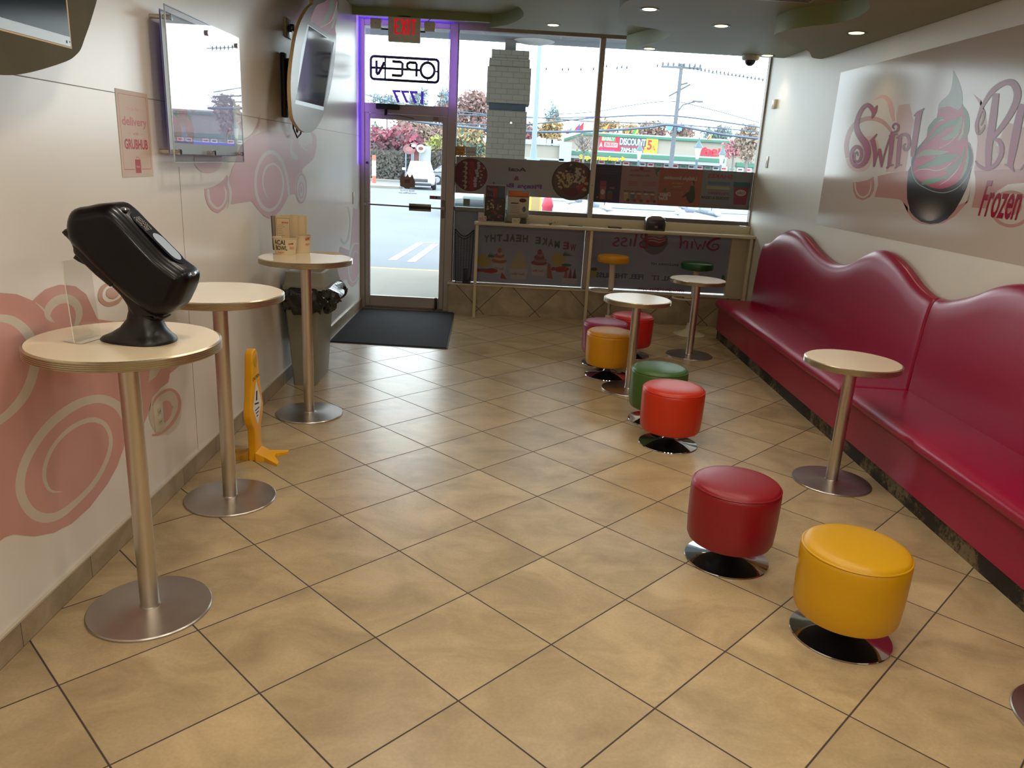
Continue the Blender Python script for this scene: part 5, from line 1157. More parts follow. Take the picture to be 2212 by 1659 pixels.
# violet light strip round the transom
mb = MB(); mb.box((-.884, 5.965, 1.6), (-.876, 5.985, 3.06), PURPLE); mb.box((-.876, 5.968, 3.075), (.12, 5.985, 3.083), PURPLE); mb.box((.060, 5.982, 2.35), (.066, 5.992, 3.0), PURPLE)
o = mb.build('light_strip', smooth=False); tag(o, 'violet glowing light strip round the glass above the door', 'light strip')

# ================================================================== COUNTER THINGS
CZ = 1.0622
def card(label, x, y, w_, h_, rgb, rz=0, name='card', cat='card', lean=.0):
    mb = MB(); mb.box((-w_ / 2, -.004, 0), (w_ / 2, .004, h_), pm(name + '_%d_%d' % (rgb[0], rgb[2]), rgb, .6), bev=.001)
    mb.box((-w_ * .35, -.0046, h_ * .55), (w_ * .1, -.0042, h_ * .62), K_); mb.box((-w_ * .35, -.0046, h_ * .3), (w_ * .3, -.0042, h_ * .35), KPK); mb.box((w_ * .3, -.0046, h_ * .55), (w_ * .38, -.0042, h_ * .75), K_)
    mb.xf(Matrix.Translation((x, y, CZ + .0005)) @ Matrix.Rotation(rz, 4, 'Z') @ Matrix.Rotation(lean, 4, 'X')); o = mb.build(name, smooth=False); return tag(o, label, cat)
t = thing('brochure_holder', 'clear brochure stand full of dark red flyers, leftmost on the counter', 'holder', (.63, 5.87, CZ))
x0, x1 = .508, .742
mb = MB(); mb.box((x0, 5.93, CZ + .001), (x1, 5.936, CZ + .405), pm('pale_holder_back', (150, 144, 128), .4), bev=.002); mb.box((x0, 5.815, CZ + .001), (x1, 5.93, CZ + .006), ACE); mb.build('stand_back', t)
for x in (x0, x1 - .004):
    mb = MB(); mb.box((x, 5.82, CZ + .001), (x + .004, 5.93, CZ + .26), ACE); mb.build('side_wall', t)
FLA = pm('flyer_dark', (44, 30, 34), .4, var=.2, vscale=20)
a = Art((0, 5.925, 0), (1, 0, 0), (0, 0, 1), (0, -1, 0), .0004); a.mb.box((x0 + .01, 5.9255, CZ + .2), (x1 - .015, 5.929, CZ + .385), pm('flyer_wine', (66, 24, 40), .4)); a.rect(.65, CZ + .25, .72, CZ + .38, pm('flyer_teal', (46, 78, 92), .4), 1); a.rect(.60, CZ + .25, .645, CZ + .36, pm('flyer_red', (150, 20, 34), .4), 2)
a.text('Menu', .525, CZ + .33, .60, CZ + .37, KPK, 2, shear=.1, bold=.02); a.text('SALE', .525, CZ + .27, .62, CZ + .30, KPK, 3, bold=.02); a.mb.build('rear_flyer', t, smooth=False)
a = Art((0, 5.85, 0), (1, 0, 0), (0, 0, 1), (0, -1, 0), .0004); a.mb.box((x0 + .006, 5.851, CZ + .002), (x1 - .012, 5.86, CZ + .255), FLA)
for k in range(46):
    x, z = random.uniform(.53, .72), random.uniform(CZ + .02, CZ + .24)
    a.ell(x, z, random.uniform(.006, .020), random.uniform(.004, .012), [pm('flyer_red', (150, 20, 34), .4), pm('flyer_brown', (112, 74, 54), .5), pm('flyer_tan', (176, 150, 116), .5), pm('flyer_maroon', (84, 22, 28), .5)][k % 4], 1 + k % 5, n=8, wob=.35, rot=k)
for k in range(3): a.stroke([(.535 + .06 * k, CZ + .20, .003), (.56 + .05 * k, CZ + .13, .006)], KWH, 7)
a.mb.build('front_flyer', t, smooth=False)
t = thing('brochure_holder', 'clear brochure stand with an orange header, second on the counter', 'holder', (.88, 5.86, CZ))
x0, x1 = .760, 1.004
mb = MB(); mb.box((x0, 5.92, CZ + .001), (x1, 5.926, CZ + .335), ACE, bev=.002); mb.box((x0 - .02, 5.79, CZ + .001), (x1 + .004, 5.92, CZ + .008), pm('holder_foot', (70, 66, 60), .5)); mb.build('stand_back', t)
mb = MB(); mb.box((x0 + .005, 5.895, CZ + .28), (x1 - .006, 5.918, CZ + .345), pm('orange_header', (206, 104, 34), .35), bev=.010); mb.box((.92, 5.893, CZ + .325), (.985, 5.8955, CZ + .342), KWH); mb.build('orange_header', t)
a = Art((0, 5.88, 0), (1, 0, 0), (0, 0, 1), (0, -1, 0), .0004); a.mb.box((x0 + .02, 5.8805, CZ + .01), (x1 - .008, 5.89, CZ + .275), pm('leaflet_cream', (188, 178, 160), .5)); a.ell(.93, CZ + .245, .04, .022, pm('flyer_maroon', (84, 22, 28), .5), 1); a.rect(.80, CZ + .205, .885, CZ + .218, K_, 1)
for k in range(5): a.rect(.795, CZ + .18 - .018 * k, .90, CZ + .183 - .018 * k, KBR, 1)
a.ell(.95, CZ + .15, .02, .03, KBL, 1); a.mb.build('leaflets', t, smooth=False)
mb = MB(); mb.box((x0 + .01, 5.845, CZ + .009), (x1 - .01, 5.85, CZ + .10), glassm('holder_front', (235, 235, 235), .2)); mb.build('front_pocket', t, smooth=False)
card('pinkish card leaning at the left foot of the first brochure stand', .495, 5.79, .085, .062, (206, 176, 160), .1)
card('white card standing before the orange-topped brochure stand', .862, 5.765, .085, .058, (206, 196, 168))
card('small dark box right of the white card before the orange-topped stand', .945, 5.78, .052, .062, (52, 52, 58), name='box_small', cat='box')
card('small tan card at the right edge of the orange-topped stand', .992, 5.79, .022, .075, (180, 164, 128), .3)
card('white card holder standing alone in the middle of the counter', 1.305, 5.83, .072, .055, (208, 198, 170))
mb = MB(); mb.box((1.235, 5.81, CZ + .0005), (1.262, 5.85, CZ + .022), pm('clip_grey', (96, 90, 80), .4), bev=.004); mb.tube([(1.26, 5.83, CZ + .012), (1.275, 5.83, CZ + .03)], .004, BLACK); tag(mb.build('binder_clip'), 'small grey clip left of the lone white card', 'clip')
def flat(name, label, pts, rgb, z=.0006, cat='paper', th=.0015):
    mb = MB(); mb.prism(pts, 'z', CZ + z, CZ + z + th, pm(name + '_%d' % rgb[0], rgb, .6)); tag(mb.build(name, smooth=False), label, cat)
flat('leaflet', 'white leaflet lying flat with a dark photo edge, centre of the counter', [(1.46, 5.77), (1.70, 5.76), (1.71, 5.83), (1.48, 5.85)], (214, 212, 206)); flat('leaflet', 'dark leaflet under the white one', [(1.44, 5.80), (1.60, 5.79), (1.61, 5.87), (1.46, 5.88)], (64, 62, 66), .003)
flat('napkin', 'yellowish paper scrap right of the white leaflet', [(1.80, 5.79), (1.89, 5.79), (1.89, 5.84), (1.80, 5.85)], (204, 186, 140))
flat('napkin', 'thin cream napkin lying near the right end of the counter', [(2.94, 5.79), (3.12, 5.78), (3.14, 5.83), (2.96, 5.85)], (206, 192, 152), cat='napkin')
mb = MB(); mb.box((1.895, 5.80, CZ + .0006), (2.045, 5.86, CZ + .006), pm('wallet_brown', (84, 58, 48), .5), bev=.002); mb.box((1.90, 5.80, CZ + .011), (2.04, 5.865, CZ + .016), pm('wallet_brown', (84, 58, 48), .5), bev=.002); mb.box((1.895, 5.80, CZ + .005), (1.905, 5.86, CZ + .020), pm('wallet_brown', (84, 58, 48), .5)); tag(mb.build('folded_menu'), 'dark brown folded menu lying on the counter left of the napkin dispenser', 'menu')
t = thing('napkin_dispenser', 'dark grey napkin dispenser with a smoky domed top on the counter', 'dispenser', (2.405, 5.82, CZ))
mb = MB(); pr = [(2.300, CZ + .001), (2.515, CZ + .001), (2.520, CZ + .09), (2.505, CZ + .125), (2.44, CZ + .142), (2.37, CZ + .142), (2.31, CZ + .125), (2.296, CZ + .09)]
mb.pillow(pr, 'y', 5.765, 5.89, pm('dispenser_charcoal', (46, 46, 50), .3, coat=.3), r=.012, seg=4); mb.build('housing', t, angle=70)
mb = MB(); mb.pillow([(2.302, CZ + .115), (2.514, CZ + .115), (2.500, CZ + .140), (2.455, CZ + .160), (2.36, CZ + .160), (2.315, CZ + .140)], 'y', 5.76, 5.885, pm('smoky_dome', (120, 110, 104), .15, spec=.8), r=.014, seg=4); mb.build('smoky_cover', t, angle=70)
mb = MB(); mb.pillow([(2.325, CZ + .02), (2.49, CZ + .02), (2.492, CZ + .10), (2.323, CZ + .10)], 'y', 5.760, 5.775, pm('dispenser_panel', (38, 40, 46), .22), r=.006, seg=3); mb.box((2.395, 5.757, CZ + .03), (2.43, 5.762, CZ + .055), ALU_D); mb.build('front_plate', t, angle=60)

# ================================================================== WIRE RACK
t = thing('wire_rack', 'black wire magazine rack with scooped top, on the sill left of the counter', 'rack', (.3, 5.93, .351))
WR = pm('black_wire', (12, 12, 16), .4); xa, xb, za, zb = .190, .400, .352, .955
top = [(xa + (xb - xa) * k / 10, 5.935, zb - .075 * math.sin(PI * k / 10)) for k in range(11)]
mb = MB(); mb.tube([(xa + .022, 5.925, za), (xa, 5.935, zb)], .005, WR, n=8); mb.tube([(xb - .022, 5.925, za), (xb, 5.935, zb)], .005, WR, n=8); mb.tube(top, .006, WR, n=8); mb.tube([(p[0], p[1], p[2] - .03) for p in top], .004, WR, n=8)
mb.tube([(xa + .022, 5.925, za + .02), (xb - .022, 5.925, za + .02)], .005, WR, n=8)
for x in (xa + .022, xb - .022): mb.tube([(x, 5.925, za + .004), (x, 5.895, za + .004)], .005, WR, n=8)
mb.build('rack_frame', t)
mb = MB()
for k in range(30):
    z = za + .03 + k * .0172; f = (z - za) / (zb - za); x0_, x1_ = xa + .022 * (1 - f), xb - .022 * (1 - f); mb.tube([(x0_, 5.930, z), (x1_, 5.930, z)], .0026, WR, n=4, caps=False)
for k in range(1, 6):
    f = k / 6; mb.tube([(xa + .022 + (xb - xa - .044) * f, 5.928, za + .02), (xa + (xb - xa) * f, 5.936, zb - .075 * math.sin(PI * f) - .02)], .0035, WR, n=4, caps=False)
mb.build('wire_grid', t)
mb = MB(); mb.box((.300, 5.896, .3525), (.345, 5.918, .52), BLACK, bev=.008); mb.box((.29, 5.888, .3525), (.375, 5.92, .375), BLACK, bev=.006); mb.tube([(.345, 5.905, .38), (.37, 5.905, .40), (.372, 5.905, .43)], .004, BLACK)
tag(mb.build('cordless_charger'), 'small black upright device standing at the foot of the wire rack', 'device')

# ================================================================== CEILING FITTINGS
LENS = pm('warm_lamp_lens', (255, 240, 190), .4, emit=(255, 232, 150), estr=5.0); TRIM = pm('downlight_trim', (70, 64, 50), .4, metal=.3)
lamps = [((1.116, 5.262, 3.0), 'recessed ceiling light over the counter, leftmost of the lit ones'), ((1.753, 3.554, 2.873), 'recessed ceiling light near the top edge, left of the wavy middle level'),
         ((2.108, 5.497, 2.873), 'recessed ceiling light at the window edge above the utility pole'), ((2.439, 4.057, 2.873), 'recessed ceiling light in the middle of the green-grey ceiling level'),
         ((3.304, 5.50, 2.873), 'recessed ceiling light in the window corner beside the dome camera'), ((3.228, 3.252, 2.742), 'recessed ceiling light nearest the wall poster on the lowest ceiling level')]
for (p, lb) in lamps:
    t = thing('recessed_light', lb, 'ceiling light', p, 'recessed ceiling lights')
    mb = MB(); mb.lathe([(.052, -.001), (.070, -.0045), (.074, -.004), (.075, -.0005)], TRIM, n=40, c=p, capb=False, capt=False); mb.build('trim_ring', t)
    mb = MB(); mb.lathe([(.001, -.006), (.03, -.0055), (.052, -.003), (.054, -.001)], LENS, n=32, c=p, capt=False); mb.build('lens', t)
    l = bpy.data.lights.new('downlight', 'SPOT'); l.energy = 9; l.color = (1.0, .86, .62); l.spot_size = 1.9; l.spot_blend = .9; l.shadow_soft_size = .05
    o = bpy.data.objects.new('downlight', l); C.objects.link(o); o.location = (p[0], p[1], p[2] - .02)
t = thing('dome_camera', 'white security dome camera with dark bubble on the ceiling by the window corner', 'camera', (3.155, 5.56, 2.873))
mb = MB(); mb.lathe([(.06, -.048), (.078, -.044), (.086, -.03), (.088, -.001)], pm('camera_white', (176, 170, 160), .4), n=40, c=(3.155, 5.56, 2.873)); mb.build('housing', t)
mb = MB(); mb.lathe([(.001, -.102), (.022, -.098), (.042, -.082), (.052, -.062), (.054, -.046)], pm('camera_bubble', (18, 18, 20), .08), n=32, c=(3.155, 5.56, 2.873)); mb.build('dome', t)
q = W(1690, 2, 'z', 2.873)
t = thing('air_vent', 'pale rectangular ceiling air vent just entering the top edge of the picture', 'vent', (q.x, q.y, 2.873))
mb = MB(); mb.box((q.x - .19, q.y - .42, 2.868), (q.x + .19, q.y, 2.8728), pm('vent_white', (178, 166, 158), .5), bev=.002); f_ = mb.build('frame', t)
mb = MB()
for k in range(9): mb.box((q.x - .17, q.y - .05 - .04 * k, 2.8655), (q.x + .17, q.y - .038 - .04 * k, 2.869), pm('vent_slot', (70, 60, 56), .6))
mb.build('louvres', t, smooth=False)
# ================================================================== OUTSIDE
GZ = -.16
_pm = pm
def pm(name, rgb, *a_, **k_): return _pm(name, tuple(x * .88 for x in rgb), *a_, **k_)
ASPH = pm('blue_grey_asphalt', (98, 105, 114), .85, var=.07, vscale=.6, bump=.1, bscale=14)  # plain blue-grey asphalt with slight random mottling
CONC = pm('walkway_concrete', (136, 133, 124), .85, var=.06, vscale=1.2)
mb = MB(); mb.box((-60, 9.45, GZ - .1), (140, 260, GZ), ASPH); struct(mb, 'ground', smooth=False)
mb = MB(); mb.box((-12, 6.10, -.12), (16, 9.35, -.015), CONC); mb.box((-12, 9.35, -.16), (16, 9.5, -.02), pm('painted_kerb', (176, 156, 104), .8, var=.1)); struct(mb, 'walkway', smooth=False)
LINE = pm('road_marking_white', (186, 190, 192), .8, var=.1, vscale=6)
mb = MB()
for a_, b_ in (((802 + 45, 562), (908, 525)), ((888, 566), (940, 528))):
    p, q = W(a_[0], a_[1], 'z', GZ), W(b_[0], b_[1], 'z', GZ); s_ = Vector((.075, 0, 0)); u_ = Vector((0, 0, .004))
    mb.add([p - s_ + u_, p + s_ + u_, q + s_ + u_, q - s_ + u_], [(0, 1, 2, 3)], LINE)
p, q = W(908, 525, 'z', GZ), W(940, 525, 'z', GZ); mb.add([p + Vector((0, -.05, .0045)), q + Vector((0, -.05, .0045)), q + Vector((0, .1, .0045)), p + Vector((0, .1, .0045))], [(0, 1, 2, 3)], LINE)
struct(mb, 'trim_4', smooth=False)
mb = MB(); p = W(802, 403, 'z', GZ); mb.prism(sp([(p.x - 6, p.y - 1.5), (p.x + 1.2, p.y - 1.5), (p.x + 1.7, p.y), (p.x + .9, p.y + 1.6), (p.x - 6, p.y + 3)], 4, True), 'z', GZ, GZ + .14, CONC)
o = mb.build('kerb_island', smooth=False); tag(o, 'rounded concrete kerb island in the parking lot at the left of the door glass', 'kerb')
mb = MB(); mb.box((-30, 55, GZ), (10, 56, GZ + .15), CONC); o = mb.build('far_kerb', smooth=False); tag(o, 'long pale kerb across the road behind the white car', 'kerb')

# canopy beam and brick pillar outside
BRK = bpy.data.materials.new('painted_brick'); BRK.use_nodes = True
nt = BRK.node_tree; b = nt.nodes['Principled BSDF']; b.inputs['Roughness'].default_value = .7
tc = nt.nodes.new('ShaderNodeTexCoord'); sx_ = nt.nodes.new('ShaderNodeSeparateXYZ'); cm = nt.nodes.new('ShaderNodeCombineXYZ'); ad = nt.nodes.new('ShaderNodeMath'); ad.operation = 'ADD'
bt = nt.nodes.new('ShaderNodeTexBrick'); bt.inputs['Scale'].default_value = 1.0; bt.inputs['Brick Width'].default_value = .168; bt.inputs['Row Height'].default_value = .076; bt.inputs['Mortar Size'].default_value = .0035
bt.inputs['Color1'].default_value = lin((93, 88, 77)) + (1,); bt.inputs['Color2'].default_value = lin((87, 82, 72)) + (1,); bt.inputs['Mortar'].default_value = lin((64, 60, 52)) + (1,)
nt.links.new(tc.outputs['Object'], sx_.inputs[0]); nt.links.new(sx_.outputs['X'], ad.inputs[0]); nt.links.new(sx_.outputs['Y'], ad.inputs[1]); nt.links.new(ad.outputs[0], cm.inputs[0]); nt.links.new(sx_.outputs['Z'], cm.inputs[1]); nt.links.new(cm.outputs[0], bt.inputs['Vector']); nt.links.new(bt.outputs['Color'], b.inputs['Base Color'])
YP = 9.0
def px(u, v, y=YP): return W(u, v, 'y', y)
xl, xr = px(1052, 250).x, px(1138, 250).x
t = thing('brick_pillar', 'painted brick pillar with a dark teal band outside the left pane', 'pillar', ((xl + xr) / 2, YP + .3, -.015))
zb0, zb1 = px(1095, 239).z, px(1095, 223).z
mb = MB(); mb.box((xl, YP, -.015), (xr, YP + .6, zb0), BRK); mb.build('lower_shaft', t, smooth=False)
mb = MB(); mb.box((xl + .02, YP + .02, zb0), (xr - .02, YP + .58, zb1), pm('dark_teal_paint', (22, 38, 48), .5)); mb.build('teal_band', t, smooth=False)
z2, z3, z4 = px(1095, 145).z, px(1095, 126).z, px(1095, 107).z
mb = MB(); mb.box((xl - .02, YP - .02, zb1), (xr + .03, YP + .62, z2), BRK); mb.box((xl + .0, YP, z2), (xr + .005, YP + .6, z3), BRK); mb.box((xl + .03, YP + .02, z3), (xr - .01, YP + .58, z4), BRK); mb.build('upper_shaft', t, smooth=False)
xm = px(1103, 100).x; mb = MB(); mb.box((xm - .08, YP + .2, z4), (xm + .08, YP + .4, px(1103, 80).z + .1), pm('grey_post', (98, 96, 92), .6)); mb.build('canopy_post', t, smooth=False)
CANP = pm('grey_canopy_paint', (118, 122, 128), .6, var=.05)
zt = px(1150, 62, YP).z; zb = px(1150, 83, YP).z
t = thing('canopy', 'grey walkway canopy edge seen through the top of the windows', 'canopy', (1.5, YP, zb))
mb = MB(); mb.box((-12, YP - .05, zb), (16, YP + .55, zt + .2), CANP, bev=.01); mb.build('edge_beam', t)
mb = MB(); mb.box((-12, 6.2, zt + .2), (16, YP + .6, zt + .35), pm('canopy_soffit', (120, 122, 122), .7)); mb.build('soffit', t, smooth=False)
for k in range(9):
    mb = MB(); x = -3 + 1.1 * k; mb.box((x, YP - .054, zb + .01), (x + .03, YP - .049, zt + .15), pm('panel_joint_grey', (140, 142, 142), .6)); mb.build('panel_joint', t, smooth=False)
mb = MB(); mb.lathe([(.001, -.03), (.2, -.03), (.28, -.012), (.30, 0)], pm('canopy_lamp_white', (186, 186, 184), .5), n=32, c=(px(1155, 88, YP).x, YP + .25, zb)); mb.build('round_canopy_lamp', t)

# ------------------------------------------------------------------ poles
def at(u, v, y): return W(u, v, 'y', y)
POLEB = pm('pale_blue_pole', (128, 146, 166), .5); WOOD = pm('weathered_pole_wood', (104, 110, 118), .8, var=.1); LG = pm('lamp_post_green', (72, 100, 108), .5)
b0, b1 = at(1152, 340, 34), at(1166, 60, 34)
t = thing('light_pole', 'tall pale blue steel pole right of the brick pillar', 'pole', (b0.x, 34, GZ))
mb = MB(); mb.tube([(b0.x, 34, GZ), (b0.x, 34, 5), (b0.x, 34, 12)], [.13, .105, .07], POLEB, n=16); mb.build('shaft', t)
mb = MB(); mb.tube([(b0.x, 34, GZ), (b0.x, 34, 2.3)], [.22, .15], POLEB, n=16); mb.box((b0.x - .3, 33.8, GZ), (b0.x + .3, 34.2, 1.9), POLEB, bev=.02); mb.build('base_housing', t)
YU = 58; b0 = at(1449, 360, YU); tp = at(1466, 137, YU)
t = thing('utility_pole', 'tall wooden utility pole with crossarms and wires behind the right pane', 'pole', (b0.x, YU, GZ))
mb = MB(); mb.tube([(b0.x, YU, GZ), (b0.x, YU, tp.z)], [.19, .13], WOOD, n=12); mb.build('mast', t)
mb = MB(); mb.box((b0.x - 1.5, YU - .08, tp.z - .35), (b0.x + 1.5, YU + .08, tp.z - .2), WOOD)
for k in range(8): mb.lathe([(.05, 0), (.09, .1), (.05, .25)], pm('insulator_dark', (88, 92, 100), .5), n=8, c=(b0.x - 1.4 + .4 * k, YU, tp.z - .2))
mb.build('crossarm', t)
mb = MB(); mb.tube([(b0.x - .7, YU, tp.z - 2.3), (b0.x + .8, YU, tp.z - 1.4)], .07, WOOD, n=6); mb.tube([(b0.x, YU, tp.z - 1.5), (b0.x + .6, YU, tp.z - 1.3)], .07, WOOD, n=6); mb.build('brace', t)
s0 = at(1480, 218, YU); mb = MB(); mb.tube([(b0.x, YU, s0.z - .9), (b0.x + .4, YU, s0.z - .3), (b0.x + 1.3, YU, s0.z)], .06, WOOD, n=6); mb.box((b0.x + 1.1, YU - .1, s0.z - .05), (b0.x + 1.9, YU + .1, s0.z + .08), WOOD, bev=.03); mb.build('street_lamp_arm', t)
mb = MB(); mb.box((b0.x - .6, YU - .2, at(1449, 282, YU).z), (b0.x - .25, YU + .2, at(1449, 268, YU).z), pm('blue_streamer', (110, 170, 210), .6)); mb.box((b0.x + .25, YU - .2, at(1449, 282, YU).z), (b0.x + .5, YU + .2, at(1449, 272, YU).z), pm('blue_streamer', (110, 170, 210), .6)); mb.build('banner_bracket', t)
WM = pm('overhead_wire', (84, 98, 116), .6)
wires = [([(985, 268), (1130, 269), (1290, 254), (1450, 250), (1640, 275)], 58, .045, 'upper overhead wire running behind both panes'), ([(985, 248), (1130, 252), (1290, 263), (1450, 268), (1640, 285)], 57, .035, 'second overhead wire just below the upper one'),
         ([(785, 246), (860, 256), (960, 270), (1140, 284), (1300, 282), (1400, 275), (1450, 270), (1560, 290), (1645, 300)], 56, .07, 'thick pale blue overhead cable crossing behind door and windows'),
         ([(1200, 247), (1290, 241), (1360, 228), (1450, 219), (1530, 235), (1640, 265)], 59, .025, 'thin dashed-looking overhead wire peaking at the utility pole'), ([(785, 203), (850, 220), (960, 237), (1140, 254), (1300, 252)], 55, .03, 'thin overhead wire crossing the glass above the door'),
         ([(1470, 142), (1540, 158), (1600, 165), (1660, 174)], 57.5, .02, 'high thin wire with birds right of the utility pole')]
for pts, y, r_, lb in wires:
    mb = MB(); mb.tube([at(p[0], p[1], y) for p in sp(pts, 6)], r_ * 1.3, WM, n=5); o = mb.build('overhead_wire'); tag(o, lb, 'wire', 'overhead wires beyond the windows')
BIRD = pm('bird_dark', (70, 80, 92), .8); prev = None
bp = [(1490 + 8.3 * k, 147 + .165 * 8.3 * k + random.uniform(-1, 1)) for k in range(20)] + [(1180, 150), (1215, 151), (1228, 151), (1255, 151), (1282, 150), (1310, 144), (1333, 148), (1343, 146), (1354, 147), (1420, 143)]
for i, (u, v) in enumerate(bp):
    c_ = at(u, v - 1, 57.5)
    if prev is None:
        prev = thing('bird', 'tiny dark bird perched on the high wires beyond the window', 'bird', tuple(c_), 'birds on the wires')
        mb = MB(); mb.lathe([(.001, -.10), (.05, -.06), (.065, 0), (.05, .06), (.03, .09), (.035, .12), (.02, .15), (.001, .16)], BIRD, n=8, c=c_); mb.tube([c_ + Vector((0, 0, -.08)), c_ + Vector((.05, 0, -.2))], [.03, .015], BIRD, n=5); mb.build('body', prev)
    else: dup(prev, c_)
for i, (u, vb, vt, y) in enumerate(((1504, 358, 291, 38), (1556, 365, 310, 44), (1379, 352, 302, 46))):
    b0 = at(u, vb, y); tz = at(u, vt, y).z
    t = thing('lamp_post', ['dark green lamp post with lantern left of the red feel letters', 'dark green lamp post with lantern overlapping the end of the red letters', 'dark green lamp post with lantern in front of the DISCOUNT banner'][i], 'lamp post', (b0.x, y, GZ), 'lantern lamp posts beyond the right pane')
    mb = MB(); mb.tube([(b0.x, y, GZ), (b0.x, y, tz - 1.2)], [.09, .06], LG, n=10); mb.build('post', t)
    mb = MB(); mb.lathe([(.07, 0), (.16, .5), (.18, .58)], pm('lantern_glass', (206, 214, 206), .3), n=8, c=(b0.x, y, tz - 1.2)); mb.build('lantern', t)
    mb = MB(); mb.lathe([(.25, 0), (.20, .08), (.07, .28), (.03, .36), (.03, .5)], LG, n=8, c=(b0.x, y, tz - .62)); mb.build('lantern_cap', t)

# ------------------------------------------------------------------ supermarket
YS = 80
CRW = pm('supermarket_cream', (158, 153, 142), .8, var=.03, vscale=.3); SGR = pm('supermarket_green', (66, 122, 102), .6); SWH = pm('supermarket_white', (170, 175, 175), .7)
t = thing('supermarket', 'cream supermarket with green trim, red banner and red feel letters across the street', 'building', (at(1450, 350, YS).x, YS, GZ))
gl_, gr_ = at(1218, 300, YS).x, at(1660, 310, YS).x
zr = at(1400, 298, YS).z; x_pk = at(1257, 290, YS).x; z_pk = at(1257, 288, YS).z
mb = MB(); mb.prism([(gl_, GZ), (gr_ + 6, GZ), (gr_ + 6, zr), (x_pk, zr + .05), (gl_, at(1222, 302, YS).z)], 'y', YS, YS + 25, CRW); mb.build('facade', t, smooth=False)
mb = MB(); h_ = .28
mb.tube([(gl_, YS - .15, at(1222, 302, YS).z), (x_pk, YS - .15, zr + .05), (gr_ + 6, YS - .15, zr)], .16, SGR, n=4); mb.build('roof_trim', t, smooth=False)
mb = MB(); mb.box((gl_, YS - .1, zr + .12), (gr_ + 6, YS + .3, zr + .3), SWH); mb.build('parapet', t, smooth=False)
zc1, zc0 = at(1400, 334, YS).z, at(1400, 343, YS).z
mb = MB(); mb.box((gl_ + .6, YS - 1.6, zc0 - .35), (at(1560, 350, YS).x, YS, zc1 + .10), SWH); mb.build('awning', t, smooth=False)
mb = MB(); mb.box((gl_ + .6, YS - 1.7, zc0), (at(1555, 350, YS).x, YS - 1.6, zc1 - .05), SGR); mb.box((at(1590, 350, YS).x, YS - .2, zc0 - .3), (gr_ + 6, YS, zc1 - .3), SGR); mb.build('green_stripe', t, smooth=False)
a = Art((0, YS - 1.72, 0), (1, 0, 0), (0, 0, 1), (0, -1, 0), .01).survey(1280, 220, 5.82, 'y', YS)
SYL = pm('sign_yellow', (236, 222, 20), .6, emit=(236, 222, 20), estr=.15)
def bx_(p, q): A_, B_ = a.c(p), a.c(q); return (A_[0], A_[1], B_[0], B_[1])
r_ = bx_((-190, 735), (300, 690)); a.text('Supermarket', *r_, SYL, 1, bold=.03); r_ = bx_((315, 725), (395, 712)); a.rect(r_[0], r_[1], r_[2] - .3, r_[3], SYL, 1); a.poly([(r_[2] - .5, r_[1] - .18), (r_[2], (r_[1] + r_[3]) / 2), (r_[2] - .5, r_[3] + .18)], SYL, 1)
a.mb.build('yellow_lettering', t, smooth=False)
a = Art((0, YS - .2, 0), (1, 0, 0), (0, 0, 1), (0, -1, 0), .02).survey(1280, 220, 5.82, 'y', YS - .2)
BR_ = pm('banner_red', (206, 44, 66), .7); BY_ = pm('banner_yellow', (236, 224, 60), .7); BW_ = pm('banner_white', (236, 238, 240), .7); BGN = pm('banner_green', (60, 150, 96), .7); BDK = pm('banner_slate', (70, 86, 100), .7); BBL = pm('banner_blue', (90, 90, 180), .7)
r_ = bx_((75, 632), (690, 447)); z0b, z1b = r_[1], r_[3]; a.rect(r_[0], z0b, r_[2], z1b, BR_, 0); r2 = bx_((690, 632), (828, 447)); a.rect(r_[2] - .2, z0b - .35, r2[2], z1b + .1, BY_, 1); a.poly([(r_[2] - 1.8, z0b - .35), (r_[2], z0b - .35), (r_[2], z0b + .5)], BY_, 1)
def trow(s, u0, u1, f0, f1, mt, l=2, **k):
    x0_, x1_ = a.c((u0, 500))[0], a.c((u1, 500))[0]; a.text(s, x0_, z0b + f0 * (z1b - z0b), x1_, z0b + f1 * (z1b - z0b), mt, l, **k)
x0_, x1_ = a.c((112, 500))[0], a.c((285, 500))[0]; a.rect(x0_, z0b + .66 * (z1b - z0b), x1_, z0b + .92 * (z1b - z0b), BGN, 1)
trow('EARLY', 120, 278, .70, .89, BW_, bold=.03); x0_, x1_ = a.c((150, 500))[0], a.c((318, 500))[0]; a.rect(x0_, z0b + .33 * (z1b - z0b), x1_, z0b + .58 * (z1b - z0b), BW_, 1); trow('BIRD!', 165, 312, .36, .56, BR_, bold=.04)
trow('A', 90, 130, .30, .58, BW_, bold=.05); trow('discount deals', 112, 285, .08, .2, BBL, bold=.03)
x0_, x1_ = a.c((336, 500))[0], a.c((676, 500))[0]; a.rect(x0_, z0b + .44 * (z1b - z0b), x1_, z0b + .93 * (z1b - z0b), BDK, 2); trow('DISCOUNT', 344, 668, .49, .89, BW_, 3, bold=.02); x0_, x1_ = a.c((352, 500))[0], a.c((648, 500))[0]; a.rect(x0_, z0b + .02, x1_, z0b + .38 * (z1b - z0b), BDK, 2); trow('7AM-10AM', 365, 636, .10, .34, BW_, 3, bold=.04)
trow('5', 690, 752, .28, .86, BR_, 3, bold=.04); trow('%', 760, 798, .26, .55, BR_, 3, bold=.02); trow('for store items only', 680, 795, .02, .07, BDK, 3)
a.mb.build('discount_banner', t, smooth=False)
a = Art((0, YS - .3, 0), (1, 0, 0), (0, 0, 1), (0, -1, 0), .01).survey(1280, 220, 5.82, 'y', YS - .3)
FR_ = pm('feel_letter_red', (222, 20, 56), .5, emit=(222, 10, 50), estr=.12)
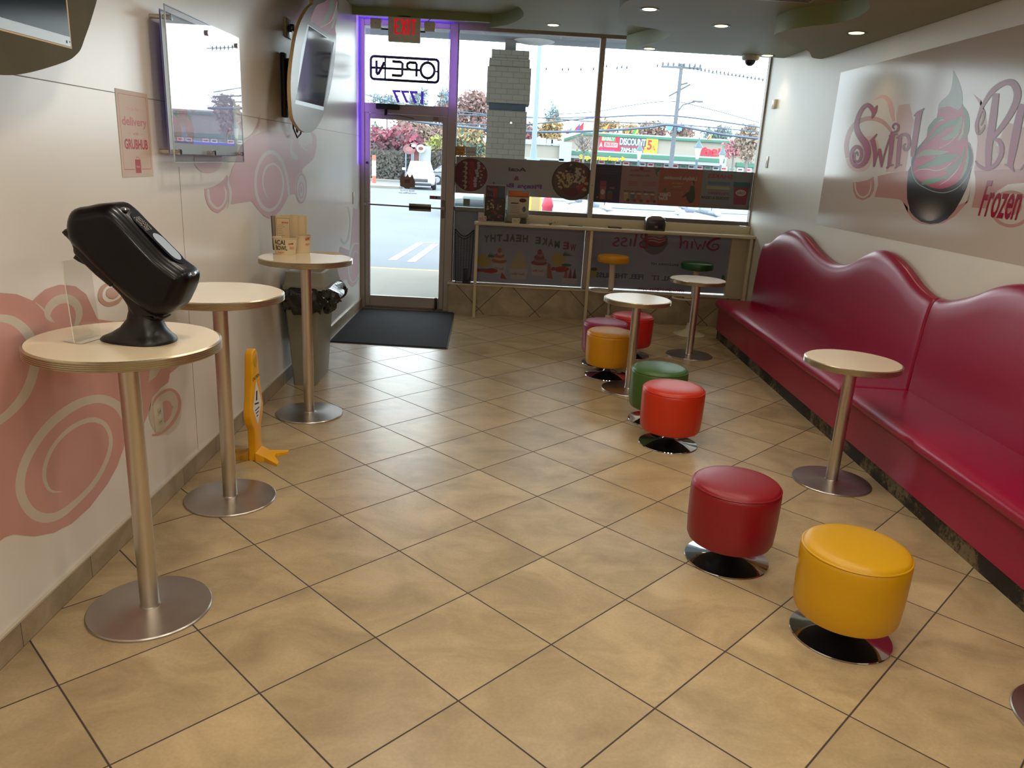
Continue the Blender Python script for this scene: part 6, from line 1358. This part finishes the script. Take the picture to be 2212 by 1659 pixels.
for s_ in ([(1440, 590, 10), (1415, 582, 26), (1385, 610, 30), (1370, 680, 32)], [(1335, 622, 14), (1420, 612, 22)], [(1425, 640, 18), (1470, 640, 26), (1480, 612, 20), (1440, 605, 22), (1420, 640, 26), (1440, 680, 26), (1490, 672, 14)], [(1505, 640, 18), (1545, 640, 26), (1555, 612, 20), (1520, 605, 22), (1500, 640, 26), (1520, 680, 26), (1565, 672, 14)], [(1598, 585, 26), (1590, 640, 28), (1582, 682, 28)]):
    a.stroke(s_, FR_, 1, px=True)
r_ = bx_((1628, 688), (1840, 625)); a.text('good foods', *r_, FR_, 1, bold=.03); a.mb.build('red_lettering', t, smooth=False)
for k in range(34):
    x = gl_ + 1.2 + k * .86
    if x > gr_ + 4: break
    mt = [pm('poster_white', (232, 234, 234), .7), pm('poster_grey', (160, 166, 168), .7), pm('poster_white', (232, 234, 234), .7)][k % 3]
    a = Art((0, YS - .05, 0), (1, 0, 0), (0, 0, 1), (0, -1, 0), .01); z_ = at(1450, 357, YS).z; a.rect(x, z_ - 1.4, x + .66, z_ + .15, mt, 0); a.rect(x + .1, z_ - .15, x + .55, z_ + .02, [BR_, BGN, BDK][k % 3], 1); a.mb.build('store_window_poster', t, smooth=False)
# flags on the roof
FM = [pm('flag_green', (40, 160, 90), .7), pm('flag_yellow', (236, 220, 60), .7), pm('flag_red', (206, 50, 60), .7), pm('flag_blue', (70, 90, 190), .7), pm('flag_white', (226, 220, 226), .7), pm('flag_teal', (120, 200, 220), .7)]
for i, (u, v0, v1, c0, c1, lb) in enumerate(((1378, 272, 292, 0, 1, 'green and yellow feather flag on the supermarket roof'), (1315, 265, 290, 1, 2, 'yellow and red flag on the roof above the banner'), (1227, 276, 292, 4, 2, 'white and red flag at the left roof corner'), (1234, 274, 292, 3, 5, 'blue flag at the left roof corner'), (1251, 266, 287, 2, 3, 'red and blue flag near the roof peak'), (1259, 263, 288, 2, 2, 'dark red narrow flag right of the roof peak'), (1535, 290, 303, 2, 1, 'small red and yellow figure-shaped balloon on the roof'), (1615, 282, 292, 1, 1, 'small yellow flag at the right end of the roof'))):
    p0, p1 = at(u, v1, YS - 1), at(u, v0, YS - 1); hh = p1.z - p0.z
    t = thing('roof_flag', lb, 'flag', (p0.x, YS - 1, zr + .3), 'flags on the supermarket roof')
    mb = MB(); mb.tube([(p0.x, YS - 1, zr + .28), (p1.x + .1, YS - 1, p1.z + .05)], .03, WOOD, n=5); mb.build('flag_staff', t)
    mb = MB(); mb.add([(p1.x + .1, YS - 1, p1.z), (p1.x - hh * .35, YS - 1.02, p1.z - hh * .5), (p1.x - hh * .55, YS - 1, p1.z - hh * .95), (p1.x, YS - 1, p1.z - hh * .75), (p1.x + .08, YS - 1, p1.z - hh * .3)], [(0, 1, 2, 3, 4)], FM[c0]); mb.add([(p1.x + .1, YS - 1.05, p1.z), (p1.x - hh * .12, YS - 1.05, p1.z - hh * .5), (p1.x - hh * .3, YS - 1.05, p1.z - hh * .9), (p1.x + .05, YS - 1.05, p1.z - hh * .75)], [(0, 1, 2, 3)], FM[c1]); mb.build('flag_cloth', t, smooth=False)
# low building on the left
xa, xb = at(1132, 320, 76).x, at(1208, 320, 76).x
t = thing('low_building', 'low flat cream building behind the pale blue pole', 'building', ((xa + xb) / 2, 76, GZ))
mb = MB(); mb.box((xa - 3, 76, GZ), (xb, 88, at(1170, 313, 76).z), CRW); mb.build('wall', t, smooth=False)
mb = MB(); mb.box((xa - 3, 75.8, at(1170, 312, 76).z), (xb, 76, at(1170, 309, 76).z), SWH); mb.box((xa - 3, 75.5, at(1170, 345, 76).z), (xb + .5, 76, at(1170, 341, 76).z), SWH); mb.box((xb, 75.5, GZ), (xb + 1.2, 77, at(1205, 306, 76).z), SWH); mb.build('white_trim', t, smooth=False)
mb = MB()
for u in (1148, 1160, 1175, 1190, 1200): p = at(u, 308, 76); mb.box((p.x - .3, 78, p.z - 1), (p.x + .3, 79, p.z + random.uniform(.1, .5)), pm('roof_unit_blue', (170, 190, 206), .6))
mb.box((xa - 3, 80, at(1170, 312, 76).z - .5), (xb - 1, 84, at(1170, 300, 76).z), pm('roof_unit_blue', (170, 190, 206), .6)); mb.build('roof_units', t, smooth=False)

# ------------------------------------------------------------------ trees
def leafm(n, c1, c2):
    if n in MATS: return MATS[n]
    mt = pm(n, c1, .85); nt = mt.node_tree; b = nt.nodes['Principled BSDF']; g = nt.nodes.new('ShaderNodeNewGeometry'); r = nt.nodes.new('ShaderNodeValToRGB')
    r.color_ramp.elements[0].color = lin([x * .88 for x in c1]) + (1,); r.color_ramp.elements[1].color = lin([x * .88 for x in c2]) + (1,); nt.links.new(g.outputs['Random Per Island'], r.inputs['Fac']); nt.links.new(r.outputs['Color'], b.inputs['Base Color']); return mt
BARK = pm('pale_bark', (130, 122, 120), .9)
def tree(label, u, vt, vb, wpx, y, mats, n=900, dens=1.0, size=.35, bare=0, group='autumn trees beyond the windows', trunk=True):
    top, bot = at(u, vt, y), at(u, vb, y); r_ = wpx / FP * (y + 2.76) / 2; hz = (top.z - bot.z) / 2; cz = (top.z + bot.z) / 2
    rnd = random.Random(hash((u, vt)) & 0xffff)
    t = thing('tree', label, 'tree', (top.x, y, GZ), group)
    mb = MB()
    mb.tube([(top.x, y, GZ), (top.x + .1, y, (GZ + cz) / 2), (top.x, y, cz + hz * .5)], [.03 * r_ + .12, .025 * r_ + .08, .04], BARK, n=6)
    for k in range(10 + bare * 4):
        an = rnd.uniform(0, 2 * PI); z0 = cz - hz * .6 + rnd.uniform(0, hz); q = rnd.uniform(.5, .95); e = Vector((top.x + r_ * q * math.cos(an), y + r_ * .6 * math.sin(an), min(top.z, z0 + hz * rnd.uniform(.5, 1.1)))); s_ = Vector((top.x, y, z0 - hz * .1)); m_ = (s_ + e) / 2 + Vector((rnd.uniform(-.2, .2), 0, -.08 * r_))
        mb.tube([s_, m_, e], [.05, .03, .012], BARK, n=4, caps=False)
        if bare:
            for j in range(5): f = rnd.uniform(.3, 1); b_ = s_ + (e - s_) * f; mb.tube([b_, b_ + Vector((rnd.uniform(-.3, .3) * r_, 0, rnd.uniform(.05, .35) * r_))], [.022, .008], BARK, n=3, caps=False)
    mb.build('trunk', t)
    lobes = [(rnd.uniform(-.55, .55), rnd.uniform(-.5, .5), rnd.uniform(-.55, .6), rnd.uniform(.3, .55)) for _ in range(11)]
    for mi_, mt in enumerate(mats):
        mb = MB(); vs = []; fs = []
        for k in range(int(n / len(mats))):
            lx, ly, lz, lr = lobes[rnd.randrange(11)]
            if len(mats) > 1 and mi_ == 1: lz = -abs(lz)
            while True:
                a_, b_, c_ = rnd.uniform(-1, 1), rnd.uniform(-1, 1), rnd.uniform(-1, 1)
                if a_ * a_ + b_ * b_ + c_ * c_ < 1: break
            p = Vector((top.x + (lx + a_ * lr) * r_, y + (ly + b_ * lr) * r_ * .7, cz + max(-1, min(1, lz + c_ * lr)) * hz))
            s_ = size * rnd.uniform(.5, 1.3); i0 = len(vs)
            d1 = Vector((rnd.uniform(-1, 1), rnd.uniform(-.5, .5), rnd.uniform(-1, 1))).normalized() * s_; d2 = Vector((rnd.uniform(-1, 1), rnd.uniform(-.5, .5), rnd.uniform(-1, 1))).normalized() * s_ * .7
            vs += [p, p + d1, p + d1 * .6 + d2, p + d2]; fs.append((i0, i0 + 1, i0 + 2, i0 + 3))
        mb.add(vs, fs, mt); mb.build('foliage', t, smooth=False)
L1 = leafm('leaf_crimson', (168, 72, 96), (132, 100, 106)); L2 = leafm('leaf_rust', (150, 112, 104), (132, 116, 114)); L3 = leafm('leaf_gold', (176, 146, 96), (150, 132, 100)); L4 = leafm('leaf_green_grey', (118, 140, 124), (92, 116, 110)); L5 = leafm('leaf_pale_blue_green', (150, 170, 174), (124, 146, 152)); L6 = leafm('leaf_dark_hedge', (84, 84, 84), (120, 70, 84)); L7 = leafm('leaf_brown', (146, 126, 110), (158, 142, 128))  # leaf colours paled and greyed to carry the haze outside
tree('crimson leaved tree behind the white car', 855, 268, 345, 130, 62, [L1, L6], 2600, size=.30)
tree('broad rusty tree filling the upper door glass', 900, 220, 335, 170, 74, [L2, L7], 4200, size=.34)
tree('green and rust shrub tree at the left edge of the door glass', 808, 255, 345, 60, 70, [L4, L2], 1200, size=.3)
tree('yellow-green small tree at the right edge of the door glass', 947, 290, 345, 50, 66, [leafm('leaf_yellow_green', (170, 178, 90), (150, 150, 100)), L7], 800, size=.28)
tree('tall reddish tree just right of the door post', 1014, 198, 300, 100, 68, [L2], 2200, size=.33)
tree('yellow-green tree low behind the left pane', 1020, 262, 345, 90, 60, [L3, L4], 2000, size=.30)
tree('tall blue-green thin tree right of the pale blue pole', 1200, 212, 300, 46, 113, [L5, L4], 800, size=.42, bare=1)
tree('golden tree behind the low building', 1188, 256, 312, 70, 111, [L3], 1300, size=.42)
tree('red tree left of the golden one behind the brick pillar', 1146, 258, 312, 40, 110, [L2, L1], 700, size=.4)
tree('golden tree left of the red banner above the roof', 1312, 258, 300, 60, 112, [L3, L7], 900, size=.45)
tree('small golden tree above the word DISCOUNT', 1362, 266, 300, 40, 112, [L3], 500, size=.45)
tree('brown tree above the supermarket roof left of the utility pole', 1415, 258, 300, 80, 115, [L7, L2], 1200, size=.45)
tree('reddish brown tree just right of the utility pole above the roof', 1475, 268, 305, 50, 115, [L2, L7], 800, size=.45)
tree('pale bare tree above the red feel letters', 1545, 268, 308, 80, 118, [L5, L4], 600, size=.42, bare=2)
tree('tan brown bare-branched tree at the right edge of the right pane', 1622, 270, 362, 70, 64, [L7], 1000, size=.26, bare=2)
tree('sparse pinkish tree in front of the supermarket at the right', 1588, 300, 345, 56, 70, [leafm('leaf_pink', (206, 120, 134), (180, 140, 140))], 420, size=.24, bare=2)
tree('tall sparse tree showing above the door closer', 905, 186, 250, 60, 84, [L5], 420, size=.34, bare=2)
tree('sparse blue-grey tree in the glass above the door at the left', 835, 200, 255, 80, 84, [L5], 420, size=.34, bare=2)
tree('taller blue-grey tree in the glass above the door at the right', 955, 182, 260, 46, 80, [L5, L2], 700, size=.32, bare=1)
tree('leafless tree before the left end of the supermarket', 1262, 290, 345, 60, 62, [L7], 60, size=.2, bare=3)

# hedge and fence behind the cars
mb = MB(); rnd = random.Random(5); vs = []; fs = []
x0, x1 = at(795, 350, 58).x, at(960, 350, 58).x
for k in range(7000):
    p = Vector((rnd.uniform(x0, x1), 58 + rnd.uniform(0, 1.5), rnd.uniform(GZ, at(850, 352, 58).z + .8))); i0 = len(vs)
    d1 = Vector((rnd.uniform(-1, 1), 0, rnd.uniform(-1, 1))) * .2; d2 = Vector((rnd.uniform(-1, 1), .1, rnd.uniform(-1, 1))) * .2; vs += [p, p + d1, p + d1 + d2, p + d2]; fs.append((i0, i0 + 1, i0 + 2, i0 + 3))
mb.add(vs, fs, leafm('leaf_hedge', (60, 68, 66), (104, 96, 88))); tag(mb.build('hedge', smooth=False), 'dark scrubby hedge along the far side of the road behind the white car', 'hedge', kind='stuff')
# orange bollard, signs
p = at(808, 366, 50); t = thing('bollard', 'orange post standing by the road at the left of the door glass', 'bollard', (p.x, 50, GZ)); hb = at(808, 335, 50).z
mb = MB(); mb.tube([(p.x, 50, GZ), (p.x, 50, hb)], .13, pm('bollard_orange', (236, 110, 90), .6), n=10); mb.build('post', t); mb = MB(); mb.tube([(p.x, 49.98, GZ + .5), (p.x, 49.98, hb - .35)], .135, pm('bollard_white', (232, 226, 222), .6), n=10, caps=False); mb.build('reflective_band', t)
for i, (u, v, rx, rz, c1, c2, lb) in enumerate(((884, 322, 13, 10, (136, 92, 96), (160, 110, 110), 'oval dark red roadside sign on two thin posts behind the white car'), (909, 321, 9, 8, (226, 224, 222), (120, 60, 60), 'small oval white and brown roadside sign right of the dark red one'), (893, 315, 8, 6, (150, 130, 134), (230, 228, 226), 'small round grey sign with white curve between the two oval signs'))):
    c_ = at(u, v, 57); k_ = 59.8 / FP; t = thing('roadside_sign', lb, 'sign', (c_.x, 57, GZ), 'roadside signs')
    a = Art((0, 57, 0), (1, 0, 0), (0, 0, 1), (0, -1, 0), .01); a.ell(c_.x, c_.z, rx * k_, rz * k_, pm('sign_%d' % c1[0], c1, .6), 0, n=28); a.ell(c_.x, c_.z, rx * k_ * .6, rz * k_ * .45, pm('signb_%d' % c2[0], c2, .6), 1, n=24); a.mb.build('sign_face', t, smooth=False)
    mb = MB()
    for dx in ((-.25, .2) if i == 0 else (0,)): mb.tube([(c_.x + dx, 57.05, GZ), (c_.x + dx, 57.05, c_.z)], .05, POLEB, n=6)
    mb.build('sign_post', t)
hx = at(918, 330, 57.3); t = thing('house', 'white fronted small building behind the roadside signs', 'building', (hx.x, 57.3, GZ)); mb = MB(); mb.box((hx.x - .45, 57.3, GZ), (hx.x + .4, 57.9, at(918, 315, 57).z), SWH); mb.build('wall', t, smooth=False); mb = MB(); mb.box((hx.x - 1.1, 57.4, GZ), (hx.x - .45, 57.9, at(918, 322, 57).z), pm('brown_wall', (130, 80, 76), .7)); mb.build('brown_wing', t, smooth=False)

# ------------------------------------------------------------------ cars
CG = pm('car_glass', (120, 150, 170), .08, spec=.9); TY = pm('tyre', (40, 42, 46), .8); HUB = pm('wheel_rim', (170, 176, 182), .3, metal=.6); LAMP = pm('headlamp', (206, 214, 220), .1, spec=.9); DKP = pm('car_dark_trim', (58, 62, 70), .5)
def car(label, loc, rz, rgb, suv=0, group=None, name='car'):
    """nose towards -y before turning"""
    t = thing(name, label, 'car', (0, 0, 0), group); BM_ = pm('car_paint_%d_%d_%d' % rgb, rgb, .22, coat=.6)
    hw = .90; H = 1.62 if suv else 1.42; hood = 1.02 if suv else .88; L_ = 2.3
    secs = [(-L_, .35, .62, .70), (-L_ + .08, .28, .72, .80), (-L_ + .35, .22, hood - .10, .87), (-L_ + .9, .20, hood - .02, .90), (-.85, .20, hood + .04, .90), (0, .20, hood + .04, .905), (1.2, .20, hood + .06, .905), (1.9, .24, hood + .06, .88), (2.2, .3, hood, .82), (2.3, .4, hood - .2, .74)]
    vs = []; NS = 14
    for y, z0, z1, w_ in secs:
        ring = []
        for k in range(NS):
            an = 2 * PI * k / NS; cx_, cz_ = math.cos(an), math.sin(an); e = .32
            x = w_ * abs(cx_) ** e * (1 if cx_ > 0 else -1) if abs(cx_) > 1e-6 else 0; z = (z0 + z1) / 2 + (z1 - z0) / 2 * abs(cz_) ** .45 * (1 if cz_ > 0 else -1)
            ring.append((x * (1 - .06 * max(0, cz_)), y, z))
        vs += ring
    fs = [(j * NS + i, j * NS + (i + 1) % NS, (j + 1) * NS + (i + 1) % NS, (j + 1) * NS + i) for j in range(len(secs) - 1) for i in range(NS)] + [tuple(range(NS))[::-1], tuple((len(secs) - 1) * NS + i for i in range(NS))]
    mb = MB(); mb.add(vs, fs, BM_); mb.build('body_shell', t, angle=50)
    yb0, yf0, yf1, yr1, yr0 = hood, -1.05, -.35, (1.5 if suv else 1.0), 2.05 if suv else 1.8
    def quadring(y, x, z): return [(-x, y, z), (x, y, z)]
    bot = [(-.80, yf0), (.80, yf0), (.84, yr0), (-.84, yr0)]; topp = [(-.60, yf1), (.60, yf1), (.62, yr1), (-.62, yr1)]
    V_ = [Vector((x, y, hood - .02)) for x, y in bot] + [Vector((x, y, H)) for x, y in topp]
    mb = MB(); b_ = bmesh.new(); q = [b_.verts.new(v) for v in V_]
    for f in ((0, 1, 5, 4), (1, 2, 6, 5), (2, 3, 7, 6), (3, 0, 4, 7), (4, 5, 6, 7), (3, 2, 1, 0)): b_.faces.new([q[i] for i in f])
    bmesh.ops.bevel(b_, geom=list(b_.edges), offset=.06, segments=3, profile=.5, affect='EDGES'); mb.bm(b_, BM_); mb.build('roof', t, angle=50)
    def pane(idx, nm, f0=.10, f1=.84, s=.1):
        A_, B_, D_, E_ = [V_[i] for i in idx]; c_ = (A_ + B_ + D_ + E_) / 4; n_ = (B_ - A_).cross(E_ - A_).normalized(); 
        if n_.dot(c_ - Vector((0, .4, 1.1))) < 0: n_ = -n_
        def m_(u, v): return (A_ * (1 - u) + B_ * u) * (1 - v) + (E_ * (1 - u) + D_ * u) * v + n_ * .012
        mb = MB(); mb.add([m_(s, f0), m_(1 - s, f0), m_(1 - s, f1), m_(s, f1)], [(0, 1, 2, 3)], CG); mb.build(nm, t, smooth=False)
    pane((0, 1, 5, 4), 'windshield', s=.07); pane((1, 2, 6, 5), 'side_window', f0=.15); pane((3, 0, 4, 7), 'side_window', f0=.15); pane((2, 3, 7, 6), 'rear_window', s=.1)
    for sx2 in (-1, 1):
        for yy in (-1.42, 1.38):
            mb = MB(); mb.lathe([(.20, -.10), (.32, -.11), (.335, -.07), (.335, .07), (.32, .11), (.20, .10)], TY, n=24); mb.xf(Matrix.Translation((sx2 * .82, yy, .335)) @ Matrix.Rotation(PI / 2, 4, 'Y')); w_ = mb.build('wheel', t)
            mb = MB()
            for k in range(5): an = 2 * PI * k / 5; mb.box((-.03, 0, -.012), (.03, .2, .012), HUB, rot=Matrix.Rotation(an, 3, 'Z'), piv=(0, 0, 0))
            mb.lathe([(.20, -.02), (.22, 0), (.20, .02)], HUB, n=24); mb.lathe([(.05, -.015), (.05, .02)], HUB, n=12)
            mb.xf(Matrix.Translation((sx2 * .925, yy, .335)) @ Matrix.Rotation(PI / 2, 4, 'Y')); mb.build('rim', w_)
        mb = MB(); mb.box((sx2 * .62 - .2, -L_ + .02, .60), (sx2 * .62 + .2, -L_ + .30, .76), LAMP, bev=.05); mb.build('headlamp', t)
        mb = MB(); mb.box((sx2 * 1.0 - .12, -.95, hood + .03), (sx2 * 1.0 + .10, -.83, hood + .19), BM_, bev=.04); mb.build('side_mirror', t)
    mb = MB(); mb.box((-.42, -L_ - .015, .44), (.42, -L_ + .06, .64), DKP, bev=.03); mb.box((-.62, -L_ - .01, .28), (.62, -L_ + .1, .40), DKP, bev=.03); mb.build('grille', t)
    t.location = loc; t.rotation_euler = (0, 0, rz); return t
p = at(899, 404, 44); car('white SUV driving towards the shop, seen through the door glass', (p.x, 46.2, GZ), .12, (196, 199, 204), 1)
p = at(984, 390, 55.5); car('dark blue-grey sedan side-on behind the white SUV', (p.x, 55.5, GZ), PI / 2 + .1, (74, 84, 104), 0)
p = at(1385, 455, 13); car('white car parked nose-in, its hood filling the clear strip of the right pane', (p.x + .1, 14.3, GZ), .0, (150, 160, 178), 1, 'cars parked in front of the shop')
p = at(1560, 460, 13); car('white car parked at the far right of the clear strip', (p.x + .75, 14.5, GZ), .03, (164, 172, 184), 1, 'cars parked in front of the shop')
p = at(1215, 450, 17); car('silver car showing its headlamp left of the window post', (p.x - .15, 19.6, GZ), -.3, (140, 146, 160), 0, 'cars parked in front of the shop')
p = at(1012, 440, 24); car('dark green car seen in the clear strip beside the small grey sticker', (p.x + .3, 25.0, GZ), .0, (40, 62, 60), 0)
p = at(1181, 470, 15); t = thing('hydrant', 'red post in the clear strip right of the brochures', 'bollard', (p.x, 15, GZ)); mb = MB(); mb.lathe([(.16, 0), (.13, .1), (.12, .9), (.14, .95), (.10, 1.12), (.001, 1.2)], pm('red_post_paint', (196, 60, 80), .5), n=16, c=(p.x, 15, GZ)); mb.build('post', t); mb = MB(); mb.lathe([(.17, .25), (.17, .35)], pm('dark_band', (70, 60, 70), .6), n=16, c=(p.x, 15, GZ)); mb.build('dark_band', t)
p = at(1154, 470, 16); t = thing('newspaper_box', 'yellow street box in the clear strip right of the orange-topped brochures', 'box', (p.x, 16, GZ)); YBX = pm('street_box_yellow', (236, 196, 70), .5)
mb = MB(); mb.box((p.x - .14, 15.8, GZ + .25), (p.x + .14, 16.2, GZ + 1.25), YBX, bev=.02); mb.build('cabinet', t); mb = MB(); mb.box((p.x - .2, 15.75, GZ), (p.x + .26, 16.25, GZ + .22), YBX, bev=.03); mb.build('foot', t); mb = MB(); mb.box((p.x - .1, 15.79, GZ + .8), (p.x + .1, 15.80, GZ + 1.15), pm('box_window', (190, 170, 120), .2)); mb.build('front_window', t, smooth=False)
# ================================================================== LIGHT
wd = bpy.data.worlds.new('overcast'); sc.world = wd; wd.use_nodes = True
nt = wd.node_tree; bg = nt.nodes['Background']; bg.inputs['Color'].default_value = (0.86, 0.94, 1.0, 1); bg.inputs['Strength'].default_value = 6.0
def area(name, loc, size, sy, energy, color, rot=(0, 0, 0), portal=False):
    l = bpy.data.lights.new(name, 'AREA'); l.shape = 'RECTANGLE'; l.size = size; l.size_y = sy; l.energy = energy; l.color = color
    if portal: l.cycles.is_portal = True
    o = bpy.data.objects.new(name, l); C.objects.link(o); o.location = loc; o.rotation_euler = rot; return o
area('sky_portal', (1.3, 6.2, 1.75), 4.9, 3.4, 10, (1, 1, 1), (-PI / 2, 0, 0), portal=True)
for x_ in (-.2, .8, 1.8, 2.8):  # unseen warm fill spots added behind the camera to brighten what faces it
    l = bpy.data.lights.new('rear_fill', 'SPOT'); l.energy = 34; l.color = (1.0, .88, .72); l.spot_size = 2.6; l.spot_blend = .8; l.shadow_soft_size = .02
    o = bpy.data.objects.new('rear_fill', l); C.objects.link(o); o.location = (x_, -4.2, 2.6); o.rotation_euler = (PI * .2, 0, 0)
# unseen fill spots added under the ceiling, above and behind the camera
for y_, e_ in ((2.0, 24), (.9, 30), (-.3, 34), (-1.5, 34), (-2.8, 34)):
    for x_ in (.1, 1.25, 2.3):
        l = bpy.data.lights.new('ceiling_fill', 'SPOT'); l.energy = e_; l.color = (1.0, .89, .74); l.spot_size = 2.5; l.spot_blend = .8; l.shadow_soft_size = .12
        o = bpy.data.objects.new('ceiling_fill', l); C.objects.link(o); o.location = (x_, y_, 2.98 if x_ < 2 else 2.85)
VC = (.36, .18, 1.0)
area('violet_led_side', (-.85, 5.83, 2.35), 0.06, 1.5, 1.5, VC, (PI / 2, 0, 0))
area('violet_led_top', (-.40, 5.83, 3.085), 0.9, 0.05, .8, VC, (PI / 2, 0, 0))
area('violet_led_post', (.115, 5.83, 2.62), 0.06, .7, .7, VC, (PI / 2, 0, 0))
sc.view_settings.view_transform = 'Standard'
sc.view_settings.look = 'None'
sc.view_settings.exposure = 0.15
sc.cycles.max_bounces = 8; sc.cycles.diffuse_bounces = 4; sc.cycles.glossy_bounces = 4; sc.cycles.transmission_bounces = 4; sc.cycles.transparent_max_bounces = 10
sc.cycles.use_adaptive_sampling = True; sc.cycles.adaptive_threshold = 0.025
sc.cycles.caustics_reflective = False; sc.cycles.caustics_refractive = False; sc.cycles.sample_clamp_indirect = 6.0
